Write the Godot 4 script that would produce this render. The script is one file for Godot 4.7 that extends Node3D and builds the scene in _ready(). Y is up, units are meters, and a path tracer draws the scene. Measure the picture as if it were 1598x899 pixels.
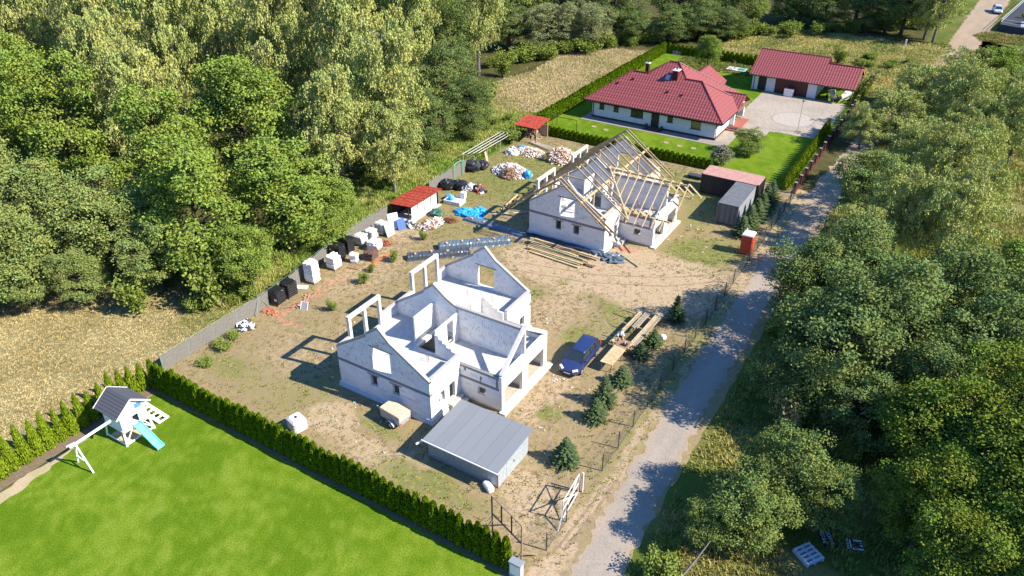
extends Node3D
# A building plot seen from a drone: X runs across the plot, -Z runs up the road, metres.

var rng := RandomNumberGenerator.new()
var counts := {}
var mats := {}
var tex := {}

class MB:
	var v := PackedVector3Array()
	var n := PackedVector3Array()
	var c := PackedColorArray()
	var uv := PackedVector2Array()
	var col := Color(1, 1, 1)
	func tri(a: Vector3, b: Vector3, d: Vector3) -> void:
		var q := (b - a).cross(d - a)
		if q.length_squared() < 1e-14:
			return
		q = q.normalized()
		v.push_back(a); v.push_back(d); v.push_back(b)
		for i in 3:
			n.push_back(q); c.push_back(col); uv.push_back(Vector2.ZERO)
	func quad(a: Vector3, b: Vector3, d: Vector3, e: Vector3) -> void:
		tri(a, b, d)
		tri(a, d, e)
	func hexa(p: Array) -> void:   # 0..3 bottom, 4..7 top, both counter-clockwise seen from above
		quad(p[4], p[5], p[6], p[7])
		quad(p[3], p[2], p[1], p[0])
		for i in 4:
			var j := (i + 1) % 4
			quad(p[i], p[j], p[j + 4], p[i + 4])
	func box(x0: float, x1: float, y0: float, y1: float, z0: float, z1: float) -> void:
		hexa([Vector3(x0, y0, z1), Vector3(x1, y0, z1), Vector3(x1, y0, z0), Vector3(x0, y0, z0),
			Vector3(x0, y1, z1), Vector3(x1, y1, z1), Vector3(x1, y1, z0), Vector3(x0, y1, z0)])
	func cbox(o: Vector3, s: Vector3, b := Basis()) -> void:
		var p := []
		for y in [-0.5, 0.5]:
			for q in [[-0.5, 0.5], [0.5, 0.5], [0.5, -0.5], [-0.5, -0.5]]:
				p.append(o + b * Vector3(s.x * q[0], s.y * y, s.z * q[1]))
		hexa(p)
	func bevel_box(o: Vector3, s: Vector3, r: float, b := Basis()) -> void:   # chamfered on every edge
		var h := s * 0.5
		var rings := [[-h.y, r], [-h.y + r, 0.0], [h.y - r, 0.0], [h.y, r]]
		var prev := []
		for k in rings:
			var i: float = k[1]
			var a := h.x - i
			var d := h.z - i
			var ring := []
			for q in [[-a + r, d], [a - r, d], [a, d - r], [a, -d + r], [a - r, -d], [-a + r, -d], [-a, -d + r], [-a, d - r]]:
				ring.append(o + b * Vector3(q[0], k[0], q[1]))
			if prev.size() > 0:
				for j in 8:
					quad(prev[j], prev[(j + 1) % 8], ring[(j + 1) % 8], ring[j])
			else:
				for j in range(1, 7):
					tri(ring[0], ring[j + 1], ring[j])
			prev = ring
		for j in range(1, 7):
			tri(prev[0], prev[j], prev[j + 1])
	func bar(a: Vector3, b: Vector3, w: float, h: float) -> void:   # a beam of section w x h from a to b
		var d := b - a
		var L := d.length()
		if L < 1e-5:
			return
		d /= L
		var side := d.cross(Vector3.UP)
		if side.length() < 0.02:
			side = Vector3.RIGHT
		side = side.normalized()
		var u := side.cross(d).normalized()
		cbox((a + b) * 0.5, Vector3(w, h, L), Basis(side, u, -d))
	func tube(a: Vector3, b: Vector3, r0: float, r1: float, seg := 6, caps := true) -> void:
		var d := (b - a).normalized()
		var s := d.cross(Vector3.UP)
		if s.length() < 0.02:
			s = Vector3.RIGHT
		s = s.normalized()
		var u := s.cross(d)
		var pa := []
		var pb := []
		for i in seg:
			var t := TAU * i / seg
			var o := s * cos(t) + u * sin(t)
			pa.append(a + o * r0)
			pb.append(b + o * r1)
		for i in seg:
			var j := (i + 1) % seg
			quad(pa[j], pa[i], pb[i], pb[j])
		if caps:
			for i in range(1, seg - 1):
				tri(pa[0], pa[i], pa[i + 1])
				tri(pb[0], pb[i + 1], pb[i])
	func lathe(o: Vector3, prof: Array, seg := 12, axis := Basis()) -> void:   # prof: [radius, height] from the bottom up
		for k in prof.size() - 1:
			for i in seg:
				var t0 := TAU * i / seg
				var t1 := TAU * (i + 1) / seg
				var p: Vector2 = prof[k]
				var q: Vector2 = prof[k + 1]
				var a := o + axis * Vector3(cos(t0) * p.x, p.y, -sin(t0) * p.x)
				var b := o + axis * Vector3(cos(t1) * p.x, p.y, -sin(t1) * p.x)
				var d := o + axis * Vector3(cos(t1) * q.x, q.y, -sin(t1) * q.x)
				var e := o + axis * Vector3(cos(t0) * q.x, q.y, -sin(t0) * q.x)
				quad(a, b, d, e)
	func blob(o: Vector3, r: Vector3, nz: FastNoiseLite, amp: float, sharp := 2.0, seg := 16, rows := 9) -> void:   # a lumpy closed shape
		var g := []
		for j in rows + 1:
			var row := []
			var ph := PI * j / rows - PI / 2
			for i in seg:
				var t := TAU * i / seg
				var d := Vector3(cos(ph) * cos(t), sin(ph), -cos(ph) * sin(t))
				var k := pow(pow(absf(d.x), sharp) + pow(absf(d.y), sharp) + pow(absf(d.z), sharp), -1.0 / sharp)
				var w := d * k
				var m := 1.0 + amp * nz.get_noise_3dv((o + w * r) * 9.0)
				row.append(o + Vector3(w.x * r.x, w.y * r.y, w.z * r.z) * m)
			g.append(row)
		for j in rows:
			for i in seg:
				var i2 := (i + 1) % seg
				quad(g[j][i], g[j][i2], g[j + 1][i2], g[j + 1][i])
	func leaf(p: Vector3, d: Vector3, nn: Vector3, l: float, w: float) -> void:   # one rhombic leaf, d along it, nn its normal
		var s := nn.cross(d)
		if s.length_squared() < 1e-8:
			return
		s = s.normalized() * w * 0.5
		var m := s.cross(d).normalized()
		if m.dot(nn) < 0.0:
			m = -m
		var a := p - d * l * 0.5
		var b := p + d * l * 0.5
		var e := p + s
		var f := p - s
		if (e - a).cross(b - a).dot(m) < 0.0:
			var t := e
			e = f
			f = t
		v.push_back(a); v.push_back(b); v.push_back(e)
		v.push_back(a); v.push_back(f); v.push_back(b)
		for i in 6:
			n.push_back(m); c.push_back(col); uv.push_back(Vector2.ZERO)
	func mesh() -> ArrayMesh:
		var arr := []
		arr.resize(Mesh.ARRAY_MAX)
		arr[Mesh.ARRAY_VERTEX] = v
		arr[Mesh.ARRAY_NORMAL] = n
		arr[Mesh.ARRAY_COLOR] = c
		arr[Mesh.ARRAY_TEX_UV] = uv
		var m := ArrayMesh.new()
		m.add_surface_from_arrays(Mesh.PRIMITIVE_TRIANGLES, arr)
		return m

func numbered(called: String) -> String:
	if counts.has(called):
		counts[called] += 1
		return "%s_%03d" % [called, counts[called]]
	counts[called] = 0
	return called

func tag(o: Node, label: String, category: String, group := "") -> void:
	o.set_meta("label", label)
	o.set_meta("category", category)
	if group != "":
		o.set_meta("group", group)

func thing(called: String, label: String, category: String, at := Vector3.ZERO, turn := 0.0, group := "") -> Node3D:
	var o := Node3D.new()
	o.name = numbered(called)
	add_child(o)
	o.position = at
	o.rotation.y = turn
	tag(o, label, category, group)
	return o

func part(called: String, mb, m: Material, parent: Node) -> MeshInstance3D:
	var o := MeshInstance3D.new()
	o.name = called
	o.mesh = mb.mesh() if mb is MB else mb
	o.material_override = m
	parent.add_child(o, true)
	return o

func solo(called: String, label: String, category: String, mb, m: Material, at := Vector3.ZERO, turn := 0.0, group := "") -> MeshInstance3D:
	var o := part(numbered(called), mb, m, self)
	o.position = at
	o.rotation.y = turn
	tag(o, label, category, group)
	return o

func structure(called: String, mb, m: Material) -> MeshInstance3D:
	var o := part(numbered(called), mb, m, self)
	o.set_meta("kind", "structure")
	return o

func copy(src: Node3D, at: Vector3, turn := 0.0, sc := Vector3.ONE, label := "") -> Node3D:
	var base: String = src.get_meta("base_name") if src.has_meta("base_name") else String(src.name)
	var o := src.duplicate()
	o.name = numbered(base)
	add_child(o)
	o.position = at
	o.rotation = Vector3(0, turn, 0)
	o.scale = sc
	if label != "":
		o.set_meta("label", label)
	return o

func lin(r: float, g: float, b: float) -> Color:
	return Color(r, g, b).linear_to_srgb()

func M(key: String, r := 0.5, g := 0.5, b := 0.5, rough := 0.9, metal := 0.0, t := "", scale := 1.0) -> StandardMaterial3D:
	if mats.has(key):
		return mats[key]
	var m := StandardMaterial3D.new()
	m.albedo_color = lin(r, g, b)
	m.roughness = rough
	m.metallic = metal
	if rough > 0.7:
		m.metallic_specular = 0.2
	m.vertex_color_use_as_albedo = true
	if t != "":
		m.albedo_texture = tex[t]
		m.uv1_triplanar = true
		m.uv1_world_triplanar = true
		m.uv1_scale = Vector3.ONE * scale
	mats[key] = m
	return m

func leafmat(key: String, back: Color, rough := 0.75) -> StandardMaterial3D:
	var m := StandardMaterial3D.new()
	m.vertex_color_use_as_albedo = true
	m.roughness = 1.0 if rough > 0.7 else rough
	m.metallic_specular = 0.12
	m.cull_mode = BaseMaterial3D.CULL_DISABLED
	m.backlight_enabled = true
	m.backlight = back
	mats[key] = m
	return m

func noise(sd: int, freq: float, oct := 3) -> FastNoiseLite:
	var z := FastNoiseLite.new()
	z.seed = sd
	z.frequency = freq
	z.noise_type = FastNoiseLite.TYPE_SIMPLEX_SMOOTH
	z.fractal_octaves = oct
	return z

func grain_tex(key: String, size: int, layers: Array, lo: float, hi: float, tint := Color(1, 1, 1), stretch := 1) -> void:
	# layers: [seed, frequency, weight]; grey blotches and grain between lo and hi, tint leans the dark end
	var acc := PackedFloat32Array()
	acc.resize(size * size)
	var wsum := 0.0
	for l in layers:
		var z := noise(l[0], l[1], 3)
		var im := z.get_seamless_image(size, size)
		im.convert(Image.FORMAT_L8)
		var d := im.get_data()
		wsum += l[2]
		for i in size * size:
			var k := i
			if stretch > 1:
				k = (i / size) * size + (i % size) / stretch
			acc[i] += d[k] / 255.0 * l[2]
	var out := PackedByteArray()
	out.resize(size * size * 3)
	for i in size * size:
		var t := clampf((acc[i] / wsum - 0.25) * 2.0, 0, 1)
		var g := lerpf(lo, hi, t)
		out[i * 3] = int(255.0 * clampf(g * lerpf(tint.r, 1.0, t), 0, 1))
		out[i * 3 + 1] = int(255.0 * clampf(g * lerpf(tint.g, 1.0, t), 0, 1))
		out[i * 3 + 2] = int(255.0 * clampf(g * lerpf(tint.b, 1.0, t), 0, 1))
	var im2 := Image.create_from_data(size, size, false, Image.FORMAT_RGB8, out)
	im2.generate_mipmaps()
	tex[key] = ImageTexture.create_from_image(im2)

func bump_tex(key: String, sd: int, freq: float, strength: float, size := 512) -> void:
	var im := noise(sd, freq, 4).get_seamless_image(size, size)
	im.convert(Image.FORMAT_RGBA8)
	im.bump_map_to_normal_map(strength)
	tex[key] = ImageTexture.create_from_image(im)

func rough_on(m: StandardMaterial3D, key: String, s := 1.0) -> StandardMaterial3D:
	m.normal_enabled = true
	m.normal_texture = tex[key]
	m.normal_scale = s
	return m

func rr(a: float, b: float) -> float:
	return rng.randf_range(a, b)

func tone(c: Color, k: float) -> Color:
	var s := 1.0 + rr(-k, k)
	return Color(c.r * s, c.g * s, c.b * s)

func rdir() -> Vector3:
	var y := rr(-1, 1)
	var t := rr(0, TAU)
	var r := sqrt(1.0 - y * y)
	return Vector3(r * cos(t), y, r * sin(t))

const TREES := [
	["maple", -56.6, -37.7, 7, 5], ["maple", -53.4, -45.4, 6.6, 5.2], ["maple", -67.2, -53.5, 8.5, 5.4], ["maple", -66.9, -42.4, 8, 4.8],
	["maple", -51.4, -48.4, 4.2, 3.2], ["maple", -50.9, -38.0, 3.6, 2.6], ["maple", -84.6, -42.9, 8.5, 5.2], ["maple", -97.6, -45.3, 8.5, 5],
	["alder", -70.0, -31.8, 6, 4.6], ["alder", -64.2, -33.5, 5.5, 4.4], ["alder", -66.6, -26.4, 5.5, 4.4], ["alder", -58.2, -34.0, 4, 3.2],
	["alder", -62.2, -29.0, 3, 2.6], ["hazel", -52.6, -34.6, 2.5, 2.2], ["hazel", -57.5, -30.7, 2, 1.9], ["alder", -65.4, -25.5, 2.5, 2.2],
	["birch", -79.7, -49.1, 9, 4.4], ["birch", -88.2, -51.2, 10, 4.4], ["birch", -56.7, -64.9, 10, 4.6], ["birch", -68.2, -72.1, 11, 5],
	["birch", -58.5, -58.1, 8, 4.2], ["birch", -53.5, -61.6, 6, 3.4], ["birch", -77.7, -69.9, 11, 5], ["birch", -86.6, -67.4, 12, 5],
	["birch", -90.3, -61.3, 12, 4.8], ["birch", -103.3, -61.1, 12, 5], ["birch", -115.0, -58.2, 12, 5], ["birch", -115.3, -49.8, 12, 5],
	["maple", -95.0, -39.7, 9, 5], ["alder", -77.3, -28.8, 8, 5], ["alder", -68.3, -23.0, 6, 4.4], ["birch", -91.2, -87.2, 12, 5],
	["maple", -80.6, -91.1, 12, 5], ["birch", -71.0, -88.0, 11, 4.6], ["oak", -60.8, -81.4, 6.5, 4.6], ["oak", -55.8, -80.7, 4.5, 3.3],
	["oak", -56.3, -71.7, 5, 3.6], ["birch", -71.0, -105.3, 10, 4.4], ["oak", -70.3, -96.3, 8, 4], ["hazel", -67.1, -106.6, 1.6, 1.6],
	["oak", -74.6, -120.9, 4.5, 4.4], ["willow", -68.1, -124.6, 4.8, 4.6], ["willow", -63.0, -129.8, 4.6, 4.4], ["oak", -58.1, -137.3, 4.2, 4.2],
	["oak", -52.2, -141.8, 3.8, 4.4], ["oak", -47.6, -146.2, 4.2, 4.6], ["oak", -42.8, -148.6, 3.6, 3.4], ["maple", -42.1, -161.9, 3.6, 2.8],
	["oak", -62.1, -138.1, 9, 6], ["oak", -73.2, -138.6, 9, 6], ["maple", -78.3, -132.7, 10, 6], ["oak", -53.0, -147.2, 9, 6],
	["oak", -44.7, -156.0, 9, 6], ["oak", -37.5, -168.9, 4.6, 4.6], ["oak", -29.7, -168.0, 4.6, 4.6], ["oak", -23.8, -168.9, 4.6, 4.6],
	["oak", -18.3, -170.9, 4.6, 4.6], ["oak", -34.7, -169.9, 9, 6], ["oak", -24.9, -176.0, 9, 6], ["birch", -11.0, -169.8, 5.5, 4.2],
	["birch", -9.2, -167.7, 10, 5], ["oak", -15.3, -170.3, 9, 5], ["maple", -84.5, -109.0, 12, 5.5], ["oak", -79.3, -118.9, 12, 5.5],
	["birch", -99.6, -106.8, 13, 5.5], ["maple", -115.0, -105.0, 13, 5.5], ["birch", -117.7, -88.7, 13, 5.5], ["maple", -123.8, -78.5, 13, 5.5],
	["birch", -145.6, -78.6, 13, 5.5], ["hazel", -33.2, -157.2, 1.4, 1.6], ["hazel", -21.6, -143.6, 1.6, 1.6], ["birch", -10.7, -104.1, 3.2, 3.2],
	["birch", -7.4, -107.6, 4.2, 4], ["birch", -4.9, -115.5, 5, 4.4], ["birch", -0.6, -110.8, 6, 4.4], ["birch", -3.6, -92.4, 4.8, 4],
	["birch", 0.5, -88.4, 5.6, 4], ["alder", -6.6, -81.0, 4.6, 3.4], ["birch", -2.5, -75.1, 5.2, 3.6], ["birch", 1.3, -74.1, 5.6, 4],
	["birch", 2.5, -105.1, 5, 3.6], ["birch", 5.9, -106.5, 6, 4], ["birch", -1.8, -127.6, 5, 3.6], ["maple", 2.6, -128.9, 5, 3.6],
	["birch", -7.7, -125.9, 3.4, 2.8], ["birch", 5.1, -134.6, 4.6, 3.2], ["oak", -6.6, -56.9, 5, 3.8], ["oak", -4.1, -60.1, 5.6, 4.2],
	["oak", -3.5, -48.1, 6.2, 4.6], ["oak", -0.3, -50.8, 6.6, 4.8], ["oak", -5.4, -46.5, 3.4, 3], ["oak", -0.4, -46.1, 3.6, 3.3],
	["oak", 2.6, -48.4, 4.4, 3.6], ["oak", 2.7, -58.5, 6, 4.4], ["maple", 5.9, -63.9, 5, 3.8], ["oak", 5.8, -54.2, 5.4, 4.4],
	["oak", 9.0, -58.9, 5.4, 4.6], ["robinia", 5.2, -43.5, 5, 4.2], ["robinia", 8.0, -47.2, 5.5, 4.4], ["robinia", 4.4, -38.8, 4.2, 3.2],
	["robinia", 7.5, -39.0, 5, 4.2], ["robinia", 9.7, -41.4, 5.5, 4.6], ["robinia", 6.4, -35.2, 4, 3.2], ["robinia", 9.2, -36.0, 4.6, 4],
	["cherry", -4.6, -33.7, 3, 2.5], ["cherry", -3.1, -36.5, 3.7, 2.4], ["cherry", -6.3, -32.1, 2.2, 1.5], ["dryshrub", -4.7, -44.3, 1.8, 1.5],
	["hazel", -0.3, -44.1, 1.2, 1.1], ["hazel", -7.7, -28.7, 1, 1.2], ["birch", -5.2, -68.9, 4.2, 3], ["cherry", -0.9, -37.2, 2.7, 1.9],
	["birch", 1.5, -96.1, 5, 3.8], ["birch", 3.4, -84.8, 4.4, 3.2], ["birch", 3.4, -115.3, 5.4, 3.8], ["cherry", -4.5, -37.5, 2.6, 1.8],
]

# ---------- trees and plants ----------
func limb(mb: MB, a: Vector3, b: Vector3, r0: float, r1: float, sag := 0.0) -> void:
	var p := a
	for i in 4:
		var t := (i + 1) / 4.0
		var q := a.lerp(b, t) + Vector3(0, -sag * sin(PI * t), 0)
		mb.tube(p, q, lerpf(r0, r1, i / 4.0), lerpf(r0, r1, t), 5, false)
		p = q

func stem(mb: MB, h: float, r: float, lean: Vector3) -> void:
	var p := Vector3.ZERO
	for i in 6:
		var t := (i + 1) / 6.0
		var q := Vector3(0, h * t, 0) + lean * t * t
		mb.tube(p, q, lerpf(r, r * 0.25, i / 6.0) * (1.35 if i == 0 else 1.0), lerpf(r, r * 0.25, t), 7, false)
		p = q

func broad_tree(sd: int, base: Color, clumps: int, per: int, ry: float, L: float, W: float, csize: float, hue: float, low := -0.75) -> Array:
	rng.seed = sd
	var nz := noise(sd, 0.9, 2)
	var cr := MB.new()
	var tr := MB.new()
	var ctr := Vector3(0, 8, 0)
	stem(tr, 11.0, 0.32, Vector3(rr(-0.6, 0.6), 0, rr(-0.6, 0.6)))
	# the crown is several unequal domes; clumps sit on the outside of their union
	var lobes := [[Vector3(0, -0.15, 0), 0.62]]
	for i in 9:
		var az := i * 2.4 + rr(-0.5, 0.5)
		var hh := rr(-0.62, 0.62)
		var rad := rr(0.32, 0.5)
		var out := sqrt(maxf(0.05, 1.0 - hh * hh)) * rr(0.45, 0.68)
		lobes.append([Vector3(cos(az) * out, hh, sin(az) * out), rad])
	lobes.append([Vector3(rr(-0.2, 0.2), rr(0.5, 0.66), rr(-0.2, 0.2)), rr(0.28, 0.4)])
	var done := 0
	var tries := 0
	while done < clumps and tries < clumps * 12:
		tries += 1
		var lb: Array = lobes[rng.randi() % lobes.size()]
		var d := rdir()
		var lr: float = lb[1]
		var u: Vector3 = lb[0] + d * lr * rr(0.78, 1.0) * (1.0 + 0.3 * nz.get_noise_3dv(d * 1.7 + lb[0] * 3.0))
		var inside := false
		for o2 in lobes:
			if o2 != lb and u.distance_to(o2[0]) < o2[1] * 0.72:
				inside = true
				break
		if inside or u.y < low:
			continue
		done += 1
		var i := done
		var cc := ctr + Vector3(u.x * 5.0, u.y * ry, u.z * 5.0)
		var cs := csize * rr(0.7, 1.3)
		var k := 1.0 + rr(-0.14, 0.14)
		var h := rr(-hue, hue)
		var cb := Color(base.r * k * (1.0 + h), base.g * k, base.b * k * (1.0 - h * 0.5))
		if i % 5 == 0:
			limb(tr, Vector3(0, clampf(cc.y - 2.0, 2.0, 10.0), 0), cc - d * 0.4, 0.1, 0.03, 0.15)
		for j in per:
			var e := rdir()
			if e.y < -0.35:
				e.y *= -0.6
			var o := e * cs * rr(0.45, 1.0)
			o.y *= 0.85
			var nn := (e * 0.45 + d * 0.35 + rdir() * 1.0 + Vector3(0, 0.4, 0)).normalized()
			var dd := nn.cross(rdir()).normalized()
			cr.col = tone(cb, 0.22)
			cr.leaf(cc + o, dd, nn, L * rr(0.7, 1.3), W * rr(0.7, 1.3))
	return [tr.mesh(), cr.mesh()]

func weeping_tree(sd: int, base: Color, limbs: int, tresses: int) -> Array:
	rng.seed = sd
	var nz := noise(sd, 0.9, 2)
	var cr := MB.new()
	var tr := MB.new()
	var lean := Vector3(rr(-0.7, 0.7), 0, rr(-0.7, 0.7))
	stem(tr, 13.6, 0.26, lean)
	for i in limbs:
		var hy := lerpf(2.5, 13.0, pow((i + rr(0.1, 0.9)) / limbs, 0.85))
		var az := i * 2.399 + rr(-0.5, 0.5)
		var reach := 4.7 * sqrt(maxf(0.06, 1.0 - pow((hy - 6.5) / 7.6, 2))) * rr(0.7, 1.1) * (1.0 + 0.3 * nz.get_noise_2d(az, hy * 0.3))
		var a := Vector3(0, hy, 0) + lean * pow(hy / 13.6, 2)
		var tip := a + Vector3(cos(az) * reach, rr(0.8, 2.2), sin(az) * reach)
		limb(tr, a, tip, 0.07, 0.02, -0.35)
		var k := 1.0 + rr(-0.13, 0.13)
		var hh := rr(-0.09, 0.09)
		var cb := Color(base.r * k * (1.0 + hh), base.g * k, base.b * k)
		for t in tresses:
			var s := pow(rng.randf(), 0.55)
			var root := a.lerp(tip, s) + Vector3(rr(-0.5, 0.5), 0.3 * sin(PI * s) + rr(-0.2, 0.3), rr(-0.5, 0.5)) * (0.5 + s)
			var len := rr(0.45, 1.35)
			var drift := Vector3(cos(az), 0, sin(az)) * rr(0.0, 0.5) + Vector3(rr(-0.3, 0.3), 0, rr(-0.3, 0.3))
			for st in 3:
				var so := Vector3(rr(-0.3, 0.3), rr(-0.1, 0.1), rr(-0.3, 0.3))
				var steps := int(len / 0.15)
				for q in steps:
					var u := float(q) / steps
					var p := root + so * (0.4 + u) + drift * u + Vector3(0, -len * u + 0.15 * sin(u * 3.0), 0)
					p += Vector3(rr(-0.1, 0.1), 0, rr(-0.1, 0.1))
					cr.col = tone(cb, 0.2)
					var nn := (rdir() + Vector3(cos(az), 0.5, sin(az)) * 0.5).normalized()
					cr.leaf(p, (Vector3(0, -1, 0) + rdir() * 0.7).normalized(), nn, rr(0.18, 0.31), rr(0.12, 0.19))
	return [tr.mesh(), cr.mesh()]

func spruce_shape(sd: int, base: Color, h: float, r: float) -> Array:
	rng.seed = sd
	var cr := MB.new()
	var tr := MB.new()
	stem(tr, h * 0.95, 0.05, Vector3.ZERO)
	var tiers := 17
	for t in tiers:
		var f := float(t) / tiers
		var y := 0.08 + h * 0.93 * f
		var rad := r * (1.0 - f) * rr(0.85, 1.15) + 0.05
		var nb := int(lerpf(15, 5, f))
		for b in nb:
			var az := TAU * b / nb + rr(-0.25, 0.25) + t
			var d := Vector3(cos(az), 0, sin(az))
			var ln := rad * rr(0.75, 1.1)
			var k := rr(0.8, 1.2)
			var m := int(4 + ln * 16)
			for j in m:
				var s := (j + 0.5) / m
				var p := d * ln * s + Vector3(0, y - ln * 0.22 * s + ln * 0.3 * s * s, 0)
				cr.col = tone(Color(base.r * k, base.g * k, base.b * k), 0.22)
				for w in [-1, 1]:
					var dd: Vector3 = (d + d.cross(Vector3.UP) * w * rr(0.5, 1.1) + Vector3(0, rr(-0.15, 0.25), 0)).normalized()
					cr.leaf(p + dd * 0.07, dd, (Vector3.UP + rdir() * 0.6).normalized(), rr(0.13, 0.24), 0.06)
	for j in 26:
		cr.col = tone(base, 0.2)
		cr.leaf(Vector3(0, h * rr(0.86, 1.0), 0), (Vector3.UP + rdir() * 0.7).normalized(), rdir(), 0.16, 0.05)
	return [tr.mesh(), cr.mesh()]

func column_shape(sd: int, base: Color, h: float, r: float, cnt: int, taper: float) -> Array:
	# a dense columnar conifer of upright flat sprays round a woody core
	rng.seed = sd
	var nz := noise(sd, 2.2, 2)
	var cr := MB.new()
	var tr := MB.new()
	stem(tr, h * 0.9, 0.05, Vector3.ZERO)
	for t in cnt:
		var f := pow(rng.randf(), 1.15)
		var az := rr(0, TAU)
		var prof := pow(1.0 - f, taper) * (1.0 - 0.35 * pow(1.0 - f, 6.0)) + 0.02
		var rad := r * prof * (1.0 + 0.28 * nz.get_noise_3d(cos(az), f * h * 1.6, sin(az))) * sqrt(rr(0.55, 1.0))
		var d := Vector3(cos(az), 0, sin(az))
		var k := 1.0 + 0.22 * nz.get_noise_3d(cos(az) * 3.0, f * h * 4.0, sin(az) * 3.0 + 9.0)
		cr.col = tone(Color(base.r * k, base.g * k, base.b * k), 0.2)
		var nn := (d * 0.8 + rdir() * 0.75 + Vector3(0, 0.15, 0)).normalized()
		var dd := (Vector3.UP + d * rr(0.0, 0.5) + rdir() * 0.35).normalized()
		cr.leaf(Vector3(0, 0.06 + h * f, 0) + d * rad, dd, nn, rr(0.13, 0.25), rr(0.07, 0.13))
	return [tr.mesh(), cr.mesh()]

func shrub_shape(sd: int, base: Color, cnt: int, L: float, W: float, spread: float) -> Array:
	# nominal radius 1, height about 1.6, several stems from the ground
	rng.seed = sd
	var cr := MB.new()
	var tr := MB.new()
	var tips := []
	for i in 13:
		var az := rr(0, TAU)
		var q := Vector3(cos(az) * rr(0.1, 0.8), rr(0.6, 1.5), sin(az) * rr(0.1, 0.8))
		tips.append(q)
		limb(tr, Vector3(rr(-0.08, 0.08), 0, rr(-0.08, 0.08)), q, 0.025, 0.008, -0.05)
	for i in cnt:
		var q: Vector3 = tips[i % tips.size()]
		var e := rdir() * spread * sqrt(rng.randf())
		var p := q * rr(0.55, 1.08) + e
		p.y = maxf(p.y, 0.06)
		cr.col = tone(base, 0.25)
		var nn := (rdir() + Vector3(0, 0.8, 0)).normalized()
		cr.leaf(p, nn.cross(rdir()).normalized(), nn, L * rr(0.7, 1.3), W * rr(0.7, 1.3))
	return [tr.mesh(), cr.mesh()]

var kinds := {}

func build_kinds() -> void:
	var bark := M("bark", 0.09, 0.075, 0.055, 0.95, 0, "soft", 0.8)
	var white := M("birch_bark", 0.5, 0.48, 0.44, 0.85, 0, "bark", 0.7)
	var lm := leafmat("leaf", Color(0.5, 0.56, 0.25))
	var ln := leafmat("needle", Color(0.25, 0.3, 0.12), 0.8)
	var F := {
		"maple": [["bright green maple", "maple_tree"], bark, lm],
		"oak": [["dense dark green oak", "oak_tree"], bark, lm],
		"birch": [["pale weeping birch", "birch_tree"], white, lm],
		"alder": [["mid green bushy alder", "alder_tree"], bark, lm],
		"willow": [["grey green willow", "willow_tree"], bark, lm],
		"robinia": [["yellowish green robinia", "robinia_tree"], bark, lm],
		"cherry": [["loose green cherry tree", "cherry_tree"], bark, lm],
		"hazel": [["low leafy green shrub", "leafy_shrub"], bark, lm],
		"dryshrub": [["half dry brownish shrub", "dry_shrub"], bark, lm],
		"spruce": [["young spruce", "young_spruce"], bark, ln],
		"thuja": [["columnar thuja", "thuja"], bark, ln],
		"cone": [["conical thuja", "thuja"], bark, ln]}
	for k in F:
		kinds[k] = {"desc": F[k][0][0], "name": F[k][0][1], "bark": F[k][1], "leaf": F[k][2], "shapes": []}
	for i in 3:
		kinds.maple.shapes.append(broad_tree(11 + i, Color(0.205, 0.275, 0.052), 250, 84, 7.0, 0.27, 0.2, 1.15, 0.10, -0.95))
		kinds.oak.shapes.append(broad_tree(31 + i, Color(0.15, 0.20, 0.062), 280, 82, 7.2, 0.23, 0.165, 1.05, 0.14, -0.97))
		kinds.birch.shapes.append(weeping_tree(51 + i, Color(0.39, 0.415, 0.135), 60, 25))
	for i in 2:
		kinds.alder.shapes.append(broad_tree(71 + i, Color(0.215, 0.265, 0.078), 270, 80, 7.0, 0.24, 0.175, 1.0, 0.12, -0.95))
		kinds.robinia.shapes.append(broad_tree(91 + i, Color(0.155, 0.205, 0.03), 350, 72, 6.8, 0.22, 0.155, 1.05, 0.16, -0.95))
		kinds.cherry.shapes.append(broad_tree(111 + i, Color(0.165, 0.215, 0.058), 280, 60, 6.4, 0.32, 0.2, 1.1, 0.14, -0.9))
		kinds.hazel.shapes.append(shrub_shape(121 + i, Color(0.19, 0.24, 0.05), 1300, 0.14, 0.1, 0.42))
		kinds.spruce.shapes.append(spruce_shape(141 + i, Color(0.10, 0.145, 0.06), 2.5, 1.05))
	kinds.willow.shapes.append(broad_tree(131, Color(0.25, 0.27, 0.12), 440, 52, 7.0, 0.34, 0.13, 0.95, 0.08, -0.95))
	kinds.dryshrub.shapes.append(shrub_shape(135, Color(0.34, 0.30, 0.14), 1100, 0.15, 0.1, 0.4))
	for i in 3:
		kinds.thuja.shapes.append(column_shape(151 + i, Color(0.125, 0.20, 0.010), 2.3, 0.42, 1900, 0.42))
		kinds.cone.shapes.append(column_shape(161 + i, Color(0.19, 0.26, 0.018), 2.6, 0.62, 2100, 0.8))

const MARKS := [["white wrapped tower", -47.8, -42.4], ["small red roofed shed", -48.7, -59.2], ["pole rack", -51.2, -77.0], ["open red shelter", -49.0, -85.1], ["play tower", -44.3, -20.6], ["foam heap at the fence", -47.4, -33.9],
	["far garden hedge corner", -50.4, -134.5], ["well slab", -35.4, -131.0], ["white marker post", -13.4, -163.0], ["silver car", -0.5, -203.0], ["carport", -16.0, -124.0], ["lamp post", -19.1, -106.0], ["portable toilet", -15.0, -69.0], ["white sack", -16.4, -50.8], ["white pallets", -0.8, -34.7], ["white field gate", -14.5, -30.7]]

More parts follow.
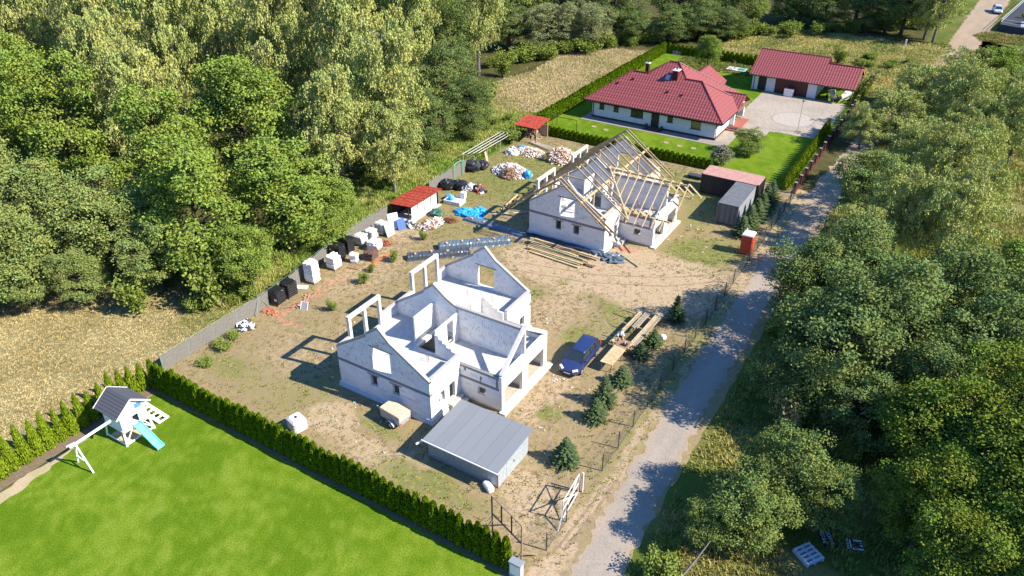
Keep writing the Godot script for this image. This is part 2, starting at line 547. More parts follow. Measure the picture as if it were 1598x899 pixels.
func tree_names() -> Array:   # each tree named by its rank from the nearest thing one can find
	var near := []
	for i in TREES.size():
		var q: Array = TREES[i]
		var best := 1e9
		var bi := 0
		for j in MARKS.size():
			var d := Vector2(q[1] - MARKS[j][1], q[2] - MARKS[j][2]).length()
			if d < best:
				best = d
				bi = j
		near.append([q[0], bi, best])
	var ord := ["first", "second", "third", "fourth", "fifth", "sixth", "seventh", "eighth", "ninth", "tenth", "eleventh", "twelfth", "thirteenth", "fourteenth", "fifteenth", "sixteenth", "seventeenth", "eighteenth", "nineteenth", "twentieth"]
	var out := []
	for i in near.size():
		var rank := 0
		for j in near.size():
			if near[j][0] == near[i][0] and near[j][1] == near[i][1] and near[j][2] < near[i][2]:
				rank += 1
		out.append(", %s of its kind from the %s" % [ord[mini(rank, 19)], MARKS[near[i][1]][0]])
	return out

func plant(kind: String, i: int, at: Vector3, sc: Vector3, turn: float, where: String, category: String, group: String) -> Node3D:
	var k: Dictionary = kinds[kind]
	var s: Array = k.shapes[i % k.shapes.size()]
	var t := thing(k.name, k.desc + (where if where.begins_with(",") else " " + where), category, at, turn, group)
	part("trunk", s[0], k.bark, t)
	part("crown", s[1], k.leaf, t)
	t.scale = sc
	return t

# ---------- the ground ----------
func grid_sheet(x0: float, x1: float, z0: float, z1: float, step: float, y: float, colour: Callable, tile: float, jag := 0.0, keep = null, wob := 0.0) -> ArrayMesh:
	var nx := int(ceil((x1 - x0) / step))
	var nz := int(ceil((z1 - z0) / step))
	var nn := noise(77, 0.35, 3)
	var v := PackedVector3Array()
	var n := PackedVector3Array()
	var c := PackedColorArray()
	var u := PackedVector2Array()
	var idx := PackedInt32Array()
	for j in nz + 1:
		for i in nx + 1:
			var x := x0 + (x1 - x0) * i / nx
			var z := z0 + (z1 - z0) * j / nz
			if jag > 0.0 and (i == 0 or i == nx or j == 0 or j == nz):
				var q := nn.get_noise_2d(x * 4.0, z * 4.0) * jag
				if i == 0 or i == nx:
					x += q
				else:
					z += q
			v.push_back(Vector3(x, y + wob * nn.get_noise_2d(x * 3.0 + 50.0, z * 3.0), z))
			n.push_back(Vector3.UP)
			c.push_back(colour.call(x, z))
			u.push_back(Vector2(x, z) / tile)
	for j in nz:
		for i in nx:
			if keep != null and not keep.call(x0 + (x1 - x0) * (i + 0.5) / nx, z0 + (z1 - z0) * (j + 0.5) / nz):
				continue
			var a := j * (nx + 1) + i
			var b := a + nx + 1
			for k in [a, a + 1, b + 1, a, b + 1, b]:
				idx.push_back(k)
	var arr := []
	arr.resize(Mesh.ARRAY_MAX)
	arr[Mesh.ARRAY_VERTEX] = v
	arr[Mesh.ARRAY_NORMAL] = n
	arr[Mesh.ARRAY_COLOR] = c
	arr[Mesh.ARRAY_TEX_UV] = u
	arr[Mesh.ARRAY_INDEX] = idx
	var m := ArrayMesh.new()
	m.add_surface_from_arrays(Mesh.PRIMITIVE_TRIANGLES, arr)
	return m

func uvmat(key: String, t: String, nt: String, ns: float, rough := 0.95) -> StandardMaterial3D:
	var m := StandardMaterial3D.new()
	m.vertex_color_use_as_albedo = true
	m.albedo_texture = tex[t]
	m.roughness = rough
	m.metallic_specular = 0.1
	if nt != "":
		m.normal_enabled = true
		m.normal_texture = tex[nt]
		m.normal_scale = ns
	mats[key] = m
	return m

var gn1: FastNoiseLite
var gn2: FastNoiseLite
var gn3: FastNoiseLite

func mixc(a: Color, b: Color, t: float) -> Color:
	return a.lerp(b, clampf(t, 0, 1))

func land(x: float, z: float) -> Color:   # what grows where, beyond the plot
	var a := gn1.get_noise_2d(x, z)
	var b := gn2.get_noise_2d(x, z)
	var d := gn3.get_noise_2d(x, z)
	var wx := x + 2.5 * b
	var wz := z + 2.5 * gn2.get_noise_2d(x + 90.0, z)
	var floor_c := mixc(Color(0.12, 0.12, 0.045), Color(0.2, 0.16, 0.08), 0.5 + d)
	if wx < -48.5 and wz > -36.0:
		var tan := mixc(Color(0.47, 0.375, 0.215), Color(0.37, 0.29, 0.15), 0.5 + 0.9 * b + 0.6 * d)
		return mixc(tan, Color(0.20, 0.22, 0.06), (wz + 30.0) * -0.14 + 0.7 * a + 0.3 * d)
	if wx < -49.5 and wx > -60.0 and wz > -93.0:
		return mixc(Color(0.21, 0.285, 0.06), Color(0.36, 0.35, 0.13), 0.3 + 1.2 * b + 0.5 * d)
	if wx < -49.5 and wx > -65.0 and wz > -133.0 and wz <= -93.0:
		return mixc(Color(0.48, 0.39, 0.26), Color(0.31, 0.28, 0.13), 0.35 + 0.9 * a + 0.7 * b)
	if wz < -136.0 and wx > -44.0 and wx < 8.0 and wz > -166.0 or (wz < -129.0 and wx > -22.0 and wx < -6.0 and wz > -166.0):
		return mixc(Color(0.42, 0.36, 0.155), Color(0.2, 0.22, 0.07), 0.35 + 1.1 * b + 0.5 * d)
	if x > -10.5:
		if wz > -34.0 and wx > -7.5:
			return mixc(Color(0.40, 0.30, 0.12), Color(0.2, 0.21, 0.06), 0.4 + b)
		if wz < -60.0 and wx > 3.0:
			return mixc(Color(0.36, 0.31, 0.13), Color(0.19, 0.22, 0.065), 0.4 + 1.2 * b)
		return mixc(Color(0.18, 0.215, 0.05), Color(0.32, 0.28, 0.10), 0.35 + 1.2 * b + 0.4 * d)
	return floor_c

func plot_texture(x0: float, x1: float, z0: float, z1: float, w: int, h: int) -> void:
	# [kind, x, z, rx, rz, amount]: bare sand, green grass, brick dust
	var spots := [
		["s", -24.0, -57.2, 8.5, 3.4, 1.3], ["s", -30.5, -56.5, 4.0, 2.6, 1.0], ["s", -20.0, -62.0, 5.0, 3.4, 1.0], ["s", -26.7, -50.0, 3.4, 3.0, 0.5],
		["s", -33.4, -29.2, 1.9, 1.15, 1.7], ["s", -29.4, -27.7, 2.6, 0.9, 0.7], ["s", -17.2, -30.6, 2.6, 1.4, 1.0], ["s", -13.3, -29.0, 0.55, 9.0, 1.5],
		["s", -26.4, -28.2, 3.0, 1.0, 0.6], ["s", -21.3, -40.0, 1.2, 4.0, 0.8], ["s", -16.0, -28.0, 1.8, 1.5, 0.6], ["s", -13.2, -44.0, 0.35, 8.0, 0.9],
		["s", -13.8, -70.0, 0.9, 14.0, 0.9], ["s", -44.8, -46.5, 2.4, 5.0, 0.6], ["s", -46.0, -55.0, 1.5, 2.0, 0.9], ["s", -32.0, -59.4, 4.0, 1.0, 0.9], ["s", -40.0, -33.0, 4.0, 3.0, 0.35],
		["s", -17.0, -60.0, 3.0, 6.0, 0.4], ["s", -12.8, -84.0, 1.6, 6.0, 1.3], ["s", -24.6, -63.0, 2.0, 1.2, 0.9],
		["g", -19.85, -37.9, 1.0, 0.75, 1.7], ["g", -18.4, -67.0, 2.6, 2.6, 1.2], ["g", -20.5, -66.0, 2.6, 1.6, 0.8], ["g", -46.0, -67.0, 5.0, 6.0, 0.75], ["g", -43.0, -76.0, 8.0, 7.0, 1.1], ["g", -33.0, -81.0, 12.0, 4.0, 1.0],
		["g", -22.4, -53.0, 2.6, 1.0, 0.9], ["g", -20.0, -51.0, 3.0, 1.4, 0.7], ["g", -29.6, -30.2, 1.9, 0.5, 1.1], ["g", -24.0, -27.6, 4.6, 0.9, 1.1], ["g", -22.3, -47.4, 1.6, 1.3, 1.1],
		["g", -44.8, -29.2, 2.2, 1.0, 0.9], ["g", -38.5, -29.5, 5.0, 2.4, 0.45], ["g", -34.5, -53.0, 2.0, 0.8, 0.9], ["g", -29.2, -51.4, 1.2, 0.8, 0.9], ["g", -28.0, -54.5, 0.8, 0.5, 1.0], ["g", -42.5, -57.5, 3.0, 2.0, 0.6],
		["g", -16.0, -70.0, 2.0, 5.0, 0.6], ["g", -13.9, -52.0, 0.8, 10.0, 0.8], ["g", -13.6, -36.0, 0.8, 6.0, 0.5], ["g", -36.5, -36.0, 1.2, 5.0, 0.5], ["g", -22.0, -76.0, 2.0, 5.0, 0.8], ["g", -13.0, -77.0, 0.8, 4.0, 0.9],
		["b", -46.4, -38.6, 0.4, 2.4, 0.7], ["b", -47.2, -36.9, 0.7, 0.6, 0.8], ["b", -46.0, -43.0, 0.6, 3.0, 0.4], ["b", -45.0, -36.2, 1.2, 0.5, 0.7], ["b", -25.4, -63.4, 1.3, 0.6, 1.0]]
	var lw := 120
	var lh := 200
	var low := Image.create(lw, lh, false, Image.FORMAT_RGB8)
	for j in lh:
		for i in lw:
			var x := x0 + (x1 - x0) * (i + 0.5) / lw
			var z := z0 + (z1 - z0) * (j + 0.5) / lh
			var wx := x + 0.8 * gn2.get_noise_2d(x * 2.0, z * 2.0)
			var wz := z + 0.8 * gn2.get_noise_2d(x * 2.0 + 300.0, z * 2.0)
			var s := 0.0
			var g := 0.0
			var b := 0.0
			for p in spots:
				var dx: float = (wx - p[1]) / p[3]
				var dz: float = (wz - p[2]) / p[4]
				var q := dx * dx + dz * dz
				if q < 4.0:
					var k: float = p[5] * exp(-q * q * 0.6)
					if p[0] == "s":
						s += k
					elif p[0] == "g":
						g += k
					else:
						b += k
			low.set_pixel(i, j, Color(clampf(s * 0.6, 0, 1), clampf(g * 0.6, 0, 1), clampf(b * 0.6, 0, 1)))
	low.resize(w, h, Image.INTERPOLATE_CUBIC)
	var f := low.get_data()
	var N := []
	var cell := (x1 - x0) / w
	for q in [[5, 0.16], [6, 0.6], [7, 1.7], [8, 4.5]]:
		var im := noise(q[0], q[1] * cell, 3).get_image(w, h)
		im.convert(Image.FORMAT_L8)
		N.append(im.get_data())
	var n0: PackedByteArray = N[0]
	var n1: PackedByteArray = N[1]
	var n2: PackedByteArray = N[2]
	var n3: PackedByteArray = N[3]
	var lut := PackedByteArray()
	lut.resize(1025)
	for i in 1025:
		lut[i] = int(clampf(pow(i / 1024.0, 1.0 / 2.2), 0, 1) * 255.0)
	var out := PackedByteArray()
	out.resize(w * h * 3)
	for i in w * h:
		var a := n0[i] / 255.0
		var b := n1[i] / 255.0
		var d := clampf((n2[i] / 255.0 - 0.5) * 1.7 + 0.5, 0.0, 1.0)
		var e := clampf((n3[i] / 255.0 - 0.5) * 1.6 + 0.5, 0.0, 1.0)
		var sand := clampf(f[i * 3] / 150.0 + (b - 0.55) * 0.7 + (d - 0.5) * 1.3 + (e - 0.5) * 0.5 - 0.02, 0.0, 1.0)
		var gr := clampf(f[i * 3 + 1] / 125.0 - sand * 0.5 + (d - 0.5) * 2.3 + (b - 0.5) * 0.6 + (a - 0.5) * 0.4 + (e - 0.5) * 1.4 - 0.12, 0.0, 1.0)
		var br := clampf(f[i * 3 + 2] / 120.0 + (d - 0.5) * 1.0 - 0.15, 0.0, 1.0)
		var k := 0.62 + 0.42 * e + 0.34 * d
		var dry := clampf((d - 0.3) * 1.1 + (e - 0.5) * 0.8, 0, 1)
		var R := lerpf(0.285, 0.155, dry)
		var G := lerpf(0.215, 0.118, dry)
		var B := lerpf(0.118, 0.052, dry)
		R = lerpf(R, 0.385, sand); G = lerpf(G, 0.29, sand); B = lerpf(B, 0.185, sand)
		R = lerpf(R, 0.155, gr); G = lerpf(G, 0.17, gr); B = lerpf(B, 0.045, gr)
		R = lerpf(R, 0.40, br); G = lerpf(G, 0.2, br); B = lerpf(B, 0.12, br)
		out[i * 3] = lut[mini(1024, int(R * k * 1024.0))]
		out[i * 3 + 1] = lut[mini(1024, int(G * k * 1024.0))]
		out[i * 3 + 2] = lut[mini(1024, int(B * k * 1024.0))]
	var img := Image.create_from_data(w, h, false, Image.FORMAT_RGB8, out)
	img.generate_mipmaps()
	tex["plot"] = ImageTexture.create_from_image(img)

func ribbon(left: Array, right: Array, y: float, cols: int, colour: Callable, jag: float, tile: float, y_edge := 0.0) -> ArrayMesh:
	# a strip between two polylines given as Vector2(x, z), with ragged edges
	var v := PackedVector3Array()
	var n := PackedVector3Array()
	var c := PackedColorArray()
	var u := PackedVector2Array()
	var idx := PackedInt32Array()
	var nn := noise(91, 0.6, 3)
	var rows := 0
	for k in left.size() - 1:
		var a: Vector2 = left[k]
		var b: Vector2 = left[k + 1]
		var a2: Vector2 = right[k]
		var b2: Vector2 = right[k + 1]
		var m := maxi(1, int(a.distance_to(b) / 0.3))
		for s in m + (1 if k == left.size() - 2 else 0):
			var t := float(s) / m
			var p := a.lerp(b, t)
			var q := a2.lerp(b2, t)
			p += Vector2(nn.get_noise_2d(p.x, p.y * 1.5), 0) * jag
			q += Vector2(nn.get_noise_2d(q.x + 40.0, q.y * 1.5), 0) * jag
			for i in cols + 1:
				var f := float(i) / cols
				var o := p.lerp(q, f)
				v.push_back(Vector3(o.x, y + y_edge * (4.0 * f * (1.0 - f)), o.y))
				n.push_back(Vector3.UP)
				c.push_back(colour.call(o.x, o.y, f))
				u.push_back(o / tile)
			rows += 1
	for j in rows - 1:
		for i in cols:
			var a := j * (cols + 1) + i
			var b := a + cols + 1
			for k in [a, b, b + 1, a, b + 1, a + 1]:
				idx.push_back(k)
	var arr := []
	arr.resize(Mesh.ARRAY_MAX)
	arr[Mesh.ARRAY_VERTEX] = v
	arr[Mesh.ARRAY_NORMAL] = n
	arr[Mesh.ARRAY_COLOR] = c
	arr[Mesh.ARRAY_TEX_UV] = u
	arr[Mesh.ARRAY_INDEX] = idx
	var me := ArrayMesh.new()
	me.add_surface_from_arrays(Mesh.PRIMITIVE_TRIANGLES, arr)
	return me

func road_colour(x: float, z: float, f: float) -> Color:
	var e := minf(f, 1.0 - f) * 2.0
	var b := gn2.get_noise_2d(x * 3.0, z * 0.8)
	var d := gn3.get_noise_2d(x * 2.0, z * 2.0)
	var far := smoothstep(-62.0, -84.0, z)
	var grey := mixc(Color(0.345, 0.30, 0.24), Color(0.41, 0.36, 0.295), 0.5 + b + 0.5 * d)
	var sandy := mixc(Color(0.38, 0.29, 0.19), Color(0.43, 0.345, 0.245), 0.5 + b)
	return mixc(grey, sandy, (1.0 - smoothstep(0.04, 0.34 + 0.5 * b + 0.2 * d, e)) * 0.95 + far * (0.9 + b))

func lawn_colour(x: float, z: float) -> Color:
	var a := gn1.get_noise_2d(x * 2.0, z * 2.0)
	var b := gn2.get_noise_2d(x * 1.6, z * 1.6)
	var d := gn3.get_noise_2d(x * 1.5, z * 1.5)
	var c := mixc(Color(0.185, 0.285, 0.018), Color(0.30, 0.385, 0.034), 0.5 + 0.9 * b + 0.6 * a + 0.9 * d)
	return mixc(c, Color(0.40, 0.44, 0.08), 0.45 * (b + 1.6 * d - 0.3))

func ground_sheets() -> void:
	gn1 = noise(3, 0.035, 3)
	gn2 = noise(4, 0.13, 3)
	gn3 = noise(9, 0.6, 2)
	var gm := uvmat("ground", "grass", "bumpy", 1.0)
	var g := grid_sheet(-170, 40, -250, 20, 1.0, 0.0, land, 3.0)
	structure("ground", g, gm)
	# the land goes on to the horizon round the sheet that carries the meadow
	var far := MB.new()
	far.col = Color(0.15, 0.16, 0.06)
	for r in [[-1800, 1800, -1800, -250], [-1800, 1800, 20, 1800], [-1800, -170, -250, 20], [40, 1800, -250, 20]]:
		far.quad(Vector3(r[0], 0, r[3]), Vector3(r[1], 0, r[3]), Vector3(r[1], 0, r[2]), Vector3(r[0], 0, r[2]))
	structure("far_ground", far, M("far_ground", 1, 1, 1, 0.95, 0, "grass", 0.3))
	# building plot with sand, dry grass and tyre-worn soil
	var x0 := -50.3
	var x1 := -9.6
	var z0 := -87.0
	var z1 := -18.0
	plot_texture(x0, x1, z0, z1, 960, 1626)
	var pm := StandardMaterial3D.new()
	pm.albedo_texture = tex.plot
	pm.roughness = 0.95
	pm.metallic_specular = 0.1
	var white := func(_x, _z): return Color(1, 1, 1)
	var pg := grid_sheet(x0, x1, z0, z1, 0.7, 0.005, white, 1.0, 0.25)
	var ar: Array = pg.surface_get_arrays(0)
	var vs: PackedVector3Array = ar[Mesh.ARRAY_VERTEX]
	var us: PackedVector2Array = ar[Mesh.ARRAY_TEX_UV]
	for i in vs.size():
		us[i] = Vector2((vs[i].x - x0) / (x1 - x0), (vs[i].z - z0) / (z1 - z0))
	ar[Mesh.ARRAY_TEX_UV] = us
	var pg2 := ArrayMesh.new()
	pg2.add_surface_from_arrays(Mesh.PRIMITIVE_TRIANGLES, ar)
	structure("plot_ground", pg2, pm)
	# lawn of the front garden
	var lm := uvmat("lawn", "turf", "bumpy", 0.8)
	structure("front_lawn", grid_sheet(-46.45, -14.6, -24.25, 6, 0.35, 0.012, lawn_colour, 2.3, 0.1), lm)
	var soil := M("soil", 0.2, 0.15, 0.1, 0.95, 0, "soft", 0.7)
	var bed := MB.new()
	bed.box(-48.4, -46.62, -0.02, 0.012, -25.4, 5)
	bed.box(-46.62, -14.6, -0.02, 0.010, -25.4, -24.1)
	structure("planting_bed", bed, soil)
	var dirt := func(x, z, _f): return mixc(Color(0.5, 0.4, 0.27), Color(0.36, 0.34, 0.16), 0.5 + gn2.get_noise_2d(x * 3.0, z * 3.0))
	structure("worn_path", ribbon([Vector2(-46.4, 4), Vector2(-46.45, -13.5), Vector2(-46.45, -18.5)], [Vector2(-45.2, 4), Vector2(-45.5, -13.5), Vector2(-46.3, -18.5)], 0.02, 3, dirt, 0.3, 2.0), uvmat("dirt", "gravel", "", 0.0))
	# the road
	var rl := [Vector2(-11.6, 12), Vector2(-12.2, -22), Vector2(-12.35, -27), Vector2(-12.9, -44), Vector2(-13.2, -69), Vector2(-12.8, -90), Vector2(-11.6, -112), Vector2(-9.2, -138), Vector2(-7.3, -152), Vector2(-7.0, -162), Vector2(-4.7, -216), Vector2(-3.4, -248)]
	var rw := [Vector2(-8.4, 12), Vector2(-9.4, -22), Vector2(-9.6, -27), Vector2(-10.3, -44), Vector2(-10.5, -69), Vector2(-9.6, -90), Vector2(-8.2, -112), Vector2(-5.6, -138), Vector2(-3.0, -152), Vector2(-1.9, -162), Vector2(1.2, -216), Vector2(3.0, -248)]
	structure("road", ribbon(rl, rw, 0.014, 12, road_colour, 0.5, 2.4, 0.03), uvmat("road", "gravel", "bumpy", 0.5))
	var sandy := func(x, z, _f): return mixc(Color(0.54, 0.45, 0.34), Color(0.46, 0.39, 0.29), 0.5 + gn2.get_noise_2d(x * 2.0, z * 2.0))
	structure("side_road", ribbon([Vector2(-3.2, -152), Vector2(-2.0, -157), Vector2(4, -162.5), Vector2(14, -166), Vector2(30, -168)], [Vector2(-3.4, -176), Vector2(-2.4, -176), Vector2(4, -171.5), Vector2(14, -172), Vector2(30, -173)], 0.009, 5, sandy, 0.3, 2.4), mats.road)
	# wheel ruts pressed into the sand
	var rut := func(x, z, _f): return mixc(Color(0.27, 0.20, 0.13), Color(0.38, 0.29, 0.19), 0.5 + 1.2 * gn3.get_noise_2d(x * 2.0, z * 2.0))
	var lines := [[Vector2(-13.3, -27.5), Vector2(-13.0, -31), Vector2(-12.95, -34.5)], [Vector2(-13.75, -27), Vector2(-13.5, -30.5), Vector2(-13.45, -33.5)], [Vector2(-15.2, -64), Vector2(-20, -60.2), Vector2(-26, -57.2), Vector2(-33, -55.6)], [Vector2(-15.2, -62.4), Vector2(-19.5, -58.7), Vector2(-26, -55.6), Vector2(-33, -54.0)], [Vector2(-17, -46.5), Vector2(-21.8, -50.8), Vector2(-25, -55)], [Vector2(-15.4, -30.8), Vector2(-17.5, -33), Vector2(-20.6, -40)], [Vector2(-15.4, -32.2), Vector2(-16.6, -34.5), Vector2(-19.2, -40)]]
	for l in lines:
		var a := []
		var b := []
		for i in l.size():
			var d: Vector2 = (l[mini(i + 1, l.size() - 1)] - l[maxi(i - 1, 0)]).normalized()
			var s := Vector2(-d.y, d.x) * 0.09
			a.append(l[i] - s)
			b.append(l[i] + s)
		structure("wheel_rut", ribbon(a, b, 0.0095, 2, rut, 0.1, 1.5), mats.dirt)
	# the finished house's garden
	structure("house_lawn", grid_sheet(-50.0, -15.1, -135.2, -87.2, 0.7, 0.006, lawn_colour, 2.3), lm)
	pavings()

func pavings() -> void:
	var pm := uvmat("paving", "concrete", "", 0.0)
	var pc := func(x, z): return mixc(Color(0.40, 0.345, 0.28), Color(0.34, 0.295, 0.24), 0.5 + 1.1 * gn2.get_noise_2d(x, z) + 0.5 * gn3.get_noise_2d(x, z))
	var inside := func(x: float, z: float) -> bool:
		if x > -15.6 or z < -121.6:
			return false
		if z < -104.5:
			return x > -28.2 and (z < -107.5 + (x + 28.0) * 0.0 or true)
		if x < -22.5:
			return z < -101.8 + (x + 25.0) * 0.25 and x > -27.9 or (x < -25.6 and x > -27.9 and z < -96.0)
		return z < -104.2 - 1.8 * smoothstep(-22.5, -17.0, x)
	structure("courtyard", grid_sheet(-28.4, -15.4, -121.8, -95.0, 0.25, 0.026, pc, 3.0, 0.0, inside), pm)
	var ell := MB.new()
	var ring := MB.new()
	var o := Vector3(-20.9, 0.036, -110.7)
	for i in 40:
		var t0 := TAU * i / 40
		var t1 := TAU * (i + 1) / 40
		var a := o + Vector3(cos(t0) * 2.75, 0, -sin(t0) * 3.0)
		var b := o + Vector3(cos(t1) * 2.75, 0, -sin(t1) * 3.0)
		ell.tri(o, a, b)
		var a2 := o + Vector3(cos(t0) * 2.95, -0.004, -sin(t0) * 3.2)
		var b2 := o + Vector3(cos(t1) * 2.95, -0.004, -sin(t1) * 3.2)
		ring.quad(a + Vector3(0, -0.004, 0), a2, b2, b + Vector3(0, -0.004, 0))
	structure("paved_oval", ell, M("oval", 0.42, 0.37, 0.31, 0.9, 0, "concrete", 0.35))
	structure("oval_border", ring, M("oval_edge", 0.30, 0.27, 0.24, 0.9, 0, "concrete", 0.5))
	# narrow paving along the house walls
	var pv := MB.new()
	pv.box(-46.9, -25.6, 0, 0.045, -97.0, -95.2)
	pv.box(-46.9, -45.9, 0, 0.044, -106, -97.0)
	structure("pavement", pv, M("pavement", 0.30, 0.27, 0.24, 0.9, 0, "concrete", 0.6))

func tufts(called: String, label: String, cnt: int, where: Callable, colour: Callable, h: float, spread: float, sd: int) -> void:
	rng.seed = sd
	var mb := MB.new()
	for i in 7:
		var az := rr(0, TAU)
		var b := Vector3(cos(az), 0, sin(az)) * rr(0, spread)
		var lean := Vector3(cos(az), 0, sin(az)) * rr(0.1, 0.7) * h
		var w := Vector3(-sin(az), 0, cos(az)) * rr(0.02, 0.045)
		mb.tri(b - w, b + w, b + lean + Vector3(0, h * rr(0.6, 1.1), 0))
	var mm := MultiMesh.new()
	mm.transform_format = MultiMesh.TRANSFORM_3D
	mm.use_colors = true
	mm.mesh = mb.mesh()
	var pts := []
	var tries := 0
	while pts.size() < cnt and tries < cnt * 6:
		tries += 1
		var p: Vector3 = where.call()
		if p.y > -0.5:
			pts.append(p)
	mm.instance_count = pts.size()
	for i in pts.size():
		var s := rr(0.6, 1.5)
		mm.set_instance_transform(i, Transform3D(Basis(Vector3.UP, rr(0, TAU)).scaled(Vector3(s, s * rr(0.7, 1.3), s)), pts[i]))
		var c: Color = colour.call(pts[i].x, pts[i].z)
		mm.set_instance_color(i, tone(c, 0.22))
	var o := MultiMeshInstance3D.new()
	o.name = numbered(called)
	o.multimesh = mm
	var m: StandardMaterial3D = mats.get("blade")
	if m == null:
		m = leafmat("blade", Color(0.6, 0.6, 0.3), 0.85)
	o.material_override = m
	add_child(o)
	tag(o, label, "grass")
	o.set_meta("kind", "stuff")

func rect_pick(x0: float, x1: float, z0: float, z1: float, thr := -2.0) -> Callable:
	return func() -> Vector3:
		var x := rr(x0, x1)
		var z := rr(z0, z1)
		if gn2.get_noise_2d(x * 1.7, z * 1.7) < thr + rr(-0.15, 0.15):
			return Vector3(0, -1, 0)
		return Vector3(x, 0.0, z)

func grasses() -> void:
	var brighter := func(x, z):
		var c := land(x, z)
		return Color(c.r * 1.15, c.g * 1.17, c.b * 1.05)
	tufts("meadow_grass", "dry straw coloured grass of the field beyond the conical hedge", 30000, rect_pick(-78, -48.8, -37, -8), brighter, 0.07, 0.2, 301)
	tufts("wild_grass", "green and straw wild grass between the wood and the screened fence", 26000, rect_pick(-60, -50.8, -92, -35), brighter, 0.34, 0.22, 302)
	tufts("tall_straw", "tall straw meadow beside the long clipped hedge", 22000, rect_pick(-66, -51.2, -134, -88), brighter, 0.26, 0.25, 303)
	tufts("rough_meadow", "olive rough meadow behind the outbuilding with red roof", 22000, rect_pick(-46, -6, -168, -128), brighter, 0.2, 0.25, 304)
	var verge := func() -> Vector3:
		var z := rr(-128, -20)
		var x := rr(-9.3, 15.0)
		return Vector3(x, 0, z) if gn2.get_noise_2d(x, z) > -0.25 else Vector3(0, -1, 0)
	tufts("verge_grass", "unmown grass under the trees on the far road side", 34000, verge, brighter, 0.28, 0.2, 305)
	var yard := func(x, z): return mixc(Color(0.36, 0.29, 0.14), Color(0.22, 0.245, 0.07), 0.45 + 1.2 * gn2.get_noise_2d(x * 1.7, z * 1.7))
	var yardpick := func() -> Vector3:
		var x := rr(-50, -12.9)
		var z := rr(-86.5, -25.6)
		var q := gn3.get_noise_2d(x * 1.3, z * 1.3)
		var lim := -0.1
		if z < -62.0 and x < -37.0:
			lim = -0.25
		if absf(x + 24.0) < 9.0 and absf(z + 57.5) < 4.0:
			lim = 0.3
		if x > -36.0 and x < -22.0 and (z < -32.0 and z > -46.6 or z < -60.5 and z > -76.5):
			return Vector3(0, -1, 0)
		return Vector3(x, 0.0, z) if q > lim + rr(-0.4, 0.4) else Vector3(0, -1, 0)
	tufts("yard_grass", "sparse grass tufts growing on the sandy building plot", 15000, yardpick, yard, 0.07, 0.14, 306)
	tufts("island_grass", "grass island at the road fork", 3500, func() -> Vector3:
		var z := rr(-182, -174)
		var x := rr(-3.2, 9.0)
		return Vector3(x, 0, z) if x > -3.0 + absf(z + 178.0) * 0.35 and z < -172.5 else Vector3(0, -1, 0), yard, 0.3, 0.25, 307)

# ---------- the two twin houses under construction ----------
func prof_at(prof: Array, u: float) -> float:
	for i in prof.size() - 1:
		if u >= prof[i].x and u <= prof[i + 1].x:
			var w: float = prof[i + 1].x - prof[i].x
			if w < 1e-6:
				continue
			return lerpf(prof[i].y, prof[i + 1].y, (u - prof[i].x) / w)
	return prof[0].y if u < prof[0].x else prof[prof.size() - 1].y

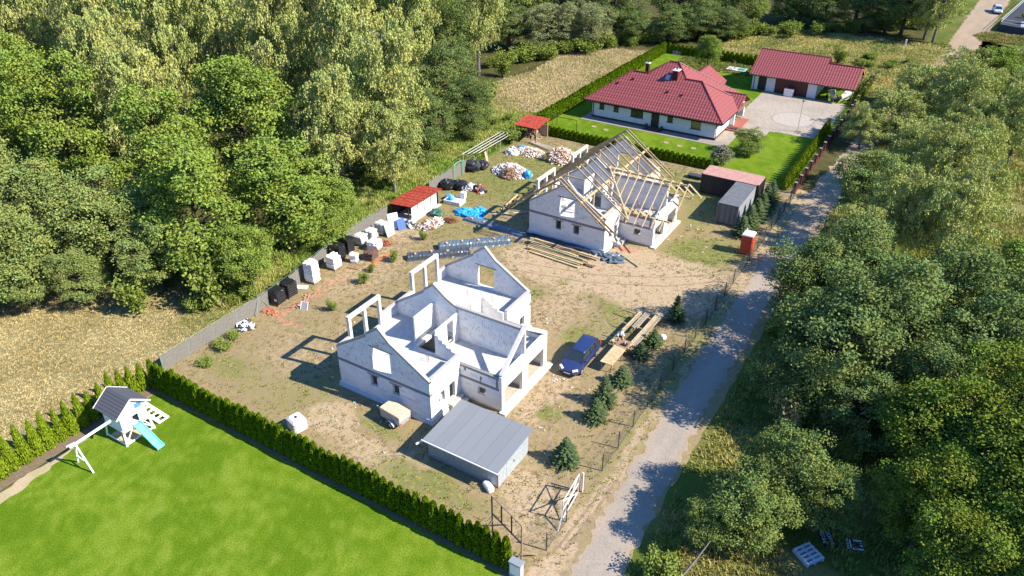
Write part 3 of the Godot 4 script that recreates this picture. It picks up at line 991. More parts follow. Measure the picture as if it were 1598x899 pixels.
func block_wall(mb: MB, along_x: bool, at: float, th: float, y0: float, prof: Array, holes: Array, bl := 0.6, bh := 0.245, skip := []) -> void:
	# courses of aerated blocks laid from prof[0].x to prof[-1].x, cut by the top line and the openings
	# holes: [u0, u1, y0, y1]; skip: [y0, y1] bands left for concrete beams
	var u0: float = prof[0].x
	var u1: float = prof[prof.size() - 1].x
	var top = 0.0
	for p in prof:
		top = maxf(top, p.y)
	var ys = []
	var y = y0
	while y < top + bh:
		ys.append(y)
		y += bh
	for hl in holes:
		ys.append(hl[2]); ys.append(hl[3])
	for sk in skip:
		ys.append(sk[0]); ys.append(sk[1])
	ys.sort()
	var row = 0
	for k in ys.size() - 1:
		var ya: float = ys[k]
		var yb: float = ys[k + 1]
		if yb - ya < 0.004:
			continue
		row += 1
		var mid = (ya + yb) * 0.5
		var banned = false
		for sk in skip:
			if mid > sk[0] and mid < sk[1]:
				banned = true
		if banned or mid < y0:
			continue
		var cuts = [u0, u1]
		var u = u0 - (0.5 * bl if row % 2 == 0 else 0.0) + bl
		while u < u1:
			cuts.append(u)
			u += bl
		for hl in holes:
			if mid > hl[2] and mid < hl[3]:
				cuts.append(hl[0]); cuts.append(hl[1])
		for p in prof:
			cuts.append(p.x)
		for pi in prof.size() - 1:
			var dy = prof[pi + 1].y - prof[pi].y
			if absf(dy) > 0.01:
				for yy in [ya, yb]:
					var tt = (yy - prof[pi].y) / dy
					if tt > 0.0 and tt < 1.0:
						cuts.append(lerpf(prof[pi].x, prof[pi + 1].x, tt))
		cuts.sort()
		for i in cuts.size() - 1:
			var a: float = cuts[i]
			var b: float = cuts[i + 1]
			if b - a < 0.004:
				continue
			var um = (a + b) * 0.5
			var out = false
			for hl in holes:
				if mid > hl[2] and mid < hl[3] and um > hl[0] and um < hl[1]:
					out = true
			if out:
				continue
			var ta = minf(yb, prof_at(prof, a + 0.001))
			var tb = minf(yb, prof_at(prof, b - 0.001))
			if ta <= ya + 0.002 and tb <= ya + 0.002:
				continue
			ta = maxf(ta, ya + 0.001)
			tb = maxf(tb, ya + 0.001)
			var g = rr(0.90, 1.0)
			if rng.randf() < 0.06:
				g *= 0.86
			mb.col = Color(g, g * 0.995, g * 0.98)
			var e = rr(0.0, 0.007)
			var w0 = at - e
			var w1 = at + th + e
			if along_x:
				mb.hexa([Vector3(a, ya, w1), Vector3(b, ya, w1), Vector3(b, ya, w0), Vector3(a, ya, w0),
					Vector3(a, ta, w1), Vector3(b, tb, w1), Vector3(b, tb, w0), Vector3(a, ta, w0)])
			else:
				mb.hexa([Vector3(w0, ya, b), Vector3(w1, ya, b), Vector3(w1, ya, a), Vector3(w0, ya, a),
					Vector3(w0, tb, b), Vector3(w1, tb, b), Vector3(w1, ta, a), Vector3(w0, ta, a)])

func cap_line(mb: MB, prof: Array, at: float, th: float, t: float) -> void:   # concrete poured along a gable's edge
	for i in prof.size() - 1:
		var a: Vector2 = prof[i]
		var b: Vector2 = prof[i + 1]
		mb.hexa([Vector3(a.x, a.y - 0.13, at + th), Vector3(b.x, b.y - 0.13, at + th), Vector3(b.x, b.y - 0.13, at), Vector3(a.x, a.y - 0.13, at),
			Vector3(a.x, a.y + t, at + th), Vector3(b.x, b.y + t, at + th), Vector3(b.x, b.y + t, at), Vector3(a.x, a.y + t, at)])

func stuff_part(called: String, mb: MB, m: Material, parent: Node) -> MeshInstance3D:
	var o = part(called, mb, m, parent)
	o.set_meta("kind", "stuff")
	return o

func smear(mb: MB, along_x: bool, at: float, u0: float, u1: float, y0: float, y1: float, holes: Array, cnt: int) -> void:
	# mortar squeezed out of the upright joints, small proud dabs
	for i in cnt:
		var u = rr(u0, u1)
		var y = rr(y0, y1)
		var bad = false
		for h in holes:
			if u > h[0] - 0.1 and u < h[1] + 0.1 and y > h[2] - 0.25 and y < h[3] + 0.1:
				bad = true
		if bad:
			continue
		var w = rr(0.015, 0.04)
		var h2 = rr(0.08, 0.24)
		if along_x:
			mb.box(u, u + w, y, y + h2, at, at + 0.012)
		else:
			mb.box(at, at + 0.012, y, y + h2, u, u + w)

func shell(called: String, label: String, off: Vector3, sd: int, roofed: bool) -> Node3D:
	rng.seed = sd
	var h = thing(called, label, "house", off)
	# coordinates below are relative to the middle of the party wall
	var blk = M("aerated_block", 0.80, 0.79, 0.77, 0.95, 0, "plaster", 0.8)
	var conc = M("raw_concrete", 0.46, 0.445, 0.42, 0.92, 0, "concrete", 0.5)
	var dark = M("beam_concrete", 0.25, 0.245, 0.24, 0.92, 0, "concrete", 0.7)
	var capm = M("cap_concrete", 0.40, 0.385, 0.36, 0.92, 0, "concrete", 0.7)
	var slabm = M("slab_concrete", 0.56, 0.545, 0.51, 0.9, 0, "concrete", 0.25)
	var seal = M("plinth_block", 0.62, 0.63, 0.64, 0.9, 0, "plaster", 0.5)
	var mort = M("mortar", 0.40, 0.39, 0.38, 0.95)
	var wood = M("lintel_wood", 0.36, 0.2, 0.12, 0.9)
	var xl = -4.1
	var xr = 4.45
	var gx = 8.08
	var zf = 6.95
	var gable = [Vector2(xl, 3.75), Vector2(-1.0, 5.82), Vector2(-0.98, 6.0), Vector2(0.12, 6.82), Vector2(1.18, 5.78), Vector2(1.5, 5.6), Vector2(xr, 3.78)]
	# outer gable walls, mirrored about the party wall
	for s in [1, -1]:
		var z = zf - 0.24 if s == 1 else -zf
		var holes = [[-0.6, 1.05, 2.98, 4.97]]
		var skip = [[2.47, 2.74]]
		if s == 1:
			holes.append_array([[-1.02, -0.39, 1.33, 2.3], [1.0, 1.65, 1.33, 2.27]])
		var w = MB.new()
		block_wall(w, true, z, 0.24, 0.42, gable, holes, 0.6, 0.245, skip)
		var p = stuff_part("gable_blockwork", w, blk, h)
		var d = MB.new()
		d.box(xl, xr, 2.47, 2.74, z - 0.006, z + 0.246)
		part("ring_beam", d, dark, p)
		var c = MB.new()
		cap_line(c, gable, z - 0.012, 0.264, 0.07)
		part("gable_cap", c, capm, p)
		var l = MB.new()
		l.box(-0.85, 1.3, 4.97, 5.07, z - 0.012, z + 0.252)
		part("lintel", l, dark, p)
		if s == 1:
			l = MB.new()
			l.box(-1.3, -0.15, 2.3, 2.42, z + 0.02, z + 0.256)
			part("lintel", l, dark, p)
			l = MB.new()
			l.box(0.75, 1.9, 2.27, 2.40, z + 0.02, z + 0.256)
			part("lintel", l, dark, p)
		var sm = MB.new()
		smear(sm, true, zf + 0.006 if s == 1 else -zf + 0.246, xl + 0.7, xr - 0.7, 2.9, 4.6, holes, 70)
		smear(sm, true, zf + 0.006 if s == 1 else -zf + 0.246, -1.2, 1.3, 4.9, 5.9, holes, 26)
		part("mortar_dabs", sm, mort, p)
	# party wall: gable over the house, level over the garages
	var party = [Vector2(xl, 3.72), Vector2(-1.05, 5.82), Vector2(-1.03, 6.0), Vector2(-0.1, 6.75), Vector2(1.05, 5.86), Vector2(1.9, 5.42), Vector2(gx - 0.1, 5.46)]
	var pw = MB.new()
	block_wall(pw, true, -0.12, 0.24, 0.2, party, [])
	var pp = stuff_part("party_blockwork", pw, blk, h)
	var pc = MB.new()
	cap_line(pc, party, -0.132, 0.264, 0.08)
	part("wall_cap", pc, capm, pp)
	var ps = MB.new()
	smear(ps, true, 0.125, xl + 0.6, 1.8, 2.9, 4.4, [], 60)
	smear(ps, true, 0.125, 2.5, gx - 0.4, 2.7, 5.2, [], 90)
	ps.box(2.02, 2.2, 2.6, 5.4, 0.12, 0.127)
	part("mortar_dabs", ps, mort, pp)
	# long side with the two dormer frames
	for s in [1, -1]:
		var lw = MB.new()
		var za = 0.12 if s == 1 else -zf + 0.24
		var zb = zf - 0.24 if s == 1 else -0.12
		var d0 = 1.95 if s == 1 else -5.65
		var d1 = 5.65 if s == 1 else -1.95
		block_wall(lw, false, xl, 0.24, 0.42, [Vector2(za, 3.74), Vector2(d0 - 0.01, 3.74), Vector2(d0, 2.86), Vector2(d1, 2.86), Vector2(d1 + 0.01, 3.74), Vector2(zb, 3.74)], [])
		var lp = stuff_part("side_blockwork", lw, blk, h)
		var kc = MB.new()
		kc.box(xl - 0.01, xl + 0.25, 3.74, 3.82, za, d0)
		part("knee_wall_cap", kc, conc, lp)
		kc = MB.new()
		kc.box(xl - 0.01, xl + 0.25, 3.74, 3.82, d1, zb)
		part("knee_wall_cap", kc, conc, lp)
		M("new_concrete", 0.64, 0.615, 0.575, 0.9, 0, "concrete", 0.5)
		var dp = h
		for zz in [d0 + 0.02, (d0 + d1) * 0.5 - 0.13, d1 - 0.28]:
			var fr = MB.new()
			fr.box(xl + 0.0, xl + 0.24, 2.86, 5.28, zz, zz + 0.26)
			part("dormer_post", fr, mats.new_concrete, h)
		var fb = MB.new()
		fb.box(xl - 0.003, xl + 0.243, 5.28, 5.55, d0 - 0.0, d1)
		part("dormer_beam", fb, mats.new_concrete, dp)
	# entrance sides
	for s in [1, -1]:
		var rw = MB.new()
		var za2 = 3.3 if s == 1 else -zf + 0.24
		var zb2 = zf - 0.24 if s == 1 else -3.3
		var win = [5.27, 6.0, 1.12, 2.08] if s == 1 else [-6.0, -5.27, 1.12, 2.08]
		var dor = [4.0, 4.7, 0.55, 2.06] if s == 1 else [-4.7, -4.0, 0.55, 2.06]
		block_wall(rw, false, xr - 0.24, 0.24, 0.42, [Vector2(za2, 3.86), Vector2(zb2, 3.86)], [win, dor], 0.6, 0.245, [[2.45, 2.7]])
		var rp = stuff_part("entrance_blockwork", rw, blk, h)
		var rb = MB.new()
		rb.box(xr - 0.245, xr + 0.004, 2.45, 2.7, za2, zb2)
		part("ring_beam", rb, conc, rp)
		var rc = MB.new()
		rc.box(xr - 0.25, xr + 0.01, 3.86, 3.94, za2, zb2)
		part("wall_cap", rc, conc, rp)
		var st = MB.new()
		st.box(xr + 0.0, xr + 0.9, 0.0, 0.34, 3.5 if s == 1 else -5.0, 5.0 if s == 1 else -3.5)
		st.box(xr + 0.0, xr + 0.45, 0.34, 0.52, 3.5 if s == 1 else -5.0, 5.0 if s == 1 else -3.5)
		part("entrance_step", st, conc, h)
	# garage wing
	for s in [1, -1]:
		var z2 = 3.06 if s == 1 else -3.3
		var gw = MB.new()
		var hole = [[5.98, 6.68, 0.95, 1.66]]
		block_wall(gw, true, z2, 0.24, 0.2, [Vector2(xr - 0.24, 3.02), Vector2(gx - 0.24, 3.02)], hole, 0.6, 0.245, [[1.92, 2.16]])
		var gp = stuff_part("garage_side_blockwork", gw, blk, h)
		var gb = MB.new()
		gb.box(xr - 0.24, gx - 0.24, 1.92, 2.16, z2 - 0.004, z2 + 0.245)
		gb.box(xr - 0.24, gx - 0.24, 2.90, 3.10, z2 - 0.006, z2 + 0.247)
		for xx in [xr + 0.35, xr + 1.75, gx - 0.5]:
			gb.box(xx, xx + 0.2, 2.16, 2.92, z2 - 0.003, z2 + 0.244)
		part("garage_beam", gb, dark, gp)
	var fw = MB.new()
	block_wall(fw, false, gx - 0.24, 0.24, 0.0, [Vector2(-3.3, 3.26), Vector2(3.3, 3.26)], [[0.42, 2.9, 0.2, 2.02], [-2.8, -0.4, 0.2, 2.08]])
	part("garage_front", fw, M("garage_render", 0.78, 0.76, 0.73, 0.92, 0, "plaster", 0.6), h)
	var rk = MB.new()
	rk.bar(Vector3(gx - 0.12, 3.3, 3.18), Vector3(gx - 0.12, 5.62, 0.0), 0.26, 0.28)
	rk.bar(Vector3(gx - 0.12, 3.3, -3.18), Vector3(gx - 0.12, 5.62, 0.0), 0.262, 0.28)
	rk.box(gx - 0.22, gx - 0.02, 3.26, 5.5, -0.1, 0.1)
	if not roofed:
		part("raking_beam", rk, mats.new_concrete, h)
	var sill = MB.new()
	sill.box(gx - 0.1, gx + 0.42, 0.0, 0.18, -3.6, 3.55)
	part("garage_sill", sill, M("sill", 0.70, 0.66, 0.6, 0.9, 0, "concrete", 0.4), h)
	# slabs, with the stair openings left out
	for s in [1, -1]:
		var sl = MB.new()
		var q = func(x0, x1, z0, z1):
			if s == 1:
				sl.box(x0, x1, 2.6, 2.86, z0, z1)
			else:
				sl.box(x0, x1, 2.6, 2.86, -z1, -z0)
		q.call(xl + 0.24, xr - 0.24, 3.0, zf - 0.24)
		q.call(xl + 0.24, 0.35, 0.12, 3.0)
		q.call(0.35, 1.9, 0.12, 0.5)
		q.call(1.9, 2.2, 0.12, 3.0)
		part("upper_slab", sl, slabm, h)
		var g2 = MB.new()
		if s == 1:
			g2.box(2.2, gx - 0.24, 2.3, 2.55, 0.12, 3.06)
		else:
			g2.box(2.2, gx - 0.24, 2.3, 2.55, -3.06, -0.12)
		part("garage_slab", g2, slabm, h)
		# upstairs partitions
		var z0 = 0.12 if s == 1 else -2.62
		var z1 = 2.62 if s == 1 else -0.12
		var pa = MB.new()
		block_wall(pa, false, -0.2, 0.12, 2.86, [Vector2(z0, 5.15), Vector2(z1, 5.15)], [])
		stuff_part("partition_blockwork", pa, blk, h)
		var pb = MB.new()
		var dz = [0.85, 1.65, 2.86, 4.75] if s == 1 else [-1.65, -0.85, 2.86, 4.75]
		block_wall(pb, false, 2.08, 0.12, 2.56, [Vector2(0.12 if s == 1 else -3.06, 5.0), Vector2(3.06 if s == 1 else -0.12, 5.0)], [dz])
		stuff_part("partition_blockwork", pb, blk, h)
		var st2 = [Vector2(2.2, 4.75), Vector2(2.55, 4.75), Vector2(2.56, 4.5), Vector2(2.9, 4.5), Vector2(2.91, 4.26), Vector2(3.25, 4.26), Vector2(3.26, 4.0), Vector2(3.7, 4.0), Vector2(3.71, 3.8), Vector2(4.21, 3.8)]
		var pd = MB.new()
		block_wall(pd, true, 3.07 if s == 1 else -3.2, 0.13, 2.58, st2, [])
		stuff_part("stepped_partition_blockwork", pd, blk, h)
		var ln = MB.new()
		ln.box(2.05, 2.23, 4.75, 4.82, dz[0] - 0.2, dz[1] + 0.2)
		part("door_lintel", ln, wood, h)
		# starter bars of steel
		for b in [[-0.6, 4.9], [1.9, 3.9], [2.1, 4.1], [1.7, 5.2]]:
			var br = MB.new()
			br.tube(Vector3(b[0], 2.86, b[1] * s), Vector3(b[0] + 0.02, 3.5, b[1] * s), 0.012, 0.012, 5)
			part("starter_bar", br, M("rebar", 0.18, 0.13, 0.1, 0.8, 0.3), h)
			br = MB.new()
			br.tube(Vector3(b[0] + 0.15, 2.86, b[1] * s), Vector3(b[0] + 0.16, 3.45, b[1] * s), 0.012, 0.012, 5)
			part("starter_bar", br, mats.rebar, h)
	# plinth, ground floor
	var pl = MB.new()
	pl.box(xl - 0.1, xr + 0.1, 0, 0.42, -zf - 0.1, zf + 0.1)
	var pli = part("plinth", pl, seal, h)
	var lip = MB.new()
	lip.box(xl - 0.16, xr + 0.16, 0, 0.16, -zf - 0.16, zf + 0.16)
	part("footing", lip, seal, pli)
	var gf = MB.new()
	gf.box(xr + 0.1, gx - 0.1, 0, 0.17, -3.28, 3.28)
	part("garage_floor", gf, M("garage_floor", 0.5, 0.45, 0.36, 0.9, 0, "concrete", 0.4), h)
	var inn = MB.new()
	block_wall(inn, false, xr - 0.36, 0.24, 0.2, [Vector2(-3.05, 2.3), Vector2(3.05, 2.3)], [])
	stuff_part("garage_back_blockwork", inn, blk, h)
	return h

func roof_timbers(h: Node3D) -> void:
	rng.seed = 88
	var fresh = M("pale_timber", 0.72, 0.59, 0.37, 0.8, 0, "wood", 0.6)
	var old = M("brown_timber", 0.58, 0.45, 0.25, 0.85, 0, "wood", 0.6)
	var ridge_y = 7.35
	var k = 0.735
	var rx = -0.15
	# main rafters; those over the garage wing stop at the valley
	var zs = [8.2, 7.7, 4.5, 3.7, 2.8, 1.6, 0.4, -0.7, -1.9, -3.1, -4.4, -5.6, -6.3, -7.4, -7.9]
	for z in zs:
		var a = Vector3(rx, ridge_y, z)
		var l = MB.new()
		l.bar(a + Vector3(0.02, 0, 0), Vector3(rx - 5.9, ridge_y - 5.9 * k, z), 0.07, 0.17)
		part("rafter", l, old if int(absf(z) * 10) % 3 else fresh, h)
		var reach = 5.9
		if absf(z) < 4.3:
			reach = clampf(1.55 + absf(z), 1.7, 5.9)
		var r = MB.new()
		r.bar(a - Vector3(0.02, 0, 0.0), Vector3(rx + reach, ridge_y - reach * k, z), 0.065, 0.15)
		part("rafter", r, fresh, h)
	for z in [8.2, 7.7]:
		var f = MB.new()
		f.bar(Vector3(rx + 0.05, ridge_y - 0.25, z - 0.2), Vector3(rx + 5.7, ridge_y - 0.25 - 5.7 * k, z - 0.2), 0.1, 0.12)
		part("rafter", f, fresh, h)
	for s in [-1, 1]:
		var p = MB.new()
		p.bar(Vector3(rx + s * 2.35, ridge_y - 2.35 * k - 0.2, 8.3), Vector3(rx + s * 2.35, ridge_y - 2.35 * k - 0.2, -8.4), 0.16, 0.2)
		part("purlin", p, fresh, h)
		var q = MB.new()
		q.bar(Vector3(rx + s * 4.25, 3.98, 8.3), Vector3(rx + s * 4.25, 3.98, 3.4), 0.14, 0.14)
		part("wall_plate", q, fresh, h)
		var q2 = MB.new()
		q2.bar(Vector3(rx + s * 4.25, 3.98, -3.4), Vector3(rx + s * 4.25, 3.98, -8.4), 0.14, 0.14)
		part("wall_plate", q2, fresh, h)
		for z in [5.2, 1.8, -2.4, -5.8]:
			var o = MB.new()
			o.box(rx + s * 2.35 - 0.08, rx + s * 2.35 + 0.08, 2.86, ridge_y - 2.35 * k - 0.3, z - 0.08, z + 0.08)
			part("post", o, fresh, h)
	# the wing over the garages
	var wy = 6.15
	for i in 10:
		var x = 2.1 + i * 0.88
		for s in [1, -1]:
			var reach = 4.75
			if x < 5.4:
				reach = clampf((x - 1.35) * 1.02, 0.5, 4.75)
			var b = MB.new()
			b.bar(Vector3(x, wy, 0.04 * s), Vector3(x, wy - reach * 0.7, reach * s), 0.065, 0.15)
			part("jack_rafter", b, fresh, h)
	for s in [1, -1]:
		var v = MB.new()
		v.bar(Vector3(1.4, wy - 0.02, 0.05 * s), Vector3(5.75, wy - 4.45 * 0.7, 4.45 * s), 0.12, 0.2)
		part("valley_rafter", v, fresh, h)
		var u = MB.new()
		u.bar(Vector3(3.2, 3.2, 3.2 * s), Vector3(9.6, 3.2, 3.2 * s), 0.14, 0.14)
		part("wall_plate", u, fresh, h)
	var rb = MB.new()
	rb.bar(Vector3(1.4, wy - 0.22, 0), Vector3(9.9, wy - 0.22, 0), 0.12, 0.2)
	part("ridge_beam", rb, fresh, h)
	for p in [[7.9, -0.5, 0.5], [5.2, 0.9, -0.3]]:
		var c = MB.new()
		c.bar(Vector3(p[0], 2.6, 2.6), Vector3(p[0] + p[1], 4.2, 2.7), 0.1, 0.1)
		part("brace", c, fresh, h)
	for z in [7.4, 5.0, -7.0]:
		var ct = MB.new()
		ct.bar(Vector3(rx - 1.2, ridge_y - 0.95, z), Vector3(rx + 1.2, ridge_y - 0.95, z), 0.06, 0.14)
		part("collar_tie", ct, fresh, h)
	# boards left lying on the floor, a white duct
	var bd = MB.new()
	bd.bar(Vector3(2.7, 2.65, 1.4), Vector3(7.0, 2.65, 1.7), 0.7, 0.05)
	bd.bar(Vector3(5.5, 3.1, 3.0), Vector3(6.8, 3.15, 3.2), 0.3, 0.05)
	part("loose_board", bd, fresh, h)
	var du = MB.new()
	du.box(-2.4, -1.9, 2.9, 3.2, 1.2, 3.6)
	du.box(-2.3, -0.9, 2.9, 3.15, 4.6, 5.0)
	part("white_duct", du, M("white_duct", 0.8, 0.8, 0.8, 0.7), h)

# ---------- the finished house with red roofs and its outbuilding ----------
func hip_y(x: float, z: float, r: Array, ey: float, k: float, gx := false, gz := false) -> Array:
	# r: x0 x1 z0 z1; gx/gz: gable ends instead of hips across that axis. Returns [y, distance up the slope, place along the eave]
	if x < r[0] - 1e-4 or x > r[1] + 1e-4 or z < r[2] - 1e-4 or z > r[3] + 1e-4:
		return [-100.0, 0.0, 0.0]
	var dx: float = minf(x - r[0], r[1] - x) if not gx else 99.0
	var dz: float = minf(z - r[2], r[3] - z) if not gz else 99.0
	var s = minf(dx, dz)
	return [ey + k * s, s, z if dx < dz else x]

func tiled_roof(x0: float, x1: float, z0: float, z1: float, cell: float, f: Callable) -> ArrayMesh:
	# pressed metal tiles: rows that step down the slope and waves across it
	var nx = int(round((x1 - x0) / cell))
	var nz = int(round((z1 - z0) / cell))
	var pos = []
	for j in nz + 1:
		for i in nx + 1:
			var x = x0 + i * cell
			var z = z0 + j * cell
			var q: Array = f.call(x, z)
			if q[0] < -50.0:
				pos.append(null)
			else:
				var st = fposmod(q[1], 0.4) / 0.4
				pos.append(Vector3(x, q[0] + 0.05 * (1.0 - st) + 0.03 * cos(TAU * q[2] / 0.4), z))
	var mb = MB.new()
	for j in nz:
		for i in nx:
			var a = pos[j * (nx + 1) + i]
			var b = pos[j * (nx + 1) + i + 1]
			var c = pos[(j + 1) * (nx + 1) + i + 1]
			var d = pos[(j + 1) * (nx + 1) + i]
			if a == null or b == null or c == null or d == null:
				continue
			mb.quad(d, c, b, a)
	return mb.mesh()

func window_part(parent: Node, x0: float, x1: float, y0: float, y1: float, z: float, bars: int, amber := false) -> void:
	var fr = MB.new()
	var t = 0.07
	fr.box(x0, x1, y0, y0 + t, z - 0.14, z - 0.06)
	fr.box(x0, x1, y1 - t, y1, z - 0.14, z - 0.06)
	fr.box(x0, x0 + t, y0 + t, y1 - t, z - 0.14, z - 0.06)
	fr.box(x1 - t, x1, y0 + t, y1 - t, z - 0.14, z - 0.06)
	for b in bars:
		var xx = lerpf(x0, x1, (b + 1.0) / (bars + 1.0))
		fr.box(xx - 0.04, xx + 0.04, y0 + t, y1 - t, z - 0.138, z - 0.062)
	var w = part("window", fr, M("brown_frame", 0.06, 0.04, 0.03, 0.6), parent)
	var p = MB.new()
	p.box(x0 + t, x1 - t, y0 + t, y1 - t, z - 0.115, z - 0.10)
	part("pane", p, M("blind_amber", 0.32, 0.21, 0.08, 0.35) if amber else M("dark_glass", 0.035, 0.045, 0.04, 0.08), w)
	var s = MB.new()
	s.box(x0 - 0.08, x1 + 0.08, y0 - 0.06, y0 - 0.003, z - 0.1, z + 0.09)
	part("sill", s, mats.brown_frame, w)

func red_house() -> void:
	var h = thing("red_roofed_house", "white bungalow with dark red hipped tile roof and two chimneys", "house", Vector3(-37, 0, -103))
	var ox = -37.0
	var oz = -103.0
	var wall = M("white_render", 0.76, 0.77, 0.78, 0.9, 0, "plaster", 0.3)
	var red = M("red_tile", 0.22, 0.046, 0.046, 0.65)
	var redd = M("red_ridge", 0.15, 0.025, 0.03, 0.5)
	var dk = M("dark_brown", 0.035, 0.025, 0.022, 0.6)
	var rects = [[-47.0, -26.8, -106.4, -96.4], [-44.5, -29.0, -110.6, -96.4], [-37.0, -26.6, -108.4, -102.6], [-38.6, -32.4, -115.4, -104.0]]
	var ey = 2.6
	var f = func(x: float, z: float) -> Array:
		var X = x + ox
		var Z = z + oz
		var best = hip_y(X, Z, rects[0], ey, 0.7)
		for q in [hip_y(X, Z, rects[1], ey, 0.7), hip_y(X, Z, rects[2], ey - 0.1, 0.52, true, false), hip_y(X, Z, rects[3], ey, 0.62, false, true)]:
			if q[0] > best[0]:
				best = q
		return best
	part("roof", tiled_roof(-47.0 - ox, -26.6 - ox, -115.4 - oz, -96.4 - oz, 0.1, f), red, h)
	# ridge and hip caps
	var rc = MB.new()
	var y1 = ey + 0.7 * 5.0 + 0.06
	var y2 = ey + 0.7 * 7.1 + 0.06
	for s in [[-47.0, ey, -96.4, -42.0, y1, -101.4], [-26.8, ey, -96.4, -31.8, y1, -101.4], [-42.0, y1, -101.4, -39.5, y1, -101.4], [-34.2, y1, -101.4, -31.8, y1, -101.4],
			[-31.8, y1, -101.4, -28.6, y1 - 2.2, -104.6], [-37.4, y2, -103.5, -36.1, y2, -103.5], [-36.1, y2, -103.5, -29.0, ey, -110.6], [-36.1, y2, -103.5, -34.1, y1, -101.5],
			[-37.4, y2, -103.5, -39.5, y1, -101.5], [-37.4, y2, -103.5, -44.5, ey, -110.6], [-42.0, y1, -101.4, -44.5, y1 - 1.7, -103.9], [-29.9, 4.05, -105.5, -26.6, 4.05, -105.5], [-35.5, 4.55, -108.5, -35.5, 4.55, -115.4]]:
		rc.tube(Vector3(s[0] - ox, s[1], s[2] - oz), Vector3(s[3] - ox, s[4], s[5] - oz), 0.1, 0.1, 6)
	part("ridge_cap", rc, redd, h)
	var so = MB.new()
	for r in [rects[0], rects[1], rects[2], rects[3]]:
		so.box(r[0] + 0.1 - ox, r[1] - 0.1 - ox, ey - 0.32, ey - 0.06, r[2] + 0.1 - oz, r[3] - 0.1 - oz)
	part("soffit", so, M("soffit", 0.2, 0.12, 0.09, 0.8), h)
	var gu = MB.new()
	gu.tube(Vector3(-47.0 - ox, ey - 0.06, -96.34 - oz), Vector3(-26.8 - ox, ey - 0.06, -96.34 - oz), 0.08, 0.08, 7)
	gu.tube(Vector3(-26.74 - ox, ey - 0.06, -96.34 - oz), Vector3(-26.74 - ox, ey - 0.06, -102.7 - oz), 0.08, 0.08, 7)
	var gp = part("gutter", gu, dk, h)
	for x in [-45.75, -27.68]:
		var dp = MB.new()
		dp.tube(Vector3(x - ox, 0.1, -96.93 - oz), Vector3(x - ox, 2.3, -96.93 - oz), 0.06, 0.06, 7)
		dp.tube(Vector3(x - ox, 2.3, -96.93 - oz), Vector3(x - ox, ey - 0.1, -96.4 - oz), 0.06, 0.06, 7)
		part("downpipe", dp, dk, gp)
	# walls
	var holes = [[-44.85, -44.1, 1.35, 2.5], [-42.62, -41.87, 1.35, 2.5], [-40.0, -38.15, 1.1, 2.45], [-36.95, -35.75, 0.3, 2.3], [-34.6, -33.8, 1.3, 2.4], [-31.2, -29.85, 1.05, 2.4]]
	var w = MB.new()
	var hl = []
	for q in holes:
		hl.append([q[0] - ox, q[1] - ox, q[2], q[3]])
	block_wall(w, true, -97.3 - oz, 0.3, 0.3, [Vector2(-45.95 - ox, 2.45), Vector2(-27.8 - ox, 2.45)], hl, 60.0, 3.0)
	w.col = Color(1, 1, 1)
	w.box(-45.95 - ox, -27.8 - ox, 0.3, 2.45, -105.6 - oz, -97.32 - oz)
	w.box(-43.6 - ox, -29.8 - ox, 0.3, 2.44, -109.9 - oz, -105.6 - oz)
	w.hexa([Vector3(-28.2 - ox, 0.3, -103.2 - oz), Vector3(-27.2 - ox, 0.3, -103.2 - oz), Vector3(-27.2 - ox, 0.3, -103.5 - oz), Vector3(-28.2 - ox, 0.3, -103.5 - oz),
		Vector3(-28.2 - ox, 2.5, -103.2 - oz), Vector3(-27.2 - ox, 2.5, -103.2 - oz), Vector3(-27.2 - ox, 2.5, -103.5 - oz), Vector3(-28.2 - ox, 2.5, -103.5 - oz)])
	w.box(-28.2 - ox, -27.2 - ox, 0.3, 2.5, -107.9 - oz, -107.5 - oz)
	# gable triangle of the porch
	var ga = Vector3(-27.2 - ox, 2.5, -102.9 - oz)
	var gb = Vector3(-27.2 - ox, 2.5, -108.1 - oz)
	var gc = Vector3(-27.2 - ox, 3.85, -105.5 - oz)
	var gd = Vector3(-0.2, 0, 0)
	w.tri(ga, gb, gc)
	w.tri(gb + gd, ga + gd, gc + gd)
	w.quad(ga + gd, ga, gc, gc + gd)
	w.quad(gb, gb + gd, gc + gd, gc)
	part("wall", w, wall, h)
	var pl = MB.new()
	pl.box(-45.98 - ox, -27.77 - ox, 0, 0.3, -105.6 - oz, -96.97 - oz)
	part("plinth", pl, M("house_plinth", 0.09, 0.06, 0.055, 0.85), h)
	for i in holes.size():
		var q: Array = holes[i]
		if i == 3:
			var d = MB.new()
			d.box(q[0] - ox, q[1] - ox, q[2], q[3], -97.2 - oz, -97.1 - oz)
			for k in 3:
				d.box(q[0] + 0.15 - ox, q[1] - 0.15 - ox, 0.5 + k * 0.6, 0.95 + k * 0.6, -97.1 - oz, -97.08 - oz)
			var dd = part("door", d, dk, h)
			var hd = MB.new()
			hd.box(q[0] + 0.1 - ox, q[0] + 0.14 - ox, 1.2, 1.4, -97.1 - oz, -97.03 - oz)
			part("handle", hd, M("steel", 0.5, 0.5, 0.5, 0.35, 0.8), dd)
		else:
			window_part(h, q[0] - ox, q[1] - ox, q[2], q[3], -97.0 - oz, 1 if i == 2 else 0, i == 5)
	var st = MB.new()
	for k in 3:
		st.box(-37.6 - ox + k * 0.12, -35.1 - ox - k * 0.12, 0.0, 0.1 + 0.1 * k, -97.0 - oz, -95.6 - 0.35 * k - oz)
	st.box(-37.6 - ox, -37.35 - ox, 0.3, 0.55, -97.0 - oz, -96.3 - oz)
	st.box(-35.35 - ox, -35.1 - ox, 0.3, 0.55, -97.0 - oz, -96.3 - oz)
	part("doorstep", st, M("step_tile", 0.07, 0.045, 0.045, 0.6), h)
	var tb = MB.new()
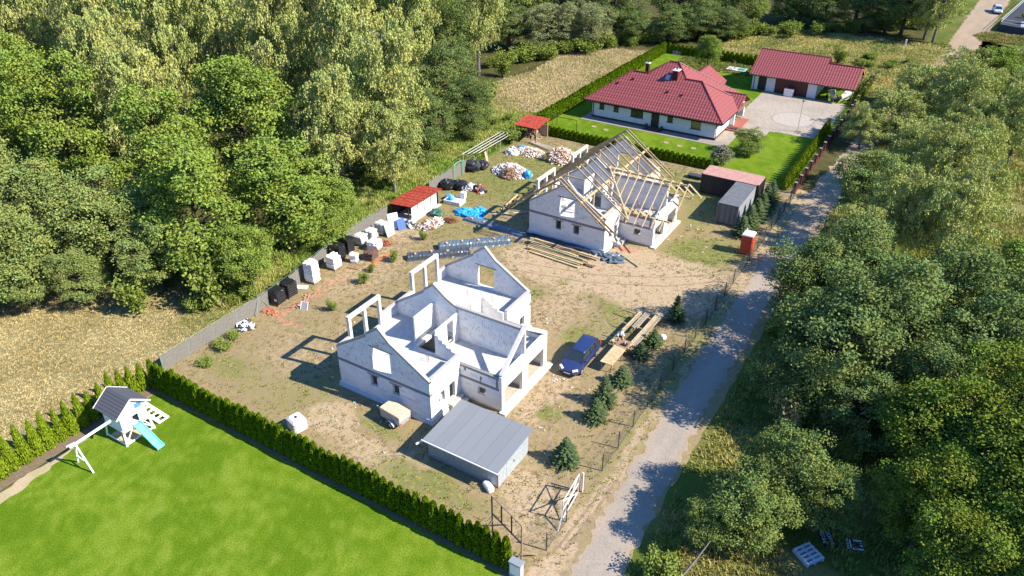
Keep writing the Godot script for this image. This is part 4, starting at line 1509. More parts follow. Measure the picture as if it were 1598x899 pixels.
	tb.box(-27.7 - ox, -26.1 - ox, 0, 0.22, -107.0 - oz, -101.5 - oz)
	part("brick_terrace", tb, M("terrace_brick", 0.38, 0.14, 0.11, 0.9, 0, "soft", 0.8), h)
	var tp = MB.new()
	tp.box(-27.5 - ox, -26.3 - ox, 0.22, 0.36, -102.6 - oz, -101.8 - oz)
	part("terrace_step", tp, mats.step_tile, h)
	# chimneys
	for c in [[-40.2, -102.3, 0.5, 5.2, 7.2, 0.5], [-35.6, -101.5, 0.75, 5.0, 7.1, 1.05]]:
		var ch = MB.new()
		ch.box(c[0] - c[2] * 0.5 - ox, c[0] + c[2] * 0.5 - ox, c[3], c[4], c[1] - c[5] * 0.5 - oz, c[1] + c[5] * 0.5 - oz)
		var cp = part("chimney", ch, M("clinker", 0.13, 0.036, 0.034, 0.8, 0, "soft", 1.5), h)
		var cc = MB.new()
		cc.box(c[0] - c[2] * 0.5 - 0.08 - ox, c[0] + c[2] * 0.5 + 0.08 - ox, c[4], c[4] + 0.1, c[1] - c[5] * 0.5 - 0.08 - oz, c[1] + c[5] * 0.5 + 0.08 - oz)
		part("chimney_cap", cc, M("pale_concrete", 0.55, 0.54, 0.52, 0.9), cp)
		var po = MB.new()
		po.tube(Vector3(c[0] - ox, c[4] + 0.1, c[1] - oz), Vector3(c[0] - ox, c[4] + 0.4, c[1] - oz), 0.12, 0.1, 8)
		part("chimney_pot", po, M("dark_metal", 0.08, 0.08, 0.085, 0.5, 0.4), cp)
	for p in [[-43.2, 4.72, -99.5], [-41.3, 5.35, -100.4], [-35.7, 4.68, -99.4], [-33.6, 4.6, -99.3]]:
		var vt = MB.new()
		vt.bar(Vector3(p[0] - ox, p[1] + 0.06, p[2] - oz), Vector3(p[0] - ox, p[1] + 0.12, p[2] + 0.35 - oz), 0.28, 0.14)
		part("roof_vent", vt, redd, h)
	var an = MB.new()
	an.tube(Vector3(-36.9 - ox, 7.4, -104.2 - oz), Vector3(-36.9 - ox, 9.0, -104.2 - oz), 0.025, 0.025, 5)
	for k in 4:
		an.tube(Vector3(-37.5 - ox, 8.4 + k * 0.15, -104.2 - oz), Vector3(-36.3 - ox, 8.4 + k * 0.15, -104.2 - oz), 0.015, 0.015, 4)
	part("aerial", an, M("steel", 0.5, 0.5, 0.5, 0.35, 0.8), h)
	# hatch beside the big chimney
	var sk = MB.new()
	sk.bar(Vector3(-36.7 - ox, 6.25, -101.6 - oz), Vector3(-36.7 - ox, 5.75, -100.9 - oz), 0.6, 0.08)
	part("roof_hatch", sk, M("pale_metal", 0.45, 0.45, 0.46, 0.5, 0.3), h)

func outbuilding() -> void:
	var ox = -23.0
	var oz = -126.0
	var h = thing("garage_outbuilding", "long white and brown garage with red tile roof and open carport", "garage", Vector3(ox, 0, oz))
	var red: Material = mats.red_tile
	var wall: Material = mats.white_render
	var rects = [[-30.7, -20.1, -131.2, -121.3], [-20.1, -15.0, -129.4, -121.3]]
	var f = func(x: float, z: float) -> Array: return hip_y(x + ox, z + oz, [-30.7, -20.0, -131.3, -121.3], 2.45, 0.56, true, false)
	part("roof", tiled_roof(-30.7 - ox, -20.0 - ox, -131.3 - oz, -121.3 - oz, 0.1, f), red, h)
	var f2 = func(x: float, z: float) -> Array: return hip_y(x + ox, z + oz, [-20.2, -14.9, -129.5, -121.3], 2.38, 0.54, true, false)
	part("carport_roof", tiled_roof(-20.2 - ox, -14.9 - ox, -129.5 - oz, -121.3 - oz, 0.1, f2), red, h)
	var rc = MB.new()
	rc.tube(Vector3(-30.7 - ox, 5.28, -126.3 - oz), Vector3(-20.0 - ox, 5.28, -126.3 - oz), 0.1, 0.1)
	rc.tube(Vector3(-20.0 - ox, 4.65, -125.4 - oz), Vector3(-14.9 - ox, 4.65, -125.4 - oz), 0.1, 0.1)
	part("ridge_cap", rc, mats.red_ridge, h)
	var g = MB.new()
	g.tube(Vector3(-30.7 - ox, 2.38, -121.24 - oz), Vector3(-14.9 - ox, 2.36, -121.24 - oz), 0.08, 0.08, 7)
	g.tube(Vector3(-29.95 - ox, 0.05, -121.85 - oz), Vector3(-29.95 - ox, 2.3, -121.85 - oz), 0.05, 0.05, 6)
	part("gutter", g, mats.dark_brown, h)
	var w = MB.new()
	w.box(-30.25 - ox, -20.45 - ox, 0, 2.42, -130.6 - oz, -122.2 - oz)
	w.box(-30.25 - ox, -29.35 - ox, 0, 2.42, -122.2 - oz, -121.9 - oz)
	w.box(-28.05 - ox, -26.7 - ox, 0, 2.42, -122.2 - oz, -121.9 - oz)
	w.box(-21.75 - ox, -20.45 - ox, 0, 2.42, -122.2 - oz, -121.9 - oz)
	for x in [-30.25, -20.65]:
		w.hexa([Vector3(x - ox, 2.42, -122.0 - oz), Vector3(x + 0.2 - ox, 2.42, -122.0 - oz), Vector3(x + 0.2 - ox, 2.42, -130.6 - oz), Vector3(x - ox, 2.42, -130.6 - oz),
			Vector3(x - ox, 5.0, -126.2 - oz), Vector3(x + 0.2 - ox, 5.0, -126.2 - oz), Vector3(x + 0.2 - ox, 5.0, -126.4 - oz), Vector3(x - ox, 5.0, -126.4 - oz)])
	part("wall", w, wall, h)
	var d = MB.new()
	d.box(-29.35 - ox, -28.05 - ox, 0.02, 2.3, -122.15 - oz, -122.1 - oz)
	part("door", d, mats.dark_brown, h)
	for k in 8:
		var b = MB.new()
		b.box(-26.7 - ox, -21.75 - ox, 0.03 + k * 0.29, 0.30 + k * 0.29, -122.16 - oz, -122.08 - oz)
		part("garage_door_panel", b, M("brown_panel", 0.105, 0.028, 0.022, 0.55), h)
	for p in [[-15.3, -121.8], [-15.3, -129.0], [-17.6, -129.0]]:
		var po = MB.new()
		po.box(p[0] - 0.07 - ox, p[0] + 0.07 - ox, 0, 2.4, p[1] - 0.07 - oz, p[1] + 0.07 - oz)
		part("carport_post", po, M("brown_timber", 0.44, 0.33, 0.2, 0.85), h)
	var bg = MB.new()
	bg.bar(Vector3(-14.98 - ox, 2.3, -121.4 - oz), Vector3(-14.98 - ox, 4.5, -125.4 - oz), 0.05, 0.22)
	bg.bar(Vector3(-14.98 - ox, 2.3, -129.4 - oz), Vector3(-14.98 - ox, 4.5, -125.4 - oz), 0.05, 0.22)
	part("barge_board", bg, M("orange_wood", 0.5, 0.25, 0.1, 0.7), h)
	# white chest with red lid before the brown door
	var c = thing("storage_chest", "white chest with red things on its lid before the brown garage door", "chest", Vector3(-24.25, 0.026, -121.15))
	var cb = MB.new()
	cb.bevel_box(Vector3(0, 0.5, 0), Vector3(1.35, 1.0, 0.8), 0.03)
	part("body", cb, M("white_plastic", 0.8, 0.8, 0.8, 0.5), c)
	var cl = MB.new()
	cl.bevel_box(Vector3(0, 1.04, 0), Vector3(1.42, 0.08, 0.86), 0.02)
	part("lid", cl, M("pale_lid", 0.6, 0.5, 0.48, 0.5), c)
	var ct = MB.new()
	ct.bevel_box(Vector3(0.15, 1.14, 0.05), Vector3(0.6, 0.14, 0.4), 0.03)
	part("red_cloth", ct, M("red_cloth", 0.5, 0.08, 0.08, 0.9), c)
	# trailers and boat parts under the carport
	for q in [[-18.2, -123.0, 0.3, "white framed boat trailer parked at the carport mouth"], [-16.4, -123.4, -0.2, "pale covered boat trailer under the carport roof"]]:
		var t = thing("boat_trailer", q[3], "trailer", Vector3(q[0], 0.026, q[1]), q[2])
		var fr = MB.new()
		fr.bar(Vector3(-0.55, 0.45, 1.2), Vector3(-0.55, 0.45, -1.5), 0.08, 0.1)
		fr.bar(Vector3(0.55, 0.45, 1.2), Vector3(0.55, 0.45, -1.5), 0.08, 0.1)
		fr.bar(Vector3(-0.55, 0.45, 0.9), Vector3(0.55, 0.45, 0.9), 0.08, 0.08)
		fr.bar(Vector3(0, 0.45, 0.9), Vector3(0, 0.35, 2.2), 0.09, 0.09)
		part("frame", fr, M("pale_metal", 0.45, 0.45, 0.46, 0.5, 0.3), t)
		var hull = MB.new()
		hull.hexa([Vector3(-0.1, 0.55, 1.2), Vector3(0.1, 0.55, 1.2), Vector3(0.35, 0.5, -1.5), Vector3(-0.35, 0.5, -1.5), Vector3(-0.12, 1.1, 1.75), Vector3(0.12, 1.1, 1.75), Vector3(0.62, 1.0, -1.6), Vector3(-0.62, 1.0, -1.6)])
		hull.hexa([Vector3(-0.3, 1.02, 0.5), Vector3(0.3, 1.02, 0.5), Vector3(0.45, 1.0, -0.6), Vector3(-0.45, 1.0, -0.6), Vector3(-0.2, 1.3, 0.2), Vector3(0.2, 1.3, 0.2), Vector3(0.35, 1.3, -0.5), Vector3(-0.35, 1.3, -0.5)])
		part("hull", hull, M("pale_hull", 0.6, 0.66, 0.62, 0.4), t)
		for s in [-1, 1]:
			var wh = MB.new()
			wh.tube(Vector3(s * 0.62, 0.3, -0.4), Vector3(s * 0.8, 0.3, -0.4), 0.3, 0.3, 12)
			part("wheel", wh, M("tyre", 0.025, 0.025, 0.025, 0.9), t)

func garden_of_house() -> void:
	rng.seed = 5
	# clipped thuja hedges round the garden
	var n = 0
	var z = -87.6
	while z > -134.5:
		plant("thuja", n, Vector3(-50.4 - 0.045 * (-88.0 - z) * -0.2, 0, z), Vector3(1.35, 0.86, 1.2) * rr(0.95, 1.05), rr(0, 6), "in the tall hedge between the straw meadow and the house lawn", "hedge tree", "hedge along the straw meadow")
		z -= 0.78
		n += 1
	var x = -50.0
	while x < -31.5:
		plant("thuja", n, Vector3(x, 0, -135.0), Vector3(1.3, 0.74, 1.2) * rr(0.95, 1.05), rr(0, 6), "in the shaded hedge at the far end of the house lawn", "hedge tree", "hedge at the far end of the house lawn")
		x += 0.82
		n += 1
	x = -48.2
	while x < -24.4:
		plant("thuja", n, Vector3(x, 0, -87.3 + 0.03 * rr(-1, 1)), Vector3(1.2, 0.55, 1.15) * rr(0.95, 1.06), rr(0, 6), "in the low hedge between the timber frame and the house lawn", "hedge tree", "low hedge behind the timber frame")
		x += 0.7
		n += 1
	z = -86.2
	while z > -108.6:
		plant("cone", n, Vector3(-15.75, 0, z), Vector3(1.0, 0.66, 0.95) * rr(0.94, 1.06), rr(0, 6), "in the sunlit clipped hedge beside the brick fence posts", "hedge tree", "clipped hedge along the road fence")
		z -= 0.72
		n += 1
	z = -121.0
	while z > -134.5:
		plant("cone", n, Vector3(-14.55, 0, z), Vector3(0.9, 0.6, 0.85) * rr(0.9, 1.1), rr(0, 6), "in the short hedge beside the carport", "hedge tree", "short hedge beside the carport")
		z -= 0.85
		n += 1
	# fence along the road: brick posts with dark panels
	var posts = []
	z = -85.6
	while z > -138.0:
		posts.append(z)
		z -= 2.45
	for i in posts.size() - 1:
		var gate: bool = posts[i] < -109.0 and posts[i] > -114.5
		var t = thing("fence_bay", "dark fence bay between clinker posts along the road beside the clipped hedge" if not gate else "open driveway gateway bay between clinker posts", "fence", Vector3(-14.4, 0, posts[i]), 0, "road fence bays of the finished house")
		var b = MB.new()
		b.box(-0.13, 0.13, 0, 1.35, -0.13, 0.13)
		var pp = part("post", b, mats.clinker, t)
		var c = MB.new()
		c.box(-0.16, 0.16, 1.35, 1.41, -0.16, 0.16)
		part("post_cap", c, M("grey_cap", 0.25, 0.23, 0.23, 0.8), pp)
		var k = MB.new()
		k.box(-0.1, 0.1, 0, 0.3, -2.28, -0.17)
		part("base_wall", k, mats.clinker, t)
		if not gate:
			for s in 9:
				var q = MB.new()
				q.box(-0.02, 0.02, 0.32, 1.3, -0.35 - s * 0.225, -0.24 - s * 0.225)
				part("slat", q, mats.dark_brown, t)
	# bits of the garden
	for s in [[-43.8, -93.3], [-41.8, -93.0], [-32.9, -92.8], [-31.0, -92.6], [-29.1, -92.75]]:
		var d = MB.new()
		d.lathe(Vector3.ZERO, [Vector2(0.34, 0.0), Vector2(0.36, 0.05), Vector2(0.2, 0.06), Vector2(0.18, 0.02), Vector2(0.0, 0.02)], 12)
		solo("planting_ring", "small bare earth ring in the lawn before the white house", "planting ring", d, M("ring_earth", 0.36, 0.26, 0.18, 0.95), Vector3(s[0], 0.006, s[1]), 0, "earth rings in the house lawn")
	var bb = broad_tree(201, Color(0.17, 0.2, 0.075), 60, 60, 6.2, 0.7, 0.5, 2.0, 0.2, -0.95)
	var li = thing("lilac_bush", "round mauve tinged lilac bush behind the red container", "bush", Vector3(-24.4, 0, -89.6))
	part("trunk", bb[0], mats.bark, li)
	part("crown", bb[1], mats.leaf, li)
	rng.seed = 17
	var fl = MB.new()
	for i in 260:
		var e = rdir()
		fl.col = tone(Color(0.30, 0.20, 0.30), 0.2)
		fl.leaf(Vector3(0, 8, 0) + Vector3(e.x * 5.6, e.y * 6.9, e.z * 5.6), rdir(), e, 0.9, 0.6)
	part("blossom", fl, mats.leaf, li)
	li.scale = Vector3(0.26, 0.155, 0.26)
	plant("cherry", 1, Vector3(-22.6, 0, -94.4), Vector3(0.42, 0.22, 0.42), 1.0, "standing on the house lawn beside the courtyard path", "tree", "")
	plant("maple", 2, Vector3(-39.2, 0, -126.5), Vector3(0.44, 0.42, 0.44), 2.0, "standing on the lawn behind the red roof ridge", "tree", "")
	# well cover behind the house
	var wl = thing("well", "pale slab with green lid and hand pump on the far lawn", "well", Vector3(-35.4, 0.006, -131.0))
	var sl = MB.new()
	sl.box(-1.6, 1.6, 0, 0.12, -1.0, 1.0)
	part("slab", sl, mats.pale_concrete, wl)
	var ld = MB.new()
	ld.bevel_box(Vector3(0.9, 0.2, 0), Vector3(1.1, 0.16, 1.0), 0.03)
	part("lid", ld, M("green_lid", 0.08, 0.35, 0.25, 0.5), wl)
	var pu = MB.new()
	pu.tube(Vector3(-0.4, 0.1, 0), Vector3(-0.4, 1.3, 0), 0.09, 0.07, 8)
	pu.tube(Vector3(-0.4, 1.2, 0), Vector3(-0.9, 1.5, 0), 0.03, 0.03, 6)
	part("pump", pu, M("pump_iron", 0.2, 0.15, 0.12, 0.7), wl)
	# laundry frame
	var go = thing("goal_frame", "black steel goal frame on the lawn behind the low hedge", "goal", Vector3(-46.6, 0.006, -89.75))
	for s in [[Vector3(-1.9, 0, 0), Vector3(-1.9, 1.8, 0), "post"], [Vector3(1.9, 0, 0), Vector3(1.9, 1.8, 0), "post"], [Vector3(-1.9, 1.8, 0), Vector3(1.9, 1.8, 0), "crossbar"], [Vector3(-1.9, 0, -1.4), Vector3(-1.9, 1.8, -1.4), "post"], [Vector3(-1.9, 1.8, 0), Vector3(-1.9, 1.8, -1.4), "crossbar"]]:
		var b = MB.new()
		b.tube(s[0], s[1], 0.04, 0.04, 6)
		part(s[2], b, M("black_steel", 0.02, 0.02, 0.022, 0.5), go)
	var la = thing("lamp_post", "thin grey lamp post at the courtyard edge", "lamp post", Vector3(-19.1, 0.02, -106.0))
	var lp = MB.new()
	lp.tube(Vector3.ZERO, Vector3(0, 4.2, 0), 0.05, 0.035, 8)
	part("pole", lp, M("pale_metal", 0.45, 0.45, 0.46, 0.5, 0.3), la)
	var lh = MB.new()
	lh.lathe(Vector3(0, 4.2, 0), [Vector2(0.04, 0), Vector2(0.14, 0.08), Vector2(0.16, 0.2), Vector2(0.02, 0.3)], 10)
	part("lamp_head", lh, mats.dark_metal, la)
	var lb = MB.new()
	lb.box(-0.35, 0.35, 0, 0.03, -0.35, 0.35)
	part("base", lb, M("base_dark", 0.2, 0.15, 0.12, 0.9), la)

# ---------- things on the building plot ----------
func mesh_fences() -> void:
	var green = M("green_post", 0.17, 0.32, 0.26, 0.5)
	var anth = M("dark_post", 0.035, 0.05, 0.05, 0.5)
	var screen = M("screen_cloth", 0.20, 0.19, 0.17, 0.85, 0, "soft", 0.8)
	# screened fence on the wood side, one bay per post
	rng.seed = 61
	var pts = []
	var z = -26.3
	while z > -71.5:
		pts.append(Vector2(-48.2 - 2.0 * smoothstep(-36.0, -52.0, z), z))
		z -= 2.5
	for i in pts.size() - 1:
		var a: Vector2 = pts[i]
		var b: Vector2 = pts[i + 1]
		if a.y < -56.0 and a.y > -61.5:
			continue
		var t = thing("screened_fence_bay", "fence bay with grey privacy screen and green post at the wood side", "fence", Vector3(a.x, 0, a.y), 0, "screened fence bays along the wood")
		var d = Vector3(b.x - a.x, 0, b.y - a.y)
		var p = MB.new()
		p.tube(Vector3.ZERO, Vector3(0, 1.65, 0), 0.035, 0.035, 7)
		part("post", p, green, t)
		var s = MB.new()
		var q = Vector3(0.0, 1.5, 0)
		var dips = []
		for k in 6:
			dips.append(rr(-0.05, 0.03))
		dips[0] = 0.0
		for k in 5:
			var u0 = d * (k / 5.0) + Vector3(0.03 + 0.03 * sin(k * 1.9), 0, 0)
			var u1 = d * ((k + 1) / 5.0) + Vector3(0.03 + 0.03 * sin((k + 1) * 1.9), 0, 0)
			var h0: float = 1.48 + dips[k]
			var h1: float = 1.48 + dips[k + 1]
			s.quad(u0 + Vector3(0, 0.03, 0), u1 + Vector3(0, 0.03, 0), u1 + Vector3(0, h1, 0), u0 + Vector3(0, h0, 0))
			s.quad(u1 + Vector3(-0.008, 0.03, 0), u0 + Vector3(-0.008, 0.03, 0), u0 + Vector3(-0.008, h0, 0), u1 + Vector3(-0.008, h1, 0))
			s.quad(u0 + Vector3(0, h0, 0), u1 + Vector3(0, h1, 0), u1 + Vector3(-0.008, h1, 0), u0 + Vector3(-0.008, h0, 0))
		part("screen", s, screen, t)
		var w = MB.new()
		w.tube(Vector3(0, 1.55, 0), d + Vector3(0, 1.55, 0), 0.012, 0.012, 4)
		part("wire", w, green, t)
		if i == 4:
			var br = MB.new()
			br.tube(Vector3(0.02, 1.5, 0), Vector3(0.5, 0, 0.9), 0.025, 0.025, 6)
			br.tube(Vector3(0.02, 1.5, 0), Vector3(0.1, 0, -0.9), 0.025, 0.025, 6)
			part("brace", br, green, t)
	# open mesh fence on the road side
	for i in 24:
		var z0 = -27.0 - i * 2.53
		if i == 2 or i > 22:
			continue
		var t = thing("mesh_fence_bay", "wire mesh fence bay with dark post along the road verge", "fence", Vector3(-14.15, 0, z0), 0, "wire mesh fence bays along the road")
		var p = MB.new()
		p.tube(Vector3.ZERO, Vector3(0, 1.55, 0), 0.04, 0.04, 7)
		part("post", p, anth, t)
		if i == 1:
			continue
		var m = MB.new()
		for k in 18:
			var zz = -2.53 * (k + 0.5) / 18.0
			m.tube(Vector3(0, 0.03, zz - 0.06), Vector3(0, 1.42, zz + 0.06), 0.004, 0.004, 3, false)
			m.tube(Vector3(0.004, 0.03, zz + 0.06), Vector3(0.004, 1.42, zz - 0.06), 0.004, 0.004, 3, false)
		for y in [0.05, 0.75, 1.43]:
			m.tube(Vector3(0, y, 0), Vector3(0, y, -2.53), 0.006, 0.006, 4, false)
		var o = part("wire_mesh", m, M("wire", 0.1, 0.12, 0.11, 0.5, 0.4), t)
		o.set_meta("kind", "stuff")
		if i == 6:
			var br = MB.new()
			br.tube(Vector3(0, 1.4, 0), Vector3(0, 0.1, -2.0), 0.025, 0.025, 6)
			part("brace", br, M("wire", 0.1, 0.12, 0.11, 0.5, 0.4), t)

func gates() -> void:
	var wp = M("white_paint", 0.78, 0.77, 0.75, 0.5, 0, "soft", 1.0)
	var t = thing("white_gate", "white steel field gate with crossed bracing leaning at the road fence", "gate", Vector3(-14.5, 0, -30.7), 0.08)
	for s in [[Vector3(0, 0.1, 1.25), Vector3(0, 1.8, 1.25), "stile"], [Vector3(0, 0.1, -1.25), Vector3(0, 1.8, -1.25), "stile"], [Vector3(0, 0.14, 1.25), Vector3(0, 0.14, -1.25), "rail"], [Vector3(0, 1.76, 1.25), Vector3(0, 1.76, -1.25), "rail"], [Vector3(0, 0.95, 1.25), Vector3(0, 0.95, -1.25), "rail"],
			[Vector3(0, 0.15, 1.2), Vector3(0, 1.75, -1.2), "brace"], [Vector3(0, 0.15, -1.2), Vector3(0, 1.75, 1.2), "brace"]]:
		var b = MB.new()
		b.bar(s[0], s[1], 0.05, 0.05)
		part(s[2], b, wp, t)
	var hub = MB.new()
	hub.box(-0.02, 0.02, 0.75, 1.15, -0.2, 0.2)
	part("centre_plate", hub, wp, t)
	var pr = MB.new()
	pr.bar(Vector3(0.03, 0.95, 1.25), Vector3(0.1, 0.0, 2.1), 0.06, 0.06)
	part("prop", pr, wp, t)
	var g2 = thing("gate_post", "short white gate post with rusty top beside the white field gate", "post", Vector3(-14.45, 0, -32.25))
	var q = MB.new()
	q.box(-0.05, 0.05, 0, 1.7, -0.05, 0.05)
	part("post", q, wp, g2)
	var q2 = MB.new()
	q2.bar(Vector3(-0.14, 0.2, 0.12), Vector3(-0.2, 1.75, 0.3), 0.12, 0.05)
	part("rusty_board", q2, M("rust", 0.28, 0.09, 0.05, 0.9), g2)
	# empty notice frame
	var bl = M("shaded_bar", 0.02, 0.018, 0.02, 0.6)  # shade on the bars, put into a near-black colour
	var tan = M("batten_and_lit_bar", 0.42, 0.34, 0.24, 0.8, 0, "wood", 1.0)  # wood of the props; on the post and top rail, painted sunlight
	var f = thing("notice_frame", "empty tall frame of bars coloured shade dark and sunlit pale at the hedge end", "frame", Vector3(-16.3, 0, -26.0))
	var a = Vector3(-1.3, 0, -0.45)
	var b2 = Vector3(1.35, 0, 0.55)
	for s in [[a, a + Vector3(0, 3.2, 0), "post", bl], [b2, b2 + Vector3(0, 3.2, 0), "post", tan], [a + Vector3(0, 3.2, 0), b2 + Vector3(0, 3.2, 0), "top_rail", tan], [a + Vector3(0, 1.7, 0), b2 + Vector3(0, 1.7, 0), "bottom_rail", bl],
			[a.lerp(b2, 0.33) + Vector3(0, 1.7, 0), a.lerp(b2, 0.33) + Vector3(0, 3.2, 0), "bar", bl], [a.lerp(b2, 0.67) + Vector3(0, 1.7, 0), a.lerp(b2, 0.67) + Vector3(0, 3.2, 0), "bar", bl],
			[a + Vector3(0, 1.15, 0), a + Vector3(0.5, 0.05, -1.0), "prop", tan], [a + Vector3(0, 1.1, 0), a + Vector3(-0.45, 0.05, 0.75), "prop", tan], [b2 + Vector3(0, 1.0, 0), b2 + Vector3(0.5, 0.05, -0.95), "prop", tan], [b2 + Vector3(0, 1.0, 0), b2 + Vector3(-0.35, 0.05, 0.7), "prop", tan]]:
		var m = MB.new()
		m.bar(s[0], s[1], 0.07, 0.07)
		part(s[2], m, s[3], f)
	var cab = thing("meter_cabinet", "grey concrete meter cabinet at the road end of the thuja hedge", "cabinet", Vector3(-14.75, 0, -24.55))
	var cb = MB.new()
	cb.bevel_box(Vector3(0, 0.6, 0), Vector3(0.75, 1.2, 0.42), 0.02)
	part("body", cb, M("cabinet_grey", 0.36, 0.38, 0.40, 0.6), cab)
	var ct = MB.new()
	ct.bevel_box(Vector3(0, 1.23, 0), Vector3(0.85, 0.08, 0.5), 0.02)
	part("lid", ct, M("cabinet_top", 0.22, 0.24, 0.26, 0.6), cab)
	var cd = MB.new()
	cd.box(-0.3, 0.3, 0.3, 1.1, 0.212, 0.225)
	part("door", cd, M("white_plastic", 0.8, 0.8, 0.8, 0.5), cab)

func tin_shed() -> void:
	var t = thing("tin_garage", "grey sheet metal garage with flat seamed roof beside the bare white house", "garage", Vector3(-22.05, 0, -31.6))
	var gm = M("galvanised", 0.40, 0.455, 0.49, 0.5, 0.1, "soft", 0.6)
	var rm = M("roof_sheet", 0.205, 0.215, 0.22, 0.6, 0.05)
	var hx = 2.8
	var hz = 1.93
	# ribbed wall sheets
	for k in 8:
		var x0 = -hx + k * 0.7
		var b = MB.new()
		b.box(x0, x0 + 0.69, 0.02, 1.62, hz - 0.03, hz)
		b.box(x0 + 0.66, x0 + 0.70, 0.02, 1.62, hz, hz + 0.018)
		part("wall_sheet", b, gm, t)
		var b2 = MB.new()
		b2.box(x0, x0 + 0.69, 0.02, 1.78, -hz, -hz + 0.03)
		part("wall_sheet", b2, gm, t)
	for k in 6:
		var z0 = -hz + 0.03 + k * 0.633
		for s in [-1, 1]:
			var c = MB.new()
			c.hexa([Vector3(s * hx - 0.015, 0.02, z0 + 0.625), Vector3(s * hx + 0.015, 0.02, z0 + 0.625), Vector3(s * hx + 0.015, 0.02, z0), Vector3(s * hx - 0.015, 0.02, z0),
				Vector3(s * hx - 0.015, 1.62 + 0.16 * (1.93 - z0 - 0.62) / 3.86, z0 + 0.625), Vector3(s * hx + 0.015, 1.62 + 0.16 * (1.93 - z0 - 0.62) / 3.86, z0 + 0.625), Vector3(s * hx + 0.015, 1.62 + 0.16 * (1.93 - z0) / 3.86, z0), Vector3(s * hx - 0.015, 1.62 + 0.16 * (1.93 - z0) / 3.86, z0)])
			part("wall_sheet", c, gm, t)
	rng.seed = 9
	for k in 7:
		var x0 = -2.98 + k * 0.852
		var b = MB.new()
		b.col = tone(Color(0.96, 0.96, 0.96), 0.04)
		b.hexa([Vector3(x0, 1.66, 2.2), Vector3(x0 + 0.835, 1.66, 2.2), Vector3(x0 + 0.835, 1.86, -2.35), Vector3(x0, 1.86, -2.35),
			Vector3(x0, 1.69, 2.2), Vector3(x0 + 0.835, 1.69, 2.2), Vector3(x0 + 0.835, 1.89, -2.35), Vector3(x0, 1.89, -2.35)])
		part("roof_sheet", b, rm, t)
	var g = MB.new()
	g.tube(Vector3(-3.05, 1.63, 2.26), Vector3(3.0, 1.63, 2.26), 0.05, 0.05, 7)
	part("gutter", g, M("white_plastic", 0.8, 0.8, 0.8, 0.5), t)
	var p = MB.new()
	p.bar(Vector3(-3.0, 1.5, 2.05), Vector3(-3.35, 1.3, 2.5), 0.1, 0.1)
	part("spout", p, mats.white_plastic, t)
	var e = MB.new()
	e.box(hx - 0.04, hx + 0.03, 0, 1.62, hz - 0.02, hz + 0.03)
	part("corner_trim", e, M("red_trim", 0.4, 0.12, 0.1, 0.6), t)
	var d = MB.new()
	d.box(hx + 0.016, hx + 0.03, 0.05, 1.5, -0.9, 0.9)
	var dp = part("door", d, gm, t)
	var lk = MB.new()
	lk.box(hx + 0.03, hx + 0.06, 0.8, 0.95, -0.04, 0.04)
	part("lock", lk, M("black_steel", 0.02, 0.02, 0.022, 0.5), dp)
	# white canister at the corner
	var c = thing("white_canister", "white plastic canister lying at the tin garage corner", "canister", Vector3(-19.75, 0, -29.3), -0.5)
	var cb = MB.new()
	cb.bevel_box(Vector3(0, 0.22, 0), Vector3(0.9, 0.42, 0.45), 0.08)
	part("body", cb, mats.white_plastic, c)
	var cc = MB.new()
	cc.tube(Vector3(-0.45, 0.25, 0), Vector3(-0.53, 0.25, 0), 0.07, 0.07, 8)
	part("cap", cc, mats.pale_metal, c)

func box_trailer() -> void:
	var t = thing("box_trailer", "small car trailer with a tan box cover beside the white gable", "trailer", Vector3(-28.95, 0, -31.25), -0.12)
	var tan = M("tan_cover", 0.60, 0.50, 0.36, 0.8, 0, "soft", 0.8)
	var grey = M("trailer_zinc", 0.42, 0.45, 0.47, 0.5, 0.4)
	var b = MB.new()
	b.bevel_box(Vector3(0, 0.62, 0), Vector3(1.95, 0.42, 1.12), 0.02)
	part("bed", b, grey, t)
	var c = MB.new()
	c.bevel_box(Vector3(0, 1.02, 0), Vector3(2.0, 0.42, 1.16), 0.04)
	part("cover", c, tan, t)
	var l = MB.new()
	l.bar(Vector3(-0.95, 0.45, 0.35), Vector3(-1.75, 0.45, 0.02), 0.07, 0.07)
	l.bar(Vector3(-0.95, 0.45, -0.35), Vector3(-1.75, 0.45, -0.02), 0.07, 0.07)
	l.bar(Vector3(-1.7, 0.46, 0), Vector3(-1.95, 0.46, 0), 0.08, 0.08)
	part("drawbar", l, grey, t)
	var j = MB.new()
	j.tube(Vector3(-1.55, 0.05, 0.1), Vector3(-1.55, 0.6, 0.1), 0.03, 0.03, 7)
	j.tube(Vector3(-1.55, 0.1, 0.07), Vector3(-1.55, 0.1, 0.13), 0.1, 0.1, 10)
	part("jockey_wheel", j, M("dark_metal", 0.08, 0.08, 0.085, 0.5, 0.4), t)
	for s in [-1, 1]:
		var w = MB.new()
		w.tube(Vector3(0.2, 0.28, s * 0.62), Vector3(0.2, 0.28, s * 0.78), 0.28, 0.28, 14)
		var wp = part("wheel", w, M("tyre", 0.025, 0.025, 0.025, 0.9), t)
		var r = MB.new()
		r.tube(Vector3(0.2, 0.28, s * 0.78), Vector3(0.2, 0.28, s * 0.79), 0.16, 0.15, 12)
		part("rim", r, mats.pale_metal, wp)
		var m = MB.new()
		for k in 6:
			var t0 = PI * k / 6
			var t1 = PI * (k + 1) / 6
			m.bar(Vector3(0.2 + cos(t0) * 0.36, 0.28 + sin(t0) * 0.36, s * 0.7), Vector3(0.2 + cos(t1) * 0.36, 0.28 + sin(t1) * 0.36, s * 0.7), 0.22, 0.02)
		part("mudguard", m, grey, t)
		var tl = MB.new()
		tl.box(0.975, 1.0, 0.5, 0.62, s * 0.45 - 0.08, s * 0.45 + 0.08)
		part("tail_light", tl, M("red_light", 0.45, 0.03, 0.03, 0.3), t)

